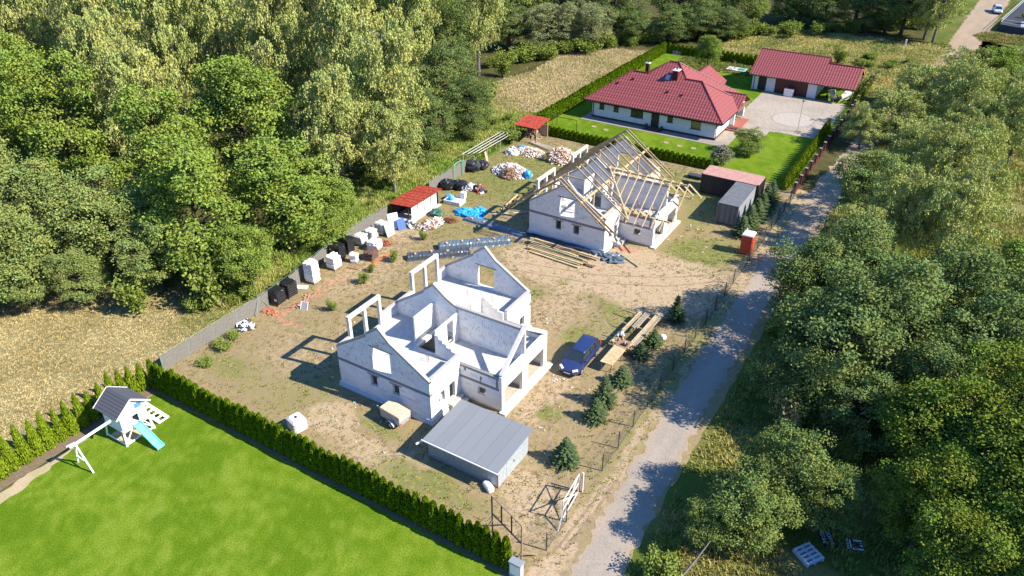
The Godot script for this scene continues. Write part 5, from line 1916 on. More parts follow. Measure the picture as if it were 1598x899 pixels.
func water_tank() -> void:
	var t = thing("water_tank", "white cube water tank with a black cap behind the thuja hedge", "tank", Vector3(-34.35, 0, -26.95), -0.25)
	var b = MB.new()
	b.bevel_box(Vector3(0, 0.62, 0), Vector3(1.15, 1.0, 1.0), 0.12)
	part("bottle", b, M("white_plastic", 0.8, 0.8, 0.8, 0.5), t)
	for k in 4:
		var r = MB.new()
		var y = 0.25 + k * 0.25
		r.bar(Vector3(-0.6, y, 0.53), Vector3(0.6, y, 0.53), 0.02, 0.02)
		r.bar(Vector3(0.6, y, 0.53), Vector3(0.6, y, -0.53), 0.02, 0.02)
		r.bar(Vector3(-0.6, y, -0.53), Vector3(0.6, y, -0.53), 0.02, 0.02)
		r.bar(Vector3(-0.6, y, 0.53), Vector3(-0.6, y, -0.53), 0.02, 0.02)
		part("cage_bar", r, mats.pale_metal, t)
	var c = MB.new()
	c.tube(Vector3(-0.05, 1.12, 0), Vector3(-0.05, 1.2, 0), 0.1, 0.09, 10)
	part("cap", c, mats.black_steel, t)
	var p = MB.new()
	p.box(-0.6, 0.6, 0, 0.12, -0.53, 0.53)
	part("pallet", p, M("pallet_wood", 0.40, 0.30, 0.19, 0.85, 0, "wood", 1.0), t)

func wheel(parent: Node, o: Vector3, s: int, r: float) -> void:
	var w = MB.new()
	w.lathe(o, [Vector2(r * 0.62, -0.1), Vector2(r * 0.95, -0.1), Vector2(r, -0.06), Vector2(r, 0.06), Vector2(r * 0.95, 0.1), Vector2(r * 0.62, 0.1)], 18, Basis(Vector3(0, 0, 1), Vector3(1, 0, 0), Vector3(0, 1, 0)))
	var p = part("wheel", w, M("tyre", 0.025, 0.025, 0.025, 0.9), parent)
	var d = MB.new()
	for k in 5:
		var a = TAU * k / 5
		d.bar(o + Vector3(s * 0.09, 0, 0), o + Vector3(s * 0.08, cos(a) * r * 0.6, sin(a) * r * 0.6), 0.1, 0.03)
	d.lathe(o, [Vector2(r * 0.66, -0.095), Vector2(r * 0.66, 0.095), Vector2(r * 0.58, 0.08), Vector2(r * 0.58, -0.08)], 18, Basis(Vector3(0, 0, 1), Vector3(1, 0, 0), Vector3(0, 1, 0)))
	part("rim", d, M("alloy", 0.6, 0.6, 0.62, 0.3, 0.7), p)

func car_shape(t: Node3D, paint: Material, full: bool) -> void:
	# nose towards +Z; body lofted through cross-sections [z, half width, sill, shoulder]
	var secs = [[-2.28, 0.70, 0.42, 0.78], [-2.2, 0.80, 0.32, 0.92], [-1.9, 0.86, 0.27, 0.95], [-1.0, 0.88, 0.25, 0.93], [0.3, 0.88, 0.25, 0.90], [0.95, 0.87, 0.25, 0.88], [1.55, 0.85, 0.27, 0.80], [2.0, 0.78, 0.30, 0.70], [2.2, 0.62, 0.36, 0.58]]
	var b = MB.new()
	var rings = []
	for s in secs:
		var hw: float = s[1]
		rings.append([Vector3(-hw + 0.06, s[2], s[0]), Vector3(-hw, s[2] + 0.12, s[0]), Vector3(-hw - 0.005, lerpf(s[2], s[3], 0.65), s[0]), Vector3(-hw + 0.06, s[3], s[0]), Vector3(-hw * 0.5, s[3] + 0.05, s[0]), Vector3(0, s[3] + 0.065, s[0]),
			Vector3(hw * 0.5, s[3] + 0.05, s[0]), Vector3(hw - 0.06, s[3], s[0]), Vector3(hw + 0.005, lerpf(s[2], s[3], 0.65), s[0]), Vector3(hw, s[2] + 0.12, s[0]), Vector3(hw - 0.06, s[2], s[0])])
	for i in rings.size() - 1:
		for k in 11:
			var k2 = (k + 1) % 11
			b.quad(rings[i][k2], rings[i][k], rings[i + 1][k], rings[i + 1][k2])
	for k in range(1, 10):
		b.tri(rings[0][0], rings[0][k], rings[0][k + 1])
		var e: Array = rings[rings.size() - 1]
		b.tri(e[0], e[k + 1], e[k])
	part("body", b, paint, t)
	# roof on its pillars
	var roof = MB.new()
	var rp = [[-2.02, 0.56, 1.36], [-1.6, 0.60, 1.44], [-0.4, 0.61, 1.47], [0.15, 0.58, 1.43], [0.32, 0.54, 1.38]]
	for i in rp.size() - 1:
		var a: Array = rp[i]
		var c: Array = rp[i + 1]
		for q in [[-1.0, -0.85], [-0.85, 0.0], [0.0, 0.85], [0.85, 1.0]]:
			var dy0 = -0.05 if absf(q[0]) == 1.0 else (0.0 if absf(q[0]) > 0.5 else 0.025)
			var dy1 = -0.05 if absf(q[1]) == 1.0 else (0.0 if absf(q[1]) > 0.5 else 0.025)
			roof.quad(Vector3(a[1] * q[0], a[2] + dy0, a[0]), Vector3(c[1] * q[0], c[2] + dy0, c[0]), Vector3(c[1] * q[1], c[2] + dy1, c[0]), Vector3(a[1] * q[1], a[2] + dy1, a[0]))
			roof.quad(Vector3(a[1] * q[1], a[2] + dy1 - 0.04, a[0]), Vector3(c[1] * q[1], c[2] + dy1 - 0.04, c[0]), Vector3(c[1] * q[0], c[2] + dy0 - 0.04, c[0]), Vector3(a[1] * q[0], a[2] + dy0 - 0.04, a[0]))
	for s in [-1, 1]:
		roof.bar(Vector3(s * 0.54, 1.36, 0.32), Vector3(s * 0.76, 0.92, 1.1), 0.06, 0.06)
		roof.bar(Vector3(s * 0.60, 1.4, -0.5), Vector3(s * 0.80, 0.93, -0.42), 0.02, 0.09)
		roof.bar(Vector3(s * 0.59, 1.38, -1.35), Vector3(s * 0.80, 0.95, -1.3), 0.02, 0.1)
		roof.bar(Vector3(s * 0.56, 1.34, -2.0), Vector3(s * 0.76, 0.94, -2.15), 0.08, 0.08)
	part("roof", roof, paint, t)
	var gl = M("car_glass", 0.02, 0.03, 0.032, 0.06)
	var ws = MB.new()
	ws.quad(Vector3(-0.74, 0.93, 1.08), Vector3(0.74, 0.93, 1.08), Vector3(0.53, 1.36, 0.34), Vector3(-0.53, 1.36, 0.34))
	ws.quad(Vector3(-0.53, 1.35, 0.33), Vector3(0.53, 1.35, 0.33), Vector3(0.74, 0.92, 1.07), Vector3(-0.74, 0.92, 1.07))
	part("windscreen", ws, gl, t)
	var rs = MB.new()
	rs.quad(Vector3(0.74, 0.95, -2.14), Vector3(-0.74, 0.95, -2.14), Vector3(-0.54, 1.33, -2.02), Vector3(0.54, 1.33, -2.02))
	part("rear_window", rs, gl, t)
	for s in [-1, 1]:
		for w in [[0.98, 0.28, -0.45, 0.58], [-0.5, -0.5, -1.3, 0.6], [-1.38, -1.38, -2.08, 0.58]]:
			var q = MB.new()
			var p0 = Vector3(s * 0.775, 0.94, w[0])
			var p1 = Vector3(s * 0.575, 1.37, w[1])
			var p2 = Vector3(s * 0.58, 1.38, w[2])
			var p3 = Vector3(s * 0.785, 0.945, w[2])
			q.quad(p0, p3, p2, p1)
			part("side_window", q, gl, t)
		wheel(t, Vector3(s * 0.79, 0.31, 1.36), s, 0.31)
		wheel(t, Vector3(s * 0.79, 0.31, -1.36), s, 0.31)
		var hl = MB.new()
		hl.bar(Vector3(s * 0.42, 0.68, 2.1), Vector3(s * 0.76, 0.74, 1.85), 0.16, 0.14)
		part("headlight", hl, M("lamp_lens", 0.75, 0.77, 0.8, 0.15), t)
		var tl = MB.new()
		tl.box(s * 0.78 - 0.05, s * 0.78 + 0.05, 0.62, 1.0, -2.26, -2.12)
		part("tail_light", tl, M("red_light", 0.45, 0.03, 0.03, 0.3), t)
		var mi = MB.new()
		mi.bevel_box(Vector3(s * 0.93, 0.98, 0.8), Vector3(0.18, 0.13, 0.1), 0.02)
		part("mirror", mi, paint, t)
		if full:
			var dh = MB.new()
			for z in [-0.15, -1.15]:
				dh.box(s * 0.885 - 0.012, s * 0.885 + 0.012, 0.78, 0.81, z - 0.1, z + 0.1)
			part("door_handle", dh, paint, t)
			var tr = MB.new()
			tr.box(s * 0.885 - 0.01, s * 0.885 + 0.014, 0.5, 0.55, -1.0, 1.0)
			part("side_trim", tr, M("black_steel", 0.02, 0.02, 0.022, 0.5), t)
			var rl = MB.new()
			rl.bar(Vector3(s * 0.56, 1.47, -1.8), Vector3(s * 0.56, 1.48, 0.0), 0.03, 0.03)
			part("roof_rail", rl, paint, t)
	var np = MB.new()
	np.bar(Vector3(-0.26, 0.46, 2.23), Vector3(0.26, 0.46, 2.23), 0.012, 0.11)
	part("number_plate", np, M("plate_white", 0.8, 0.8, 0.8, 0.4), t)
	var gr = MB.new()
	gr.bar(Vector3(-0.36, 0.62, 2.19), Vector3(0.36, 0.62, 2.19), 0.04, 0.07)
	part("grille", gr, mats.black_steel if mats.has("black_steel") else M("black_steel", 0.02, 0.02, 0.022, 0.5), t)
	var bp = MB.new()
	bp.bar(Vector3(-0.66, 0.36, 2.19), Vector3(0.66, 0.36, 2.19), 0.06, 0.1)
	part("bumper_strip", bp, mats.black_steel, t)

func cars() -> void:
	var blue = M("blue_paint", 0.012, 0.023, 0.095, 0.3)
	blue.clearcoat_enabled = true
	blue.clearcoat = 0.8
	var t = thing("blue_car", "dark blue estate car parked beside the timber trestles", "car", Vector3(-20.92, 0.006, -44.42), 0.03)
	car_shape(t, blue, true)
	t.scale = Vector3(1.0, 0.93, 1.02)
	var g = M("silver_paint", 0.5, 0.55, 0.62, 0.35, 0.3)
	var t2 = thing("silver_car", "silver blue car parked on the sandy road near the white railing", "car", Vector3(-0.5, 0.02, -203), 0.15)
	car_shape(t2, g, false)

func play_house() -> void:
	var w = M("play_white", 0.80, 0.80, 0.80, 0.6)
	var grey = M("shingle_grey", 0.085, 0.088, 0.10, 0.85)
	var cyan = M("slide_cyan", 0.16, 0.58, 0.72, 0.35)
	var t = thing("play_tower", "white wooden play tower with grey shingle roof, swing beam and cyan slide", "play tower", Vector3(-44.3, 0.012, -20.6))
	var x0 = -1.0
	var x1 = 1.0
	var z0 = -0.98
	var z1 = 0.98
	for p in [[x0, z0], [x0, z1], [x1, z0], [x1, z1]]:
		var l = MB.new()
		l.bar(Vector3(p[0] * 1.12, 0, p[1] * 1.12), Vector3(p[0], 1.15, p[1]), 0.11, 0.11)
		part("leg", l, w, t)
	var br = MB.new()
	for s in [[-1.1, 1.1, 1.1, 1.1], [1.1, 1.1, 1.1, -1.1], [1.1, -1.1, -1.1, -1.1]]:
		br.bar(Vector3(s[0], 0.12, s[1]), Vector3(s[2], 0.12, s[3]), 0.08, 0.1)
	br.bar(Vector3(1.08, 0.15, 1.08), Vector3(1.02, 1.1, 0.3), 0.07, 0.07)
	br.bar(Vector3(1.08, 0.15, -1.08), Vector3(1.02, 1.1, -0.3), 0.07, 0.07)
	part("brace", br, w, t)
	var pl = MB.new()
	pl.box(x0 - 0.05, x1 + 0.12, 1.1, 1.2, z0 - 0.05, z1 + 0.05)
	part("platform", pl, w, t)
	# boarded walls, board by board
	for k in 9:
		var a = z0 + k * 0.2178
		var ym = 2.55 + 0.85 * (1.0 - absf(a + 0.108) / 1.0)
		if k != 4 and k != 3:
			var f = MB.new()
			f.box(x1 - 0.03, x1, 1.2, ym, a, a + 0.212)
			part("wall_board", f, w, t)
		else:
			var f2 = MB.new()
			f2.box(x1 - 0.03, x1, 1.95, ym, a, a + 0.212)
			part("wall_board", f2, w, t)
		var bk = MB.new()
		bk.box(x0, x0 + 0.03, 1.2, ym, a, a + 0.212)
		part("wall_board", bk, w, t)
		var b = x0 + 0.04 + k * 0.2135
		for z in [z0, z1 - 0.03]:
			var s = MB.new()
			s.box(b, b + 0.208, 1.2, 2.0 if k > 1 and k < 7 else 2.62, z, z + 0.03)
			part("wall_board", s, w, t)
	var wi = MB.new()
	wi.box(x1 - 0.02, x1 + 0.012, 2.35, 2.75, -0.75, -0.25)
	part("window", wi, M("blue_pane", 0.10, 0.25, 0.5, 0.2), t)
	var wb = MB.new()
	wb.box(x0 + 0.5, x1 - 0.5, 2.05, 2.55, z1 - 0.02, z1 - 0.01)
	part("window", wb, mats.blue_pane, t)
	# roof slopes of shingle rows
	for s in [-1, 1]:
		for k in 7:
			var u0 = k / 7.0
			var u1 = (k + 1.15) / 7.0
			var m = MB.new()
			m.hexa([Vector3(-1.25, 3.5 - 0.95 * u1 + 0.01, s * 1.28 * u1), Vector3(1.3, 3.5 - 0.95 * u1 + 0.01, s * 1.28 * u1), Vector3(1.3, 3.5 - 0.95 * u0 - 0.02, s * 1.28 * u0), Vector3(-1.25, 3.5 - 0.95 * u0 - 0.02, s * 1.28 * u0),
				Vector3(-1.25, 3.5 - 0.95 * u1 + 0.045, s * 1.28 * u1), Vector3(1.3, 3.5 - 0.95 * u1 + 0.045, s * 1.28 * u1), Vector3(1.3, 3.5 - 0.95 * u0 + 0.01, s * 1.28 * u0), Vector3(-1.25, 3.5 - 0.95 * u0 + 0.01, s * 1.28 * u0)])
			part("shingle_row", m, grey, t)
		for x in [-1.27, 1.30]:
			var bb = MB.new()
			bb.bar(Vector3(x, 3.49, 0), Vector3(x, 2.52, s * 1.32), 0.035, 0.12)
			part("barge_board", bb, w, t)
	# swing beam and trestle
	var sb = MB.new()
	sb.bar(Vector3(0.65, 2.35, 1.0), Vector3(0.55, 2.22, 4.3), 0.12, 0.14)
	part("swing_beam", sb, w, t)
	var tr = MB.new()
	tr.bar(Vector3(0.5, 2.2, 3.9), Vector3(1.38, 0, 3.85), 0.1, 0.1)
	tr.bar(Vector3(0.5, 2.2, 3.9), Vector3(-0.42, 0, 3.78), 0.1, 0.1)
	tr.bar(Vector3(0.5, 2.3, 3.9), Vector3(0.15, 2.1, 4.3), 0.09, 0.09)
	tr.bar(Vector3(0.95, 0.75, 3.85), Vector3(-0.1, 0.75, 3.8), 0.08, 0.08)
	part("swing_trestle", tr, w, t)
	# slide with raised sides and a flat run-out
	var sl = MB.new()
	var prev = Vector3(1.05, 1.22, 0)
	for q in [Vector3(1.3, 1.2, 0), Vector3(2.9, 0.28, 0.02), Vector3(3.35, 0.13, 0.02)]:
		for s in [[-0.25, 0.25, 0.0, 0.03], [-0.29, -0.24, 0.0, 0.15], [0.24, 0.29, 0.0, 0.15]]:
			sl.hexa([prev + Vector3(0, s[2], s[1]), q + Vector3(0, s[2], s[1]), q + Vector3(0, s[2], s[0]), prev + Vector3(0, s[2], s[0]),
				prev + Vector3(0, s[3], s[1]), q + Vector3(0, s[3], s[1]), q + Vector3(0, s[3], s[0]), prev + Vector3(0, s[3], s[0])])
		prev = q
	part("slide", sl, cyan, t)
	# climbing ramp with square holes
	var ra = MB.new()
	var a0 = Vector3(-0.45, 1.15, -1.45)
	var a1 = Vector3(1.0, 0.08, -1.95)
	for s in [-0.32, 0.32]:
		ra.bar(a0 + Vector3(0, 0, s), a1 + Vector3(0, 0, s), 0.26, 0.06)
	for k in 6:
		var c = a0.lerp(a1, k / 5.0)
		ra.bar(c - Vector3(0, 0, 0.44), c + Vector3(0, 0, 0.44), 0.15, 0.055)
	part("climbing_ramp", ra, w, t)
	var sa = MB.new()
	sa.box(-0.9, 0.95, 0, 0.05, -0.9, 0.95)
	part("sand_pit", sa, M("sand", 0.5, 0.4, 0.27, 0.95), t)

func net_body(bones: Array, cell: float) -> MB:
	# bones: [a, b, ra, rb, colour]; one continuous skin by surface nets over a smooth union of capsules
	var lo = Vector3(9, 9, 9)
	var hi = -lo
	for b in bones:
		for p in [b[0], b[1]]:
			lo = lo.min(p - Vector3.ONE * 0.2)
			hi = hi.max(p + Vector3.ONE * 0.2)
	var n = Vector3i(((hi - lo) / cell).ceil())
	var val = PackedFloat32Array()
	val.resize((n.x + 1) * (n.y + 1) * (n.z + 1))
	var sx = 1
	var sy = n.x + 1
	var sz = (n.x + 1) * (n.y + 1)
	var who = PackedInt32Array()
	who.resize(val.size())
	for k in n.z + 1:
		for j in n.y + 1:
			for i in n.x + 1:
				var p = lo + Vector3(i, j, k) * cell
				var acc = 0.0
				var best = 9.0
				var bi = 0
				for q in bones.size():
					var b: Array = bones[q]
					var ab: Vector3 = b[1] - b[0]
					var t = clampf((p - b[0]).dot(ab) / maxf(ab.length_squared(), 1e-6), 0, 1)
					var d: float = p.distance_to(b[0] + ab * t) - lerpf(b[2], b[3], t)
					acc += exp(-d * 45.0)
					if d < best:
						best = d
						bi = q
				val[i * sx + j * sy + k * sz] = -log(acc) / 45.0
				who[i * sx + j * sy + k * sz] = bi
	var mb = MB.new()
	var cellp = {}
	for k in n.z:
		for j in n.y:
			for i in n.x:
				var o = i * sx + j * sy + k * sz
				var s = Vector3.ZERO
				var c = 0
				for e in [[0, sx], [0, sy], [0, sz], [sx, sx + sy], [sx, sx + sz], [sy, sy + sx], [sy, sy + sz], [sz, sz + sx], [sz, sz + sy], [sx + sy, sx + sy + sz], [sx + sz, sx + sy + sz], [sy + sz, sx + sy + sz]]:
					var va = val[o + e[0]]
					var vb = val[o + e[1]]
					if (va < 0.0) != (vb < 0.0):
						var t = va / (va - vb)
						var f = func(q: int) -> Vector3: return Vector3(1 if q % sy == 1 or q == sx else 0, 0, 0) if false else Vector3(float((q % sz) % sy), float((q % sz) / sy), float(q / sz))
						s += f.call(e[0]).lerp(f.call(e[1]), t)
						c += 1
				if c > 0:
					cellp[o] = lo + (Vector3(i, j, k) + s / c) * cell
	for k in range(1, n.z):
		for j in range(1, n.y):
			for i in range(1, n.x):
				var o = i * sx + j * sy + k * sz
				mb.col = bones[who[o]][4]
				for ax in [[sx, sy, sz], [sy, sz, sx], [sz, sx, sy]]:
					var va = val[o]
					var vb = val[o + ax[0]]
					if (va < 0.0) == (vb < 0.0):
						continue
					var p = [cellp.get(o), cellp.get(o - ax[1]), cellp.get(o - ax[1] - ax[2]), cellp.get(o - ax[2])]
					if p.has(null):
						continue
					if va < 0.0:
						mb.quad(p[0], p[1], p[2], p[3])
					else:
						mb.quad(p[3], p[2], p[1], p[0])
	return mb

func worker(at: Vector3, turn: float) -> void:
	var skin = Color(0.46, 0.27, 0.19)
	var shirt = Color(0.62, 0.72, 0.82)
	var jean = Color(0.03, 0.035, 0.05)
	var shoe = Color(0.04, 0.03, 0.03)
	var hip = Vector3(0, 0.93, 0)
	var neck = Vector3(0, 1.38, 0.22)
	var bones = [[hip + Vector3(0, 0.05, 0), Vector3(0, 1.2, 0.12), 0.145, 0.16, shirt], [Vector3(-0.14, 1.3, 0.18), Vector3(0.14, 1.3, 0.18), 0.095, 0.095, shirt], [Vector3(0, 1.2, 0.12), Vector3(0, 1.33, 0.19), 0.16, 0.13, shirt],
		[Vector3(0, 0.9, -0.01), hip, 0.15, 0.15, jean], [neck, neck + Vector3(0, 0.07, 0.04), 0.055, 0.055, skin], [neck + Vector3(0, 0.15, 0.08), neck + Vector3(0, 0.22, 0.09), 0.085, 0.095, skin], [neck + Vector3(0, 0.14, 0.17), neck + Vector3(0, 0.155, 0.185), 0.018, 0.014, skin]]
	for s in [-1, 1]:
		bones.append([Vector3(s * 0.09, 0.88, 0), Vector3(s * 0.11, 0.48, 0.06 * s), 0.09, 0.062, jean])
		bones.append([Vector3(s * 0.11, 0.48, 0.06 * s), Vector3(s * 0.12, 0.09, 0.05 * s - 0.04), 0.06, 0.042, jean])
		bones.append([Vector3(s * 0.12, 0.05, 0.05 * s - 0.06), Vector3(s * 0.13, 0.04, 0.05 * s + 0.14), 0.045, 0.036, shoe])
		bones.append([Vector3(s * 0.19, 1.31, 0.19), Vector3(s * 0.25, 1.08, 0.3), 0.056, 0.046, shirt])
		bones.append([Vector3(s * 0.25, 1.08, 0.3), Vector3(s * 0.17, 0.95, 0.5), 0.042, 0.03, skin])
		var wr = Vector3(s * 0.17, 0.95, 0.5)
		bones.append([wr, wr + Vector3(-s * 0.01, -0.02, 0.07), 0.03, 0.034, skin])
		for q in 4:
			var r0 = wr + Vector3(-s * 0.01 + (q - 1.5) * 0.019, -0.02, 0.085)
			bones.append([r0, r0 + Vector3(0, -0.012, 0.05 + 0.008 * (1 - absi(q - 1))), 0.0095, 0.009, skin])
		bones.append([wr + Vector3(-s * 0.03, -0.02, 0.04), wr + Vector3(-s * 0.065, -0.03, 0.075), 0.011, 0.009, skin])
	var t = thing("person", "person in light blue shirt and dark trousers bending over the saw trestle", "person", at, turn)
	part("body", net_body(bones, 0.024), M("clothed", 1, 1, 1, 0.85), t)
	var h = MB.new()
	h.lathe(neck + Vector3(0, 0.185, 0.07), [Vector2(0.095, -0.03), Vector2(0.11, 0.03), Vector2(0.098, 0.09), Vector2(0.06, 0.135), Vector2(0.0, 0.148)], 12)
	part("hair", h, M("dark_hair", 0.03, 0.022, 0.018, 0.7), t)

func timber_yard() -> void:
	rng.seed = 404
	var pale = M("weathered_pole", 0.48, 0.43, 0.33, 0.85, 0, "wood", 0.7)
	var green = M("treated_timber", 0.46, 0.52, 0.33, 0.85, 0, "wood", 0.6)
	var yel = M("yellow_timber", 0.72, 0.58, 0.34, 0.85, 0, "wood", 0.6)
	var brown = M("brown_board", 0.42, 0.28, 0.17, 0.85, 0, "wood", 0.6)
	# trestles with long timbers, by the car
	for s in [[-20.3, -47.9], [-19.6, -50.4], [-20.4, -52.2]]:
		var t = thing("trestle", "low timber trestle carrying long beams beside the blue car", "trestle", Vector3(s[0] + 1.9, 0, s[1]), 0, "trestles beside the blue car")
		var b = MB.new()
		b.bar(Vector3(-2.3, 0.62, -0.1), Vector3(1.0, 0.62, 0.0), 0.09, 0.1)
		part("crossbeam", b, pale, t)
		for x in [-1.2, 0.7]:
			for z in [-0.3, 0.3]:
				var l = MB.new()
				l.bar(Vector3(x, 0.6, 0), Vector3(x, 0, z), 0.07, 0.05)
				part("leg", l, pale, t)
	for q in [[-19.5, -47.4, -19.25, -52.6], [-19.4, -47.3, -19.1, -52.5], [-18.9, -50.1, -18.8, -52.7], [-18.72, -50.0, -18.62, -52.6], [-18.55, -50.2, -18.45, -52.7], [-18.1, -47.2, -17.85, -53.6], [-17.95, -47.1, -17.68, -53.5], [-17.8, -47.6, -17.55, -53.8], [-17.62, -47.9, -17.4, -53.2], [-17.7, -47.5, -17.5, -51.2]]:
		var b = MB.new()
		b.bar(Vector3(0, 0, 0), Vector3(q[2] - q[0], 0.0, q[3] - q[1]), 0.13, 0.13)
		solo("long_beam", "long pale squared beam lying on the trestles beside the blue car", "beam", b, pale if rng.randf() < 0.7 else yel, Vector3(q[0], 0.735, q[1]), 0, "beams on the trestles")
	var tb = thing("work_table", "tan plywood work table with a brown end beside the beams", "table", Vector3(-18.55, 0, -45.9), -0.02)
	for k in 3:
		var pnl = MB.new()
		pnl.box(-0.52 + k * 0.35, -0.18 + k * 0.35, 0.8, 0.85, -1.0, 1.55)
		part("board", pnl, yel, tb)
	var p2 = MB.new()
	p2.box(-0.5, 0.5, 0.8, 0.86, -2.1, -1.02)
	part("brown_board", p2, brown, tb)
	for x in [-0.42, 0.42]:
		for z in [-1.9, -0.4, 1.4]:
			var l = MB.new()
			l.box(x - 0.04, x + 0.04, 0, 0.8, z - 0.04, z + 0.04)
			part("leg", l, pale, tb)
	var sw = thing("bench_saw", "small black saw standing on the brown end of the work table", "saw", Vector3(-18.3, 0.86, -47.3))
	var sb = MB.new()
	sb.bevel_box(Vector3(0, 0.08, 0), Vector3(0.4, 0.16, 0.35), 0.03)
	part("base", sb, mats.black_steel, sw)
	var bd = MB.new()
	bd.tube(Vector3(-0.02, 0.22, 0), Vector3(0.02, 0.22, 0), 0.14, 0.14, 14)
	part("blade", bd, mats.pale_metal, sw)
	worker(Vector3(-19.2, 0, -48.3), 0.55)
	# white sack on the verge grass
	var nz = noise(12, 0.3, 2)
	var sk = MB.new()
	sk.blob(Vector3(0, 0.22, 0), Vector3(0.3, 0.26, 0.24), nz, 0.35, 2.4)
	solo("white_sack", "crumpled white sack lying in the shade near the road fence", "sack", sk, M("sack_white", 0.62, 0.6, 0.58, 0.9), Vector3(-16.4, 0, -50.8))
	# timber stack in front of the timber-framed house
	var n = 0
	for layer in 3:
		for k in [9, 7, 4][layer]:
			var z: float = -60.25 + k * 0.3 + layer * 0.12 + rr(-0.04, 0.04)
			var xa: float = -34.6 + rr(-0.3, 0.8) + k * 0.12
			var L = rr(5.2, 7.6)
			var b = MB.new()
			var w = rr(0.16, 0.25)
			b.bar(Vector3(0, 0, 0), Vector3(L, 0, 0.25 + rr(-0.12, 0.12)), w, 0.09)
			solo("timber_plank", "long sawn plank in the loose stack before the timber-framed house", "plank", b, [yel, green, yel, green, yel, green, yel, brown][(n * 5 + layer) % 8], Vector3(xa, 0.12 + layer * 0.1, z), 0.0, "planks stacked before the timber-framed house")
			n += 1
	for x in [-33.4, -30.6, -28.0]:
		var b = MB.new()
		b.bar(Vector3(0, 0.04, -0.3), Vector3(0, 0.04, 2.9), 0.08, 0.07)
		solo("stack_bearer", "short bearer under the loose plank stack", "batten", b, yel, Vector3(x, 0, -60.4), 0, "bearers under the plank stack")
	var lp = MB.new()
	lp.bar(Vector3.ZERO, Vector3(3.0, 0.0, 1.6), 0.14, 0.1)
	solo("fallen_plank", "green plank lying aslant beside the timber-framed house corner", "plank", lp, green, Vector3(-25.9, 0.08, -62.3))
	for q in [[-41.3, -68.5, 0.5, 4.2, 1.0], [-40.6, -67.9, 0.3, 3.0, -0.2]]:
		var b = MB.new()
		b.bar(Vector3.ZERO, Vector3(q[2], 0, q[3]), 0.16, 0.14)
		b.bar(Vector3(0.15, 0.14, 0.2), Vector3(q[2], 0.14, q[3] * 0.8), 0.14, 0.12)
		solo("offcut_beam", "pale beam lying on the grass before the timber-framed house", "beam", b, yel, Vector3(q[0], 0.08, q[1]), 0, "beams lying in the grass")
	var prop = MB.new()
	prop.bar(Vector3.ZERO, Vector3(1.0, 1.9, 0.0), 0.1, 0.05)
	solo("leaning_board", "board leaning on the shaded side wall of the timber-framed house", "board", prop, pale, Vector3(-36.8, 0, -62.5))
	var al = MB.new()
	al.tube(Vector3(0, 0.1, 0), Vector3(-3.2, 0.5, 3.6), 0.04, 0.04, 6)
	solo("white_pipe", "thin pale pipe lying in the shade beside the timber-framed house", "pipe", al, mats.pale_metal, Vector3(-37.4, 0, -65.8))

func tarp_roll(called: String, label: String, a: Vector3, b: Vector3, w: float, h: float, m: Material, sd: int) -> void:
	# a long stack under tarpaulin: a rounded ridge with folds
	rng.seed = sd
	var nz = noise(sd, 0.55, 3)
	var mb = MB.new()
	var L = a.distance_to(b)
	var d = (b - a) / L
	var s = d.cross(Vector3.UP).normalized()
	var n = int(L / 0.16)
	var prof = [Vector2(-1.25, 0.0), Vector2(-1.0, 0.18), Vector2(-0.92, 0.8), Vector2(-0.7, 1.0), Vector2(0.0, 1.05), Vector2(0.7, 1.0), Vector2(0.92, 0.8), Vector2(1.0, 0.18), Vector2(1.3, 0.0)]
	var prev = []
	for i in n + 1:
		var t = float(i) / n
		var row = []
		var endk = 1.0 if i > 0 and i < n else 0.25
		for p in prof:
			var q = a + d * L * t
			var fold = nz.get_noise_3d(t * L * 6.0, p.x * 3.0, p.y * 3.0)
			row.append(q - s * (p.x * w * 0.5 * (1.0 + 0.12 * fold)) + Vector3(0, maxf(0.01, p.y * h * endk + 0.08 * fold * p.y), 0))
		if prev.size() > 0:
			for k in row.size() - 1:
				mb.quad(prev[k], prev[k + 1], row[k + 1], row[k])
		prev = row
	var t2 = thing(called, label, "covered stack", Vector3.ZERO)
	var base = (a + b) * 0.5
	t2.position = base
	var me = part("tarpaulin", mb, m, t2)
	me.position = -base
	for k in int(L / 1.6):
		var st = MB.new()
		var q = a + d * (0.9 + k * 1.6) + s * rr(-0.2, 0.2)
		st.cbox(q + Vector3(0, h * 1.04 + 0.06, 0), Vector3(0.26, 0.12, 0.18), Basis(Vector3.UP, rr(0, 3)))
		var so = part("weight_stone", st, M("weight_stone", 0.5, 0.36, 0.28, 0.9), t2)
		so.position = -base

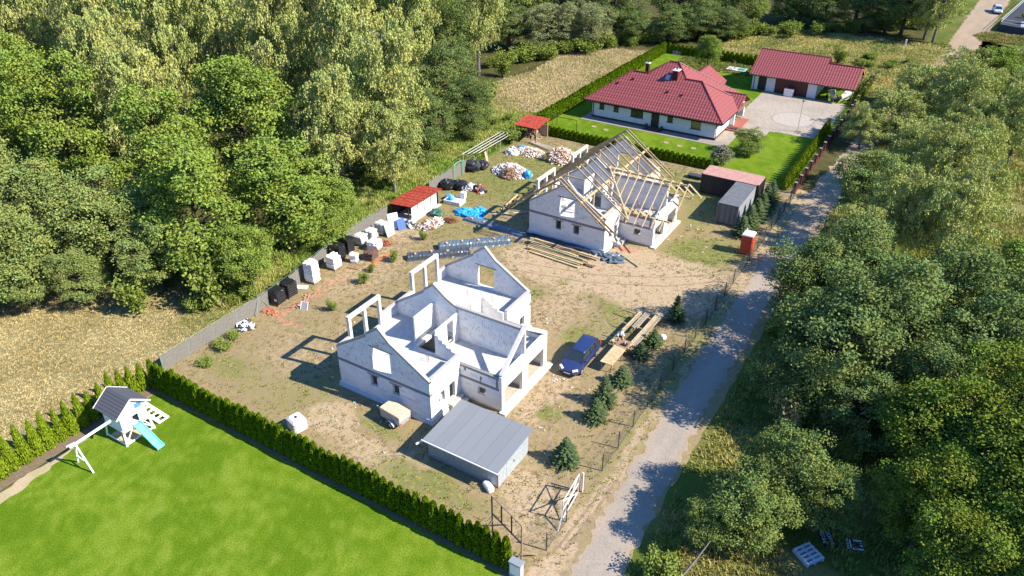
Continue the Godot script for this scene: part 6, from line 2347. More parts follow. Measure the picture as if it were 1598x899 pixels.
func wrapped_pallet(label: String, at: Vector3, s: Vector3, m: Material, turn := 0.0, lump := 0.04, group := "wrapped pallets along the screened fence", courses := true) -> void:
	var t = thing("block_pallet", label, "pallet", at, turn, group)
	for k in 3:
		var p = MB.new()
		p.box(-s.x * 0.5, s.x * 0.5, 0.0, 0.1, lerpf(-s.z * 0.5, s.z * 0.5 - 0.1, k / 2.0), lerpf(-s.z * 0.5, s.z * 0.5 - 0.1, k / 2.0) + 0.1)
		part("pallet_runner", p, M("pallet_wood", 0.40, 0.30, 0.19, 0.85, 0, "wood", 1.0), t)
	var dk = MB.new()
	dk.box(-s.x * 0.5, s.x * 0.5, 0.1, 0.13, -s.z * 0.5, s.z * 0.5)
	part("pallet_deck", dk, mats.pallet_wood, t)
	if courses:
		var n = int(ceil((s.y - 0.15) / 0.26))
		var hh = (s.y - 0.15) / n
		for k in n:
			var b = MB.new()
			b.bevel_box(Vector3(rr(-1, 1) * lump, 0.14 + hh * (k + 0.5), rr(-1, 1) * lump), Vector3(s.x * rr(0.94, 1.0), hh * 0.99, s.z * rr(0.94, 1.0)), 0.035)
			part("wrapped_course", b, m, t)
	var c = MB.new()
	var nz = noise(int(at.x * 10.0 + at.z), 0.45, 2)
	c.blob(Vector3(0, s.y - 0.02, 0), Vector3(s.x * 0.49, 0.09, s.z * 0.49), nz, 0.5, 5.0, 20, 6)
	part("film_top", c, m, t)

func heap(called: String, label: String, category: String, o: Vector3, r: Vector2, h: float, cnt: int, pal: Array, smin: Vector3, smax: Vector3, sd: int, core: Color) -> void:
	# an uncountable pile of pieces over a low mound
	rng.seed = sd
	var nz = noise(sd, 0.5, 2)
	var t = thing(called, label, category, o)
	var mo = MB.new()
	mo.col = core
	mo.blob(Vector3(0, 0, 0), Vector3(r.x * 0.82, h * 0.8, r.y * 0.82), nz, 0.4, 2.0, 20, 10)
	part("mound", mo, M("mound", 1, 1, 1, 0.95, 0, "soft", 0.8), t)
	var mb = MB.new()
	for i in cnt:
		var a = rr(0, TAU)
		var q = sqrt(rng.randf())
		var p = Vector3(cos(a) * q * r.x, 0, sin(a) * q * r.y)
		p.y = h * maxf(0.03, 1.0 - q * q) * rr(0.7, 1.12)
		var s = Vector3(rr(smin.x, smax.x), rr(smin.y, smax.y), rr(smin.z, smax.z))
		mb.col = tone(pal[rng.randi() % pal.size()], 0.18)
		mb.cbox(p, s, Basis.from_euler(Vector3(rr(-0.7, 0.7), rr(0, TAU), rr(-0.7, 0.7))))
	var ob = part("pieces", mb, M("piece", 1, 1, 1, 0.9), t)
	ob.set_meta("kind", "stuff")

func bag_pile(called: String, label: String, spots: Array, m: Material, sd: int) -> void:
	var nz = noise(sd, 0.35, 3)
	for q in spots:
		var b = MB.new()
		b.blob(Vector3(0, q[3] * 0.85, 0), Vector3(q[2], q[3], q[4]), nz, 0.38, 2.3, 18, 10)
		solo(called, label, "bag", b, m, Vector3(q[0], 0, q[1]), 0, label)

func supplies() -> void:
	rng.seed = 700
	var film = M("black_film", 0.016, 0.016, 0.018, 0.32)
	var white = M("white_film", 0.78, 0.78, 0.78, 0.6)
	var block = M("pale_block", 0.62, 0.6, 0.57, 0.9, 0, "soft", 1.2)
	var g = "wrapped pallets along the screened fence"
	wrapped_pallet("black film wrapped pallet with a white sticker at the fence brace", Vector3(-47.95, 0, -38.05), Vector3(1.3, 1.45, 1.1), film, 0.06, 0.015)
	wrapped_pallet("black film wrapped pallet with pale torn top beside the white tower", Vector3(-47.95, 0, -39.5), Vector3(1.3, 1.5, 1.1), film, -0.04, 0.015)
	var stk = MB.new()
	stk.box(-0.12, 0.12, 0.3, 0.5, 0.59, 0.6)
	solo("white_sticker", "round white sticker on the black wrapped pallet at the fence brace", "sticker", stk, M("plate_white", 0.8, 0.8, 0.8, 0.4), Vector3(-47.5, 0.3, -38.07), 0.06)
	wrapped_pallet("tall white wrapped tower of insulation boards under the maple", Vector3(-47.8, 0, -42.4), Vector3(1.15, 2.1, 0.95), white, 0.05, 0.03)
	wrapped_pallet("white wrapped block pallet with lumpy top beyond the white tower", Vector3(-47.85, 0, -45.35), Vector3(1.1, 1.35, 1.05), white, 0.0, 0.05)
	wrapped_pallet("black wrapped pallet in the tree shade behind the lumpy white one", Vector3(-48.7, 0, -46.9), Vector3(1.2, 1.5, 1.0), film, 0.05, 0.01)
	wrapped_pallet("tall black wrapped pallet next to pale block stacks", Vector3(-48.9, 0, -48.4), Vector3(1.2, 1.6, 1.0), film, 0.0, 0.01)
	wrapped_pallet("small white block stack on an open pallet", Vector3(-46.9, 0, -47.15), Vector3(0.7, 0.95, 0.6), white, 0.3, 0.04)
	wrapped_pallet("brown brick pallet beside the orange gutter", Vector3(-45.9, 0, -48.5), Vector3(1.0, 0.95, 1.1), M("brown_brick", 0.15, 0.085, 0.07, 0.9, 0, "soft", 2.0), 0.1, 0.03)
	wrapped_pallet("white bagged pallet behind the brown bricks", Vector3(-46.9, 0, -50.2), Vector3(1.2, 1.0, 1.15), white, 0.2, 0.05)
	wrapped_pallet("pale block stack touching the grey screen", Vector3(-48.8, 0, -50.3), Vector3(1.1, 1.05, 1.0), block, 0.0, 0.06)
	wrapped_pallet("pale block stack with dark gap behind the rusty scrap", Vector3(-48.8, 0, -51.9), Vector3(1.1, 0.95, 1.0), block, 0.1, 0.06)
	wrapped_pallet("high pale block stack beside the grey board", Vector3(-48.6, 0, -53.3), Vector3(1.1, 1.25, 1.0), block, 0.0, 0.08)
	for q in [[-47.3, -53.3, 0.15, 1.15, 1.4, "grey board standing upright against the pale blocks", "grey_board", [0.33, 0.34, 0.36]], [-47.95, -54.6, -0.35, 1.1, 1.7, "white door leaf leaning near the small red shed", "door_leaf", [0.78, 0.78, 0.8]], [-47.2, -55.0, -0.2, 0.9, 1.1, "blue round lid leaning near the small red shed", "blue_disc", [0.05, 0.12, 0.4]]]:
		var b = MB.new()
		b.bar(Vector3(0, 0.02, 0), Vector3(-0.45, q[4], -0.1), q[3], 0.06)
		solo(q[6], q[5], "board", b, M(q[6], q[7][0], q[7][1], q[7][2], 0.7), Vector3(q[0], 0, q[1]), q[2])
	var og = MB.new()
	og.bar(Vector3.ZERO, Vector3(-0.1, 0.0, -3.3), 0.22, 0.12)
	solo("orange_gutter", "long orange clay coloured gutter lying in the sand", "gutter", og, M("orange_clay", 0.52, 0.17, 0.06, 0.8), Vector3(-45.0, 0.07, -47.0))
	var of = MB.new()
	for k in 5:
		of.box(-0.55 + k * 0.25, -0.42 + k * 0.25, 0.08, 0.11, -0.5, 0.5)
	of.box(-0.6, 0.65, 0, 0.08, -0.5, -0.4)
	of.box(-0.6, 0.65, 0, 0.08, 0.4, 0.5)
	solo("empty_pallet", "empty wooden pallet before the small white block stack", "pallet", of, mats.pallet_wood, Vector3(-46.3, 0, -46.5), 0.2)
	# scrap and small things
	heap("rusty_scrap", "small heap of rusty scrap between pale block stacks", "scrap", Vector3(-46.9, 0, -51.6), Vector2(0.8, 0.6), 0.3, 50, [Color(0.22, 0.08, 0.04), Color(0.3, 0.12, 0.07)], Vector3(0.05, 0.03, 0.1), Vector3(0.2, 0.08, 0.5), 71, Color(0.25, 0.1, 0.06))
	heap("brick_shards", "broken red brick shards scattered at the fence brace", "bricks", Vector3(-47.6, 0, -36.6), Vector2(1.0, 0.6), 0.14, 60, [Color(0.36, 0.13, 0.07), Color(0.42, 0.2, 0.12), Color(0.3, 0.12, 0.08)], Vector3(0.06, 0.04, 0.08), Vector3(0.24, 0.1, 0.26), 72, Color(0.36, 0.18, 0.1))
	heap("roof_laths", "red brown laths lying along the trodden path", "laths", Vector3(-46.1, 0, -39.4), Vector2(0.35, 1.9), 0.06, 22, [Color(0.36, 0.18, 0.12), Color(0.33, 0.22, 0.15)], Vector3(0.06, 0.03, 0.5), Vector3(0.1, 0.05, 1.3), 73, Color(0.4, 0.24, 0.15))
	heap("foam_heap", "white foam sheets and black bag heaped at the screened fence", "waste", Vector3(-47.4, 0, -33.9), Vector2(0.8, 0.65), 0.45, 40, [Color(0.8, 0.8, 0.82), Color(0.75, 0.75, 0.76), Color(0.06, 0.06, 0.06)], Vector3(0.15, 0.03, 0.2), Vector3(0.5, 0.12, 0.6), 74, Color(0.6, 0.6, 0.6))
	var fm = MB.new()
	fm.bevel_box(Vector3(0, 0.06, 0), Vector3(1.1, 0.1, 0.6), 0.04)
	solo("foam_board", "white foam board lying before the white wrapped tower", "board", fm, white, Vector3(-47.9, 0, -41.05), 0.4)
	var fr = thing("grey_panel_frame", "small grey panel in a white frame propped in the dry grass", "panel", Vector3(-45.1, 0, -38.4), 0.2)
	var f1 = MB.new()
	f1.bar(Vector3(0, 0.0, 0), Vector3(0, 0.6, -0.35), 0.62, 0.03)
	part("panel", f1, M("grey_board", 0.33, 0.34, 0.36, 0.7), fr)
	var f2 = MB.new()
	f2.bar(Vector3(-0.33, 0, 0.01), Vector3(-0.33, 0.62, -0.34), 0.05, 0.05)
	f2.bar(Vector3(0.33, 0, 0.01), Vector3(0.33, 0.62, -0.34), 0.05, 0.05)
	f2.bar(Vector3(-0.33, 0.62, -0.35), Vector3(0.33, 0.62, -0.35), 0.05, 0.05)
	part("frame", f2, white, fr)
	# small shed with red roof
	var s = thing("red_roofed_shed", "small shed with faded red sheet roof and white doors at the fence", "shed", Vector3(-48.7, 0, -59.2))
	for k in 8:
		var z0 = -2.75 + k * 0.69
		var r = MB.new()
		r.col = tone(Color(0.92, 0.92, 0.92), 0.08)
		r.hexa([Vector3(-1.45, 1.72, z0 + 0.685), Vector3(1.75, 2.02, z0 + 0.685), Vector3(1.75, 2.02, z0), Vector3(-1.45, 1.72, z0), Vector3(-1.45, 1.76, z0 + 0.685), Vector3(1.75, 2.06, z0 + 0.685), Vector3(1.75, 2.06, z0), Vector3(-1.45, 1.76, z0)])
		r.bar(Vector3(-1.45, 1.775, z0 + 0.3), Vector3(1.75, 2.075, z0 + 0.3), 0.05, 0.03)
		part("roof_sheet", r, M("faded_red", 0.52, 0.115, 0.075, 0.75, 0, "faded", 0.35), s)
	var wl = MB.new()
	wl.box(-1.2, -1.15, 0, 1.75, -2.6, 2.6)
	wl.box(-1.2, 1.1, 0, 1.8, -2.6, -2.55)
	part("wall", wl, M("dark_brown", 0.035, 0.025, 0.022, 0.6), s)
	var fl = MB.new()
	fl.box(-1.2, 1.5, 0, 0.12, -2.7, 2.7)
	part("floor_slab", fl, mats.pale_concrete, s)
	for k in 4:
		var d = MB.new()
		d.box(1.05, 1.11, 0.12, 1.9, -2.4 + k * 1.15, -1.4 + k * 1.15)
		part("door", d, M("white_plastic", 0.8, 0.8, 0.8, 0.5), s)
	for p in [[1.12, 2.6], [-1.15, 2.6], [1.12, -2.6]]:
		var q = MB.new()
		q.box(p[0] - 0.05, p[0] + 0.05, 0.0, 1.95 if p[0] > 0 else 1.74, p[1] - 0.05, p[1] + 0.05)
		part("post", q, mats.dark_brown, s)
	heap("stored_junk", "mixed pale junk standing under the small red shed's open end", "junk", Vector3(-46.9, 0, -56.2), Vector2(0.8, 0.6), 0.7, 40, [Color(0.6, 0.6, 0.55), Color(0.3, 0.35, 0.3), Color(0.1, 0.1, 0.1), Color(0.75, 0.75, 0.72)], Vector3(0.1, 0.1, 0.1), Vector3(0.4, 0.3, 0.5), 75, Color(0.3, 0.3, 0.28))
	heap("pipe_heap", "heap of pale pipes, boards and rubble before the small red shed", "scrap heap", Vector3(-45.2, 0, -57.4), Vector2(0.9, 1.7), 0.4, 90, [Color(0.7, 0.66, 0.6), Color(0.55, 0.45, 0.38), Color(0.3, 0.1, 0.07), Color(0.5, 0.52, 0.55), Color(0.78, 0.76, 0.72)], Vector3(0.06, 0.05, 0.2), Vector3(0.25, 0.12, 1.2), 76, Color(0.35, 0.3, 0.24))
	bag_pile("green_bag", "dark green tarpaulin bundle before the small red shed", [[-46.2, -59.6, 0.65, 0.4, 0.6]], M("dark_green_sheet", 0.02, 0.11, 0.08, 0.5), 31)
	heap("rusty_mesh", "brown rusty brush heap beside the blue tarpaulin", "brush", Vector3(-44.1, 0, -59.2), Vector2(0.8, 0.6), 0.4, 120, [Color(0.2, 0.09, 0.05), Color(0.28, 0.13, 0.07)], Vector3(0.02, 0.02, 0.2), Vector3(0.05, 0.04, 0.6), 77, Color(0.16, 0.08, 0.05))
	# blue tarpaulin
	var nz = noise(33, 0.6, 3)
	var bt = MB.new()
	bt.blob(Vector3(0, 0.12, 0), Vector3(1.3, 0.34, 0.9), nz, 0.75, 2.0, 30, 12)
	bt.blob(Vector3(0.9, 0.14, -1.1), Vector3(0.75, 0.36, 0.7), nz, 0.75, 2.0, 24, 10)
	bt.blob(Vector3(1.3, 0.08, 0.2), Vector3(0.9, 0.2, 0.35), nz, 0.7, 2.0, 20, 8)
	solo("blue_tarpaulin", "crumpled bright blue tarpaulin lying in the grass", "tarpaulin", bt, M("blue_sheet", 0.03, 0.34, 0.72, 0.45), Vector3(-43.5, 0, -61.6))
	# grey stack, white boxes, black bags further on
	var gs = thing("board_stack", "stack of grey sheets with a white crate beside the small red shed", "stack", Vector3(-46.3, 0, -63.2), 0.1)
	for k in 5:
		var b = MB.new()
		b.box(-1.1 + rr(0, 0.1), 1.1 - rr(0, 0.1), k * 0.09, k * 0.09 + 0.08, -0.7, 0.7)
		part("sheet", b, M("sheet_grey", 0.52, 0.53, 0.54, 0.8), gs)
	var wb = MB.new()
	wb.bevel_box(Vector3(0.75, 0.8, -0.75), Vector3(0.55, 0.7, 0.5), 0.03)
	part("crate", wb, white, gs)
	bag_pile("blue_bag", "small bright blue bag beside the small red shed", [[-47.4, -63.6, 0.4, 0.35, 0.4], [-46.6, -62.9, 0.35, 0.45, 0.3]], M("blue_sheet2", 0.04, 0.28, 0.62, 0.5), 35)
	bag_pile("black_bag", "full black bag by the screened fence near the green frame", [[-49.2, -66.0, 0.9, 0.6, 0.8], [-48.0, -66.6, 0.9, 0.55, 0.75]], film, 36)
	heap("white_rubble_sacks", "pale rubble and white sacks beside the black bags", "rubble", Vector3(-46.9, 0, -67.2), Vector2(0.9, 0.7), 0.5, 60, [Color(0.72, 0.68, 0.64), Color(0.8, 0.8, 0.8), Color(0.3, 0.3, 0.3)], Vector3(0.1, 0.08, 0.15), Vector3(0.35, 0.2, 0.5), 78, Color(0.4, 0.38, 0.36))
	heap("black_scrap", "black plastic drums and scrap beside the rubble sacks", "scrap", Vector3(-45.7, 0, -67.3), Vector2(0.9, 0.7), 0.6, 40, [Color(0.03, 0.03, 0.03), Color(0.1, 0.1, 0.11), Color(0.35, 0.36, 0.38), Color(0.35, 0.1, 0.05)], Vector3(0.15, 0.15, 0.15), Vector3(0.45, 0.4, 0.6), 79, Color(0.05, 0.05, 0.05))
	bag_pile("dark_sheet_bundle", "black sheeted bundle at the pole rack", [[-49.6, -71.8, 0.9, 0.75, 0.8], [-48.9, -72.9, 0.7, 0.6, 0.7]], M("dark_sheet", 0.03, 0.032, 0.036, 0.45), 37)
	var pk = MB.new()
	pk.bar(Vector3(0, 0, 0), Vector3(-0.3, 1.5, 0), 0.55, 0.06)
	solo("pink_board", "pinkish board leaning on the pole rack", "board", pk, M("pink_board", 0.55, 0.34, 0.27, 0.8), Vector3(-49.3, 0, -74.6), 0.2)
	# the heaps behind the timber-framed house
	heap("rubble_heap", "big heap of white block rubble with brown bark", "rubble", Vector3(-45.2, 0, -73.6), Vector2(2.7, 1.7), 1.05, 700, [Color(0.72, 0.68, 0.64), Color(0.62, 0.55, 0.5), Color(0.78, 0.76, 0.74), Color(0.4, 0.3, 0.24)], Vector3(0.08, 0.06, 0.08), Vector3(0.3, 0.18, 0.34), 80, Color(0.45, 0.38, 0.33))
	heap("bark_heap", "brown fibrous heap on the rubble side", "bark", Vector3(-44.8, 0, -72.5), Vector2(1.1, 0.9), 1.05, 320, [Color(0.36, 0.22, 0.14), Color(0.28, 0.17, 0.11), Color(0.45, 0.3, 0.2)], Vector3(0.03, 0.03, 0.25), Vector3(0.07, 0.05, 0.8), 81, Color(0.3, 0.19, 0.13))
	bag_pile("blue_sack", "bright blue sack at the foot of the rubble heap", [[-42.7, -73.3, 0.45, 0.55, 0.45]], M("blue_sheet", 0.03, 0.34, 0.72, 0.45), 38)
	heap("brick_rubble", "pale brick rubble heap near the open red shelter", "rubble", Vector3(-46.2, 0, -80.2), Vector2(2.6, 1.3), 0.7, 380, [Color(0.6, 0.48, 0.4), Color(0.7, 0.62, 0.54), Color(0.5, 0.38, 0.3)], Vector3(0.08, 0.06, 0.1), Vector3(0.28, 0.14, 0.3), 82, Color(0.42, 0.36, 0.26))
	heap("white_block_rubble", "white rubble corner heap under the bush", "rubble", Vector3(-48.4, 0, -79.0), Vector2(0.9, 0.7), 0.8, 110, [Color(0.75, 0.72, 0.68), Color(0.66, 0.62, 0.58)], Vector3(0.1, 0.08, 0.1), Vector3(0.35, 0.2, 0.35), 83, Color(0.5, 0.46, 0.4))
	heap("firewood_heap", "heap of split pinkish firewood behind the timber-framed house", "firewood", Vector3(-41.9, 0, -80.3), Vector2(2.3, 1.6), 1.5, 620, [Color(0.66, 0.46, 0.34), Color(0.74, 0.58, 0.46), Color(0.52, 0.34, 0.24), Color(0.78, 0.72, 0.66)], Vector3(0.06, 0.05, 0.3), Vector3(0.13, 0.1, 1.0), 84, Color(0.4, 0.28, 0.2))
	bag_pile("blue_rag", "small blue sheet beside the brick rubble", [[-48.2, -81.3, 0.6, 0.2, 0.4]], mats.blue_sheet, 39)
	for k in 4:
		var lb = MB.new()
		lb.bar(Vector3.ZERO, Vector3(5.5, 0.0, 1.0 + k * 0.2), 0.16, 0.06)
		solo("old_board", "old grey board lying behind the brick rubble", "board", lb, M("old_board", 0.4, 0.33, 0.27, 0.9), Vector3(-48.3, 0.06 + k * 0.05, -84.0 + k * 0.25), 0, "old boards behind the brick rubble")
	# offcuts strewn round the two houses
	rng.seed = 640
	var bits = MB.new()
	for i in 220:
		var hx = -31.0 if rng.randf() < 0.55 else -31.4
		var hz = -39.3 if hx == -31.0 else -68.3
		var an = rr(0, TAU)
		var p = Vector3(hx + 1.6 + cos(an) * rr(7.0, 11.5), 0.03, hz + sin(an) * rr(7.5, 11.5))
		if p.x > hx - 4.4 and p.x < hx + 8.6 and p.z > hz - 7.2 and p.z < hz + 7.2:
			continue
		bits.col = tone([Color(0.52, 0.5, 0.47), Color(0.5, 0.39, 0.25), Color(0.42, 0.26, 0.17), Color(0.5, 0.48, 0.45)][rng.randi() % 4], 0.15)
		bits.cbox(p, Vector3(rr(0.04, 0.13), rr(0.03, 0.09), rr(0.05, 0.3)), Basis(Vector3.UP, rr(0, TAU)))
	var bo = solo("building_litter", "small block and timber offcuts strewn round the two unfinished houses", "litter", bits, M("piece", 1, 1, 1, 0.9))
	bo.set_meta("kind", "stuff")
	# tarpaulin covered stacks
	var tm = M("tarp_blue_grey", 0.10, 0.135, 0.165, 0.4)
	var tm2 = M("tarp_slate", 0.055, 0.065, 0.08, 0.4)
	tarp_roll("tarped_stack", "long stack under blue grey tarpaulin with stones on it", Vector3(-41.6, 0, -53.6), Vector3(-36.1, 0, -58.6), 1.15, 0.6, tm, 21)
	tarp_roll("tarped_stack", "long dark slate tarpaulin stack behind the white gable", Vector3(-43.0, 0, -50.3), Vector3(-38.3, 0, -54.6), 1.0, 0.5, tm2, 22)
	tarp_roll("tarped_stack", "low blue grey sheet covering lying in the house shadow", Vector3(-43.0, 0, -60.6), Vector3(-35.4, 0, -60.4), 1.0, 0.3, tm, 23)
	var nz2 = noise(44, 0.6, 3)
	var cr = MB.new()
	cr.blob(Vector3(0, 0.1, 0), Vector3(1.2, 0.28, 0.8), nz2, 0.8, 2.0, 26, 10)
	cr.blob(Vector3(-1.6, 0.08, -0.2), Vector3(0.9, 0.2, 0.5), nz2, 0.8, 2.0, 20, 8)
	solo("crumpled_sheet", "crumpled dark sheet at the plank stack end", "sheet", cr, tm, Vector3(-25.8, 0, -60.8))
	var st = MB.new()
	st.blob(Vector3(0, 0.04, 0), Vector3(4.2, 0.22, 0.42), nz2, 0.5, 3.0, 40, 8)
	solo("plinth_sheet", "dark blue sheet laid along the timber-framed house plinth", "sheet", st, M("tarp_navy", 0.025, 0.035, 0.06, 0.45), Vector3(-31.2, 0, -60.95))
	# pole rack along the fence, green frame
	var rk = thing("pole_rack", "rack of long poles along the wood side of the plot", "rack", Vector3(-51.2, 0, -77.0))
	for k in 4:
		var p = MB.new()
		p.tube(Vector3(-0.5 + k * 0.5, 1.4, 4.5 - k * 0.5), Vector3(-0.55 + k * 0.55, 1.45, -5.2 + k * 0.3), 0.05, 0.045, 6)
		part("pole", p, M("grey_pole", 0.42, 0.4, 0.36, 0.8), rk)
	for z in [4.2, 1.2, -1.8, -4.8]:
		for x in [-0.5, 1.1]:
			var p = MB.new()
			p.tube(Vector3(x, 0, z), Vector3(x, 1.5, z), 0.04, 0.04, 6)
			part("post", p, mats.grey_pole, rk)
		var c = MB.new()
		c.tube(Vector3(-0.6, 1.3, z), Vector3(1.2, 1.3, z), 0.035, 0.035, 6)
		part("crossbar", c, mats.grey_pole, rk)
	var gf = thing("green_goal", "green tubular goal standing at the screened fence end", "goal", Vector3(-50.0, 0, -69.3))
	for q in [[Vector3(0, 0, -0.9), Vector3(0, 1.7, -0.9)], [Vector3(0, 0, 0.9), Vector3(0, 1.7, 0.9)], [Vector3(0, 1.7, -0.9), Vector3(0, 1.9, -0.5)], [Vector3(0, 1.9, -0.5), Vector3(0, 1.9, 0.5)], [Vector3(0, 1.9, 0.5), Vector3(0, 1.7, 0.9)]]:
		var b = MB.new()
		b.tube(q[0], q[1], 0.045, 0.045, 7)
		part("tube", b, M("mint_tube", 0.12, 0.42, 0.33, 0.5), gf)
	# open shelter with red roof
	var sh = thing("open_shelter", "open timber shelter with red sheet roof in the plot's far corner", "shelter", Vector3(-49.0, 0, -85.1))
	for k in 6:
		var x0 = -1.75 + k * 0.585
		var r = MB.new()
		r.col = tone(Color(0.92, 0.92, 0.92), 0.08)
		r.hexa([Vector3(x0, 2.05, 1.75), Vector3(x0 + 0.58, 2.05, 1.75), Vector3(x0 + 0.58, 2.45, -1.75), Vector3(x0, 2.45, -1.75), Vector3(x0, 2.09, 1.75), Vector3(x0 + 0.58, 2.09, 1.75), Vector3(x0 + 0.58, 2.49, -1.75), Vector3(x0, 2.49, -1.75)])
		r.bar(Vector3(x0 + 0.3, 2.105, 1.75), Vector3(x0 + 0.3, 2.505, -1.75), 0.05, 0.03)
		part("roof_sheet", r, M("faded_red", 0.52, 0.115, 0.075, 0.75), sh)
	for p in [[-1.5, 1.5, 2.07], [1.5, 1.5, 2.07], [-1.5, -1.5, 2.4], [1.5, -1.5, 2.4]]:
		var b = MB.new()
		b.box(p[0] - 0.07, p[0] + 0.07, 0, p[2], p[1] - 0.07, p[1] + 0.07)
		part("post", b, M("brown_timber", 0.44, 0.33, 0.2, 0.85), sh)
	var bw = MB.new()
	bw.box(-1.5, 1.5, 0, 1.6, -1.55, -1.5)
	part("back_wall", bw, M("old_board", 0.4, 0.33, 0.27, 0.9), sh)
	heap("shelter_wood", "split logs stored under the open red shelter", "firewood", Vector3(-49.1, 0, -85.6), Vector2(1.2, 0.8), 1.0, 120, [Color(0.4, 0.3, 0.22), Color(0.3, 0.2, 0.14), Color(0.5, 0.42, 0.34)], Vector3(0.08, 0.08, 0.3), Vector3(0.16, 0.14, 0.6), 85, Color(0.1, 0.08, 0.06))

func containers() -> void:
	for q in [["grey_container", "dark grey shipping container beside the young spruces", Vector3(-18.62, 0, -76.85), 0.0, [0.15, 0.16, 0.17], [0.15, 0.16, 0.17], 2.25, 6.2], ["red_topped_container", "container with walls coloured shade dark and faded pink red roof behind the grey one", Vector3(-20.55, 0, -81.6), PI / 2, [0.03, 0.028, 0.03], [0.48, 0.27, 0.225], 2.9, 6.5]]:  # red-topped walls near black: their shade is put into the colour
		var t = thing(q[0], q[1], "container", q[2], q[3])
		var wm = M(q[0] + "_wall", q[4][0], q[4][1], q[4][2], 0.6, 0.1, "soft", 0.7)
		var rm = M(q[0] + "_roof", q[5][0], q[5][1], q[5][2], 0.75, 0, "soft", 0.3)
		var w: float = q[6]
		var L: float = q[7]
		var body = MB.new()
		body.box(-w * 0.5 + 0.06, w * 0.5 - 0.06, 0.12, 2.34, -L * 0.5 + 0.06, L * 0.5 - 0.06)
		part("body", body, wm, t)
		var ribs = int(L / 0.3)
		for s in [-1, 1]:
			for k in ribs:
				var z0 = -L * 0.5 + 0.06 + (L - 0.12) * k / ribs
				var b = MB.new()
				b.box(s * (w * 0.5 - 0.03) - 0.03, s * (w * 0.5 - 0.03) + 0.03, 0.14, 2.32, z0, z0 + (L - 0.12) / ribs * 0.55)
				part("rib", b, wm if q[0] == "red_topped_container" or s < 0 else M("sunlit_rib", 0.42, 0.44, 0.46, 0.6), t)  # ribs on the sun side are paler, sunlight put into their colour
		var r = MB.new()
		r.hexa([Vector3(-w * 0.5, 2.33, L * 0.5), Vector3(w * 0.5, 2.33, L * 0.5), Vector3(w * 0.5, 2.33, -L * 0.5), Vector3(-w * 0.5, 2.33, -L * 0.5),
			Vector3(-w * 0.5, 2.40, L * 0.5), Vector3(w * 0.5, 2.40, L * 0.5), Vector3(w * 0.5, 2.40, -L * 0.5), Vector3(-w * 0.5, 2.40, -L * 0.5)])
		part("roof", r, rm, t)
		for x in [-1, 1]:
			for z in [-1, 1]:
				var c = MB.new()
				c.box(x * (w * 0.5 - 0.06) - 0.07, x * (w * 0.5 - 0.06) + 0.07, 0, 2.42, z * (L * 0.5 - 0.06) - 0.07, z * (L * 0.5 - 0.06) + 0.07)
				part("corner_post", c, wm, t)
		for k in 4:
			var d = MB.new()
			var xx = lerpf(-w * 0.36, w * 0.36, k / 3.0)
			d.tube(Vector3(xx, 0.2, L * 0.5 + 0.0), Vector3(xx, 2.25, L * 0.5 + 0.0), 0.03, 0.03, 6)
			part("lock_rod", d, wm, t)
	var ob = MB.new()
	ob.bevel_box(Vector3(0, 0.55, 0), Vector3(0.6, 1.1, 0.3), 0.04)
	solo("red_orange_box", "orange and white box standing between the two containers", "box", ob, M("orange_box", 0.55, 0.2, 0.08, 0.6), Vector3(-20.1, 0, -79.4), 0.3)
	var tr = MB.new()
	tr.box(-0.9, 0.9, 0.3, 0.45, -0.4, 0.4)
	tr.box(-0.8, -0.7, 0, 0.3, -0.3, 0.3)
	tr.box(0.7, 0.8, 0, 0.3, -0.3, 0.3)
	solo("low_cart", "low dark cart beside the hedge behind the timber-framed house", "cart", tr, mats.dark_metal, Vector3(-25.6, 0, -83.8))
	# portable toilet
	var t = thing("portable_toilet", "red portable toilet with white roof at the road fence", "toilet", Vector3(-14.95, 0, -69.0), 0.02)
	var red = M("toilet_red", 0.52, 0.06, 0.025, 0.5)
	var b = MB.new()
	b.bevel_box(Vector3(0, 1.05, 0), Vector3(1.1, 2.0, 1.12), 0.05)
	part("cabin", b, red, t)
	for s in [-0.54, 0.54]:
		for k in 3:
			var p = MB.new()
			p.box(-0.42 + k * 0.29, -0.18 + k * 0.29, 0.25, 1.85, s - 0.03, s + 0.03)
			part("panel", p, red, t)
	var bd = MB.new()
	bd.box(-0.57, 0.57, 1.48, 1.54, -0.58, 0.58)
	part("band", bd, M("toilet_dark", 0.25, 0.03, 0.015, 0.5), t)
	var d = MB.new()
	d.box(0.55, 0.59, 0.12, 1.95, -0.42, 0.42)
	part("door", d, red, t)
	var r = MB.new()
	r.lathe(Vector3(0, 2.05, 0), [Vector2(0.80, 0.0), Vector2(0.80, 0.08), Vector2(0.68, 0.2), Vector2(0.4, 0.27), Vector2(0.0, 0.29)], 4, Basis(Vector3.UP, PI / 4))
	part("roof", r, M("white_plastic", 0.8, 0.8, 0.8, 0.5), t)
	var v = MB.new()
	v.tube(Vector3(-0.3, 2.2, -0.3), Vector3(-0.3, 2.5, -0.3), 0.05, 0.05, 7)
	part("vent_pipe", v, mats.white_plastic, t)
	var k = MB.new()
	k.box(-0.6, 0.6, 0, 0.08, -0.6, 0.6)
	part("skid", k, mats.dark_metal, t)

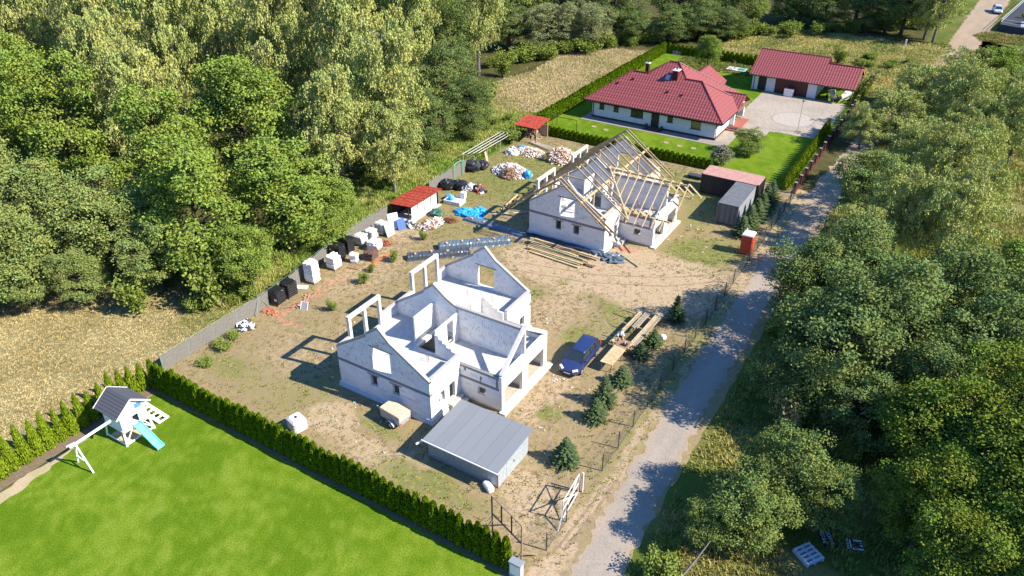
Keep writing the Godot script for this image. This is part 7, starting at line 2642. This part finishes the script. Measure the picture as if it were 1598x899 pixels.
func road_side_things() -> void:
	# white pallets and boards lying under the trees
	var wm = M("white_washed", 0.60, 0.66, 0.72, 0.8, 0, "soft", 1.5)
	for q in [[0.0, 0.0], [0.16, 0.03]]:
		var t = thing("white_pallet", "white painted pallet in the pair stacked under the robinias", "pallet", Vector3(-0.78, q[0], -34.72), -0.62 + q[1], "stacked white pallets")
		for k in 5:
			var b = MB.new()
			b.box(-0.62 + k * 0.28, -0.48 + k * 0.28, 0.11, 0.135, -0.62, 0.62)
			part("deck_board", b, wm, t)
		for z in [-0.56, 0.0, 0.56]:
			var b = MB.new()
			b.box(-0.63, 0.65, 0.0, 0.11, z - 0.05, z + 0.05)
			part("runner", b, wm, t)
	var dark = M("sign_black", 0.012, 0.014, 0.02, 0.5)
	var sg = thing("lettered_board", "black board with white lettering lying on the shaded ground", "sign", Vector3(-0.12, 0.02, -36.65), 0.55)
	var b = MB.new()
	b.bevel_box(Vector3(0, 0.02, 0), Vector3(0.85, 0.04, 1.45), 0.008)
	part("board", b, dark, sg)
	var font = SystemFont.new()
	font.font_names = PackedStringArray(["Droid Sans"])
	font.font_weight = 700
	var rows = ["ZAVS", "VMOF"]
	for i in 2:
		var tm = TextMesh.new()
		tm.text = rows[i]
		tm.font = font
		tm.font_size = 48
		tm.pixel_size = 0.0075
		tm.depth = 0.006
		var o = MeshInstance3D.new()
		o.name = "lettering"
		o.mesh = tm
		o.material_override = M("letter_white", 0.7, 0.74, 0.8, 0.7)
		o.position = Vector3(-0.18 + i * 0.38, 0.044, 0)
		o.rotation = Vector3(-PI / 2, 0, PI / 2)
		sg.add_child(o, true)
	var s2 = thing("striped_board", "small black board with white bars lying under the robinias", "sign", Vector3(1.42, 0.02, -37.0), 0.35)
	var c = MB.new()
	c.bevel_box(Vector3(0, 0.02, 0), Vector3(0.95, 0.04, 0.8), 0.008)
	part("board", c, dark, s2)
	for q in [[-0.15, 0.47, 0.24, 0.39], [-0.05, 0.47, -0.39, -0.25], [-0.47, -0.34, -0.38, -0.2], [-0.47, -0.34, -0.12, 0.05], [-0.47, -0.34, 0.12, 0.2], [-0.47, -0.34, 0.27, 0.38], [-0.28, -0.2, -0.35, 0.3], [0.3, 0.46, -0.18, -0.08], [0.3, 0.46, -0.02, 0.1]]:
		var d = MB.new()
		d.box(q[0], q[1], 0.042, 0.046, q[2], q[3])
		part("white_bar", d, M("letter_white", 0.7, 0.74, 0.8, 0.7), s2)
	# dry leaning trunk by the road
	var dt = MB.new()
	limb(dt, Vector3.ZERO, Vector3(0.9, 2.2, -1.3), 0.09, 0.04, 0.1)
	solo("leaning_dead_tree", "bare grey leaning dead tree beside the loose cherry tree", "dead tree", dt, M("grey_stem", 0.26, 0.23, 0.2, 0.9), Vector3(-6.6, 0, -29.6))
	# the far garden with white railing
	var ter = thing("railed_terrace", "raised garden terrace with dark retaining wall and white railing", "terrace", Vector3(3.5, 0, -190))
	var wl = MB.new()
	wl.hexa([Vector3(-3.2, 0, 5.5), Vector3(14, 0, 12), Vector3(14, 0, -30), Vector3(1.5, 0, -30), Vector3(-2.7, 1.3, 5.2), Vector3(14, 1.3, 11.6), Vector3(14, 1.3, -30), Vector3(1.8, 1.3, -30)])
	part("retaining_wall", wl, M("dark_wall", 0.05, 0.052, 0.06, 0.8), ter)
	var sl = MB.new()
	sl.box(0.8, 12, 1.3, 1.42, 1.0, 6.0)
	sl.box(1.2, 12, 1.3, 1.42, -4.0, -1.0)
	part("paving_slab", sl, M("blue_slab", 0.36, 0.40, 0.46, 0.7), ter)
	for k in 26:
		var p = Vector3(-2.7, 1.3, 5.2).lerp(Vector3(1.8, 1.3, -30), k / 26.0)
		var r = MB.new()
		r.bar(p, p + Vector3(0, 1.0, 0), 0.07, 0.07)
		part("railing_post", r, M("white_paint", 0.78, 0.77, 0.75, 0.5), ter)
	for y in [1.75, 2.3]:
		var r = MB.new()
		r.bar(Vector3(-2.7, y, 5.2), Vector3(1.8, y, -30), 0.06, 0.08)
		part("railing", r, mats.white_paint, ter)
		var r2 = MB.new()
		r2.bar(Vector3(-2.7, y, 5.2), Vector3(14, y, 11.6), 0.06, 0.08)
		part("railing", r2, mats.white_paint, ter)
	for q in [[5.2, -187.4, 1.0], [7.2, -187.6, 0.9], [9.2, -188.0, 1.1], [4.6, -193.4, 0.8], [6.8, -194.2, 1.0]]:
		plant("hazel", int(q[2] * 10), Vector3(q[0], 1.3, q[1]), Vector3.ONE * q[2], q[0], "planted on the railed terrace", "bush", "bushes on the railed terrace")
	var mp = thing("marker_post", "white marker post in the rough meadow near the birch", "post", Vector3(-13.4, 0, -163.0))
	var m1 = MB.new()
	m1.bevel_box(Vector3(0, 0.55, 0), Vector3(0.28, 1.1, 0.22), 0.03)
	part("post", m1, mats.white_paint, mp)
	var om = MB.new()
	om.tube(Vector3.ZERO, Vector3(0.05, 1.1, 0), 0.09, 0.06, 7)
	solo("orange_marker", "orange marker stake beside the far end of the brick post fence", "stake", om, M("orange_stake", 0.7, 0.14, 0.04, 0.6), Vector3(-12.6, 0, -136.0))
	# drive gate panels beside the side road
	for k in 4:
		var t = thing("drive_fence_panel", "pale panel of the low fence beside the sandy side road", "fence", Vector3(0.6 + k * 1.9, 0, -160.6 - k * 0.6), -0.3, "low pale fence panels beside the side road")
		var f = MB.new()
		f.box(0, 1.8, 0.25, 1.05, -0.02, 0.02)
		part("panel", f, M("pale_fence", 0.5, 0.45, 0.38, 0.85), t)
		var p = MB.new()
		p.box(-0.05, 0.05, 0, 1.2, -0.05, 0.05)
		part("post", p, mats.pale_metal, t)

func plants() -> void:
	rng.seed = 900
	# front hedge and the row of conical thujas
	var n = 0
	var x = -47.0
	while x < -15.2:
		plant("thuja", n, Vector3(x, 0, -24.75 + rr(-0.05, 0.05)), Vector3(rr(0.9, 1.05), rr(0.94, 1.1) * 1.04, rr(0.9, 1.05)), rr(0, 6), "in the dense dark row between the lawn and the building plot", "hedge tree", "thuja row between lawn and plot")
		x += rr(0.60, 0.68)
		n += 1
	var z = -24.2
	while z < -7.0:
		var hh = rr(0.82, 1.22)
		plant("cone", n, Vector3(-47.75 + rr(-0.08, 0.08), 0, z), Vector3(rr(0.85, 1.0), hh, rr(0.85, 1.0)), rr(0, 6), "in the sunlit row beside the straw field", "hedge tree", "conical thujas beside the straw field")
		z += rr(0.76, 0.9)
		n += 1
	# young spruces on the plot
	for q in [[-16.6, -34.0, 1.0, 0.95], [-16.75, -38.9, 0.9, 0.85], [-17.0, -40.8, 0.95, 1.15], [-16.9, -43.7, 0.9, 0.7], [-16.5, -53.9, 0.85, 1.1], [-17.0, -47.5, 0.8, 0.65], [-16.7, -49.6, 0.75, 0.7]]:
		plant("spruce", n, Vector3(q[0], 0, q[1]), Vector3(q[2], q[3], q[2]), rr(0, 6), "in the loose line inside the road fence", "tree", "young spruces inside the road fence")
		n += 1
	for q in [[-16.4, -72.2, 1.1, 1.0], [-16.3, -74.4, 1.2, 1.15], [-16.2, -76.6, 1.2, 1.1], [-16.2, -78.6, 1.1, 1.05], [-16.3, -80.6, 1.15, 1.1], [-16.2, -82.6, 1.0, 1.0]]:
		plant("spruce", n, Vector3(q[0], 0, q[1]), Vector3(q[2], q[3], q[2]), rr(0, 6), "in the close row beside the grey container", "tree", "spruces beside the grey container")
		n += 1
	# small shrubs on the plot
	for q in [[-42.9, -39.6, 0.75], [-43.5, -44.6, 0.8], [-44.2, -46.6, 0.6], [-43.7, -49.3, 0.8], [-44.0, -54.3, 0.75]]:
		plant("hazel", n, Vector3(q[0], 0, q[1]), Vector3(q[2] * 0.8, q[2], q[2] * 0.8), rr(0, 6), "growing in the dry yard grass", "shrub", "small shrubs in the yard grass")
		n += 1
	for q in [[-46.6, -30.8, 1.0, 0.5], [-46.0, -28.6, 0.9, 0.35], [-47.0, -32.2, 0.8, 0.45]]:
		plant("hazel", n, Vector3(q[0], 0, q[1]), Vector3(q[2], q[3], q[2]), rr(0, 6), "low weed clump near the screened fence corner", "weeds", "weed clumps at the fence corner")
		n += 1
	plant("hazel", 1, Vector3(-50.6, 0, -82.0), Vector3(1.7, 1.3, 1.7), 0.4, "big dense bush beside the open red shelter", "bush", "")
	plant("dryshrub", 0, Vector3(-43.6, 0, -79.5), Vector3(0.9, 0.6, 0.9), 0.4, "between the rubble and the firewood heap", "shrub", "")
	for i in 26:
		plant("hazel", i, Vector3(rr(-60, -51.5), 0, rr(-90, -52)), Vector3.ONE * rr(0.4, 1.0), rr(0, 6), "in the wild strip along the wood", "shrub", "shrubs of the wild strip")
	for i in 16:
		plant("hazel", i, Vector3(rr(-60, -50), 0, rr(-38, -33)), Vector3.ONE * rr(0.5, 1.1), rr(0, 6), "at the wood's foot beside the straw field", "shrub", "shrubs at the foot of the wood")
	for i in 14:
		plant("hazel", i, Vector3(rr(-9.3, -7.4), 0, rr(-62, -24)), Vector3.ONE * rr(0.3, 0.8), rr(0, 6), "on the verge below the roadside trees", "shrub", "shrubs on the tree verge")
	for i in 12:
		plant("hazel", i, Vector3(rr(-20, -9), 0, rr(-151, -144)), Vector3(1.2, 0.7, 1.2) * rr(0.6, 1.1), rr(0, 6), "in the rough meadow behind the outbuilding", "shrub", "shrubs in the rough meadow")
	for i in 46:   # undergrowth that closes the wood's edge behind the house
		var u = i / 45.0
		var p = Vector2(-70, -110).lerp(Vector2(-54, -139), u * 2.4) if u < 0.42 else Vector2(-52, -141).lerp(Vector2(-12, -178), (u - 0.42) / 0.58)
		plant("hazel", i, Vector3(p.x + rr(-2, 1.0), 0, p.y - rr(0, 3.5)), Vector3(1, 0.8, 1) * rr(1.6, 2.6), rr(0, 6), "in the undergrowth at the edge of the wood behind the house", "shrub", "undergrowth behind the house")
	for i in 30:
		plant("hazel", i, Vector3(rr(-96, -60), 0, rr(-96, -40)), Vector3(1, 1.1, 1) * rr(1.8, 3.0), rr(0, 6), "in the undergrowth of the wood beyond the screened fence", "shrub", "undergrowth of the wood")
	# trees
	var names = tree_names()
	for i in TREES.size():
		var q: Array = TREES[i]
		var where = names[i]
		var grp = "trees of the wood beyond the screened fence"
		if q[2] < -95.0 and q[1] < -12.0:
			grp = "trees of the wood behind the house"
		elif q[1] > -12.0 and q[2] < -60.0:
			grp = "tall roadside trees"
		elif q[1] > -12.0:
			grp = "roadside trees opposite the plot"
		var low: bool = q[0] == "hazel" or q[0] == "dryshrub"
		var s: float = q[4] / (1.0 if low else 5.0)
		var sy: float = q[3] / (0.8 if low else 8.0)
		plant(q[0], i, Vector3(q[1], 0, q[2]), Vector3(s, sy, s), rr(0, 6.28), where, "shrub" if low else "tree", grp)

func textures() -> void:
	grain_tex("soft", 256, [[1, 0.02, 1.0], [2, 0.09, 0.5], [3, 0.3, 0.3]], 0.86, 1.0)
	grain_tex("plaster", 256, [[4, 0.015, 1.0], [5, 0.08, 0.5], [6, 0.35, 0.2]], 0.965, 1.0)
	grain_tex("concrete", 512, [[7, 0.01, 1.2], [8, 0.05, 0.7], [9, 0.3, 0.3]], 0.91, 1.0, Color(0.98, 0.97, 0.95))
	grain_tex("wood", 256, [[10, 0.03, 0.6], [11, 0.2, 1.0]], 0.68, 1.0, Color(0.96, 0.9, 0.84), 6)
	grain_tex("grass", 512, [[12, 0.03, 0.5], [13, 0.12, 0.9], [14, 0.4, 1.2]], 0.55, 1.0, Color(0.9, 1.0, 0.85))
	grain_tex("turf", 512, [[15, 0.03, 0.5], [16, 0.1, 0.6], [17, 0.4, 1.2]], 0.52, 1.0, Color(0.86, 1.0, 0.9))
	grain_tex("gravel", 512, [[18, 0.02, 0.6], [19, 0.1, 0.6], [20, 0.45, 1.0]], 0.84, 1.0, Color(0.97, 0.95, 0.94))
	grain_tex("bark", 128, [[21, 0.06, 1.0], [22, 0.25, 1.0]], 0.15, 1.0)
	grain_tex("faded", 512, [[23, 0.012, 1.2], [24, 0.06, 0.6], [25, 0.3, 0.3]], 0.7, 1.0, Color(1.0, 0.8, 0.75))
	bump_tex("bumpy", 40, 0.06, 6.0)

func _ready() -> void:
	var cam = Camera3D.new()
	cam.name = "camera"
	cam.position = Vector3(0, 37.4, 0)
	cam.rotation_degrees = Vector3(-31.95, 31.5, 0)
	cam.fov = 41.23
	cam.near = 0.5
	cam.far = 4000
	add_child(cam)
	cam.current = true
	var env = Environment.new()
	env.background_mode = Environment.BG_SKY
	var sky = Sky.new()
	var sm = ProceduralSkyMaterial.new()
	sm.sky_top_color = Color(0.255, 0.44, 0.71)
	sm.sky_horizon_color = Color(0.53, 0.655, 0.785)
	sm.sky_curve = 0.12
	sm.ground_horizon_color = Color(0.5, 0.5, 0.42)
	sm.ground_bottom_color = Color(0.25, 0.25, 0.18)
	sm.sun_angle_max = 1.0
	sky.sky_material = sm
	env.sky = sky
	env.tonemap_mode = Environment.TONE_MAPPER_LINEAR
	env.tonemap_exposure = 2.1
	env.sdfgi_enabled = true
	env.ssao_enabled = true
	env.ssil_enabled = true
	var we = WorldEnvironment.new()
	we.name = "world_environment"
	we.environment = env
	add_child(we)
	var sun = DirectionalLight3D.new()
	sun.name = "sun"
	sun.light_energy = 1.6
	sun.light_color = Color(1.0, 0.965, 0.91)
	sun.light_angular_distance = 0.5
	sun.shadow_enabled = true
	add_child(sun)
	sun.look_at_from_position(Vector3.ZERO, Vector3(-1.2, -1.0, 0.24))
	textures()
	build_kinds()
	print("kinds done ", Time.get_ticks_msec())
	ground_sheets()
	print("ground done ", Time.get_ticks_msec())
	M("black_steel", 0.02, 0.02, 0.022, 0.5)
	M("pale_metal", 0.45, 0.45, 0.46, 0.5, 0.3)
	M("dark_metal", 0.08, 0.08, 0.085, 0.5, 0.4)
	M("white_plastic", 0.8, 0.8, 0.8, 0.5)
	M("pale_concrete", 0.55, 0.54, 0.52, 0.9)
	shell("bare_twin_house", "unroofed twin house of white blocks with open upper floor and two garage mouths", Vector3(-31.0, 0, -39.3), 1, false)
	var b = shell("timbered_twin_house", "white block twin house with bare pale roof rafters", Vector3(-31.4, 0, -68.3), 2, true)
	roof_timbers(b)
	red_house()
	outbuilding()
	mesh_fences()
	gates()
	tin_shed()
	box_trailer()
	water_tank()
	cars()
	play_house()
	timber_yard()
	supplies()
	containers()
	road_side_things()
	garden_of_house()
	plants()
	grasses()
	print("all done ", Time.get_ticks_msec())
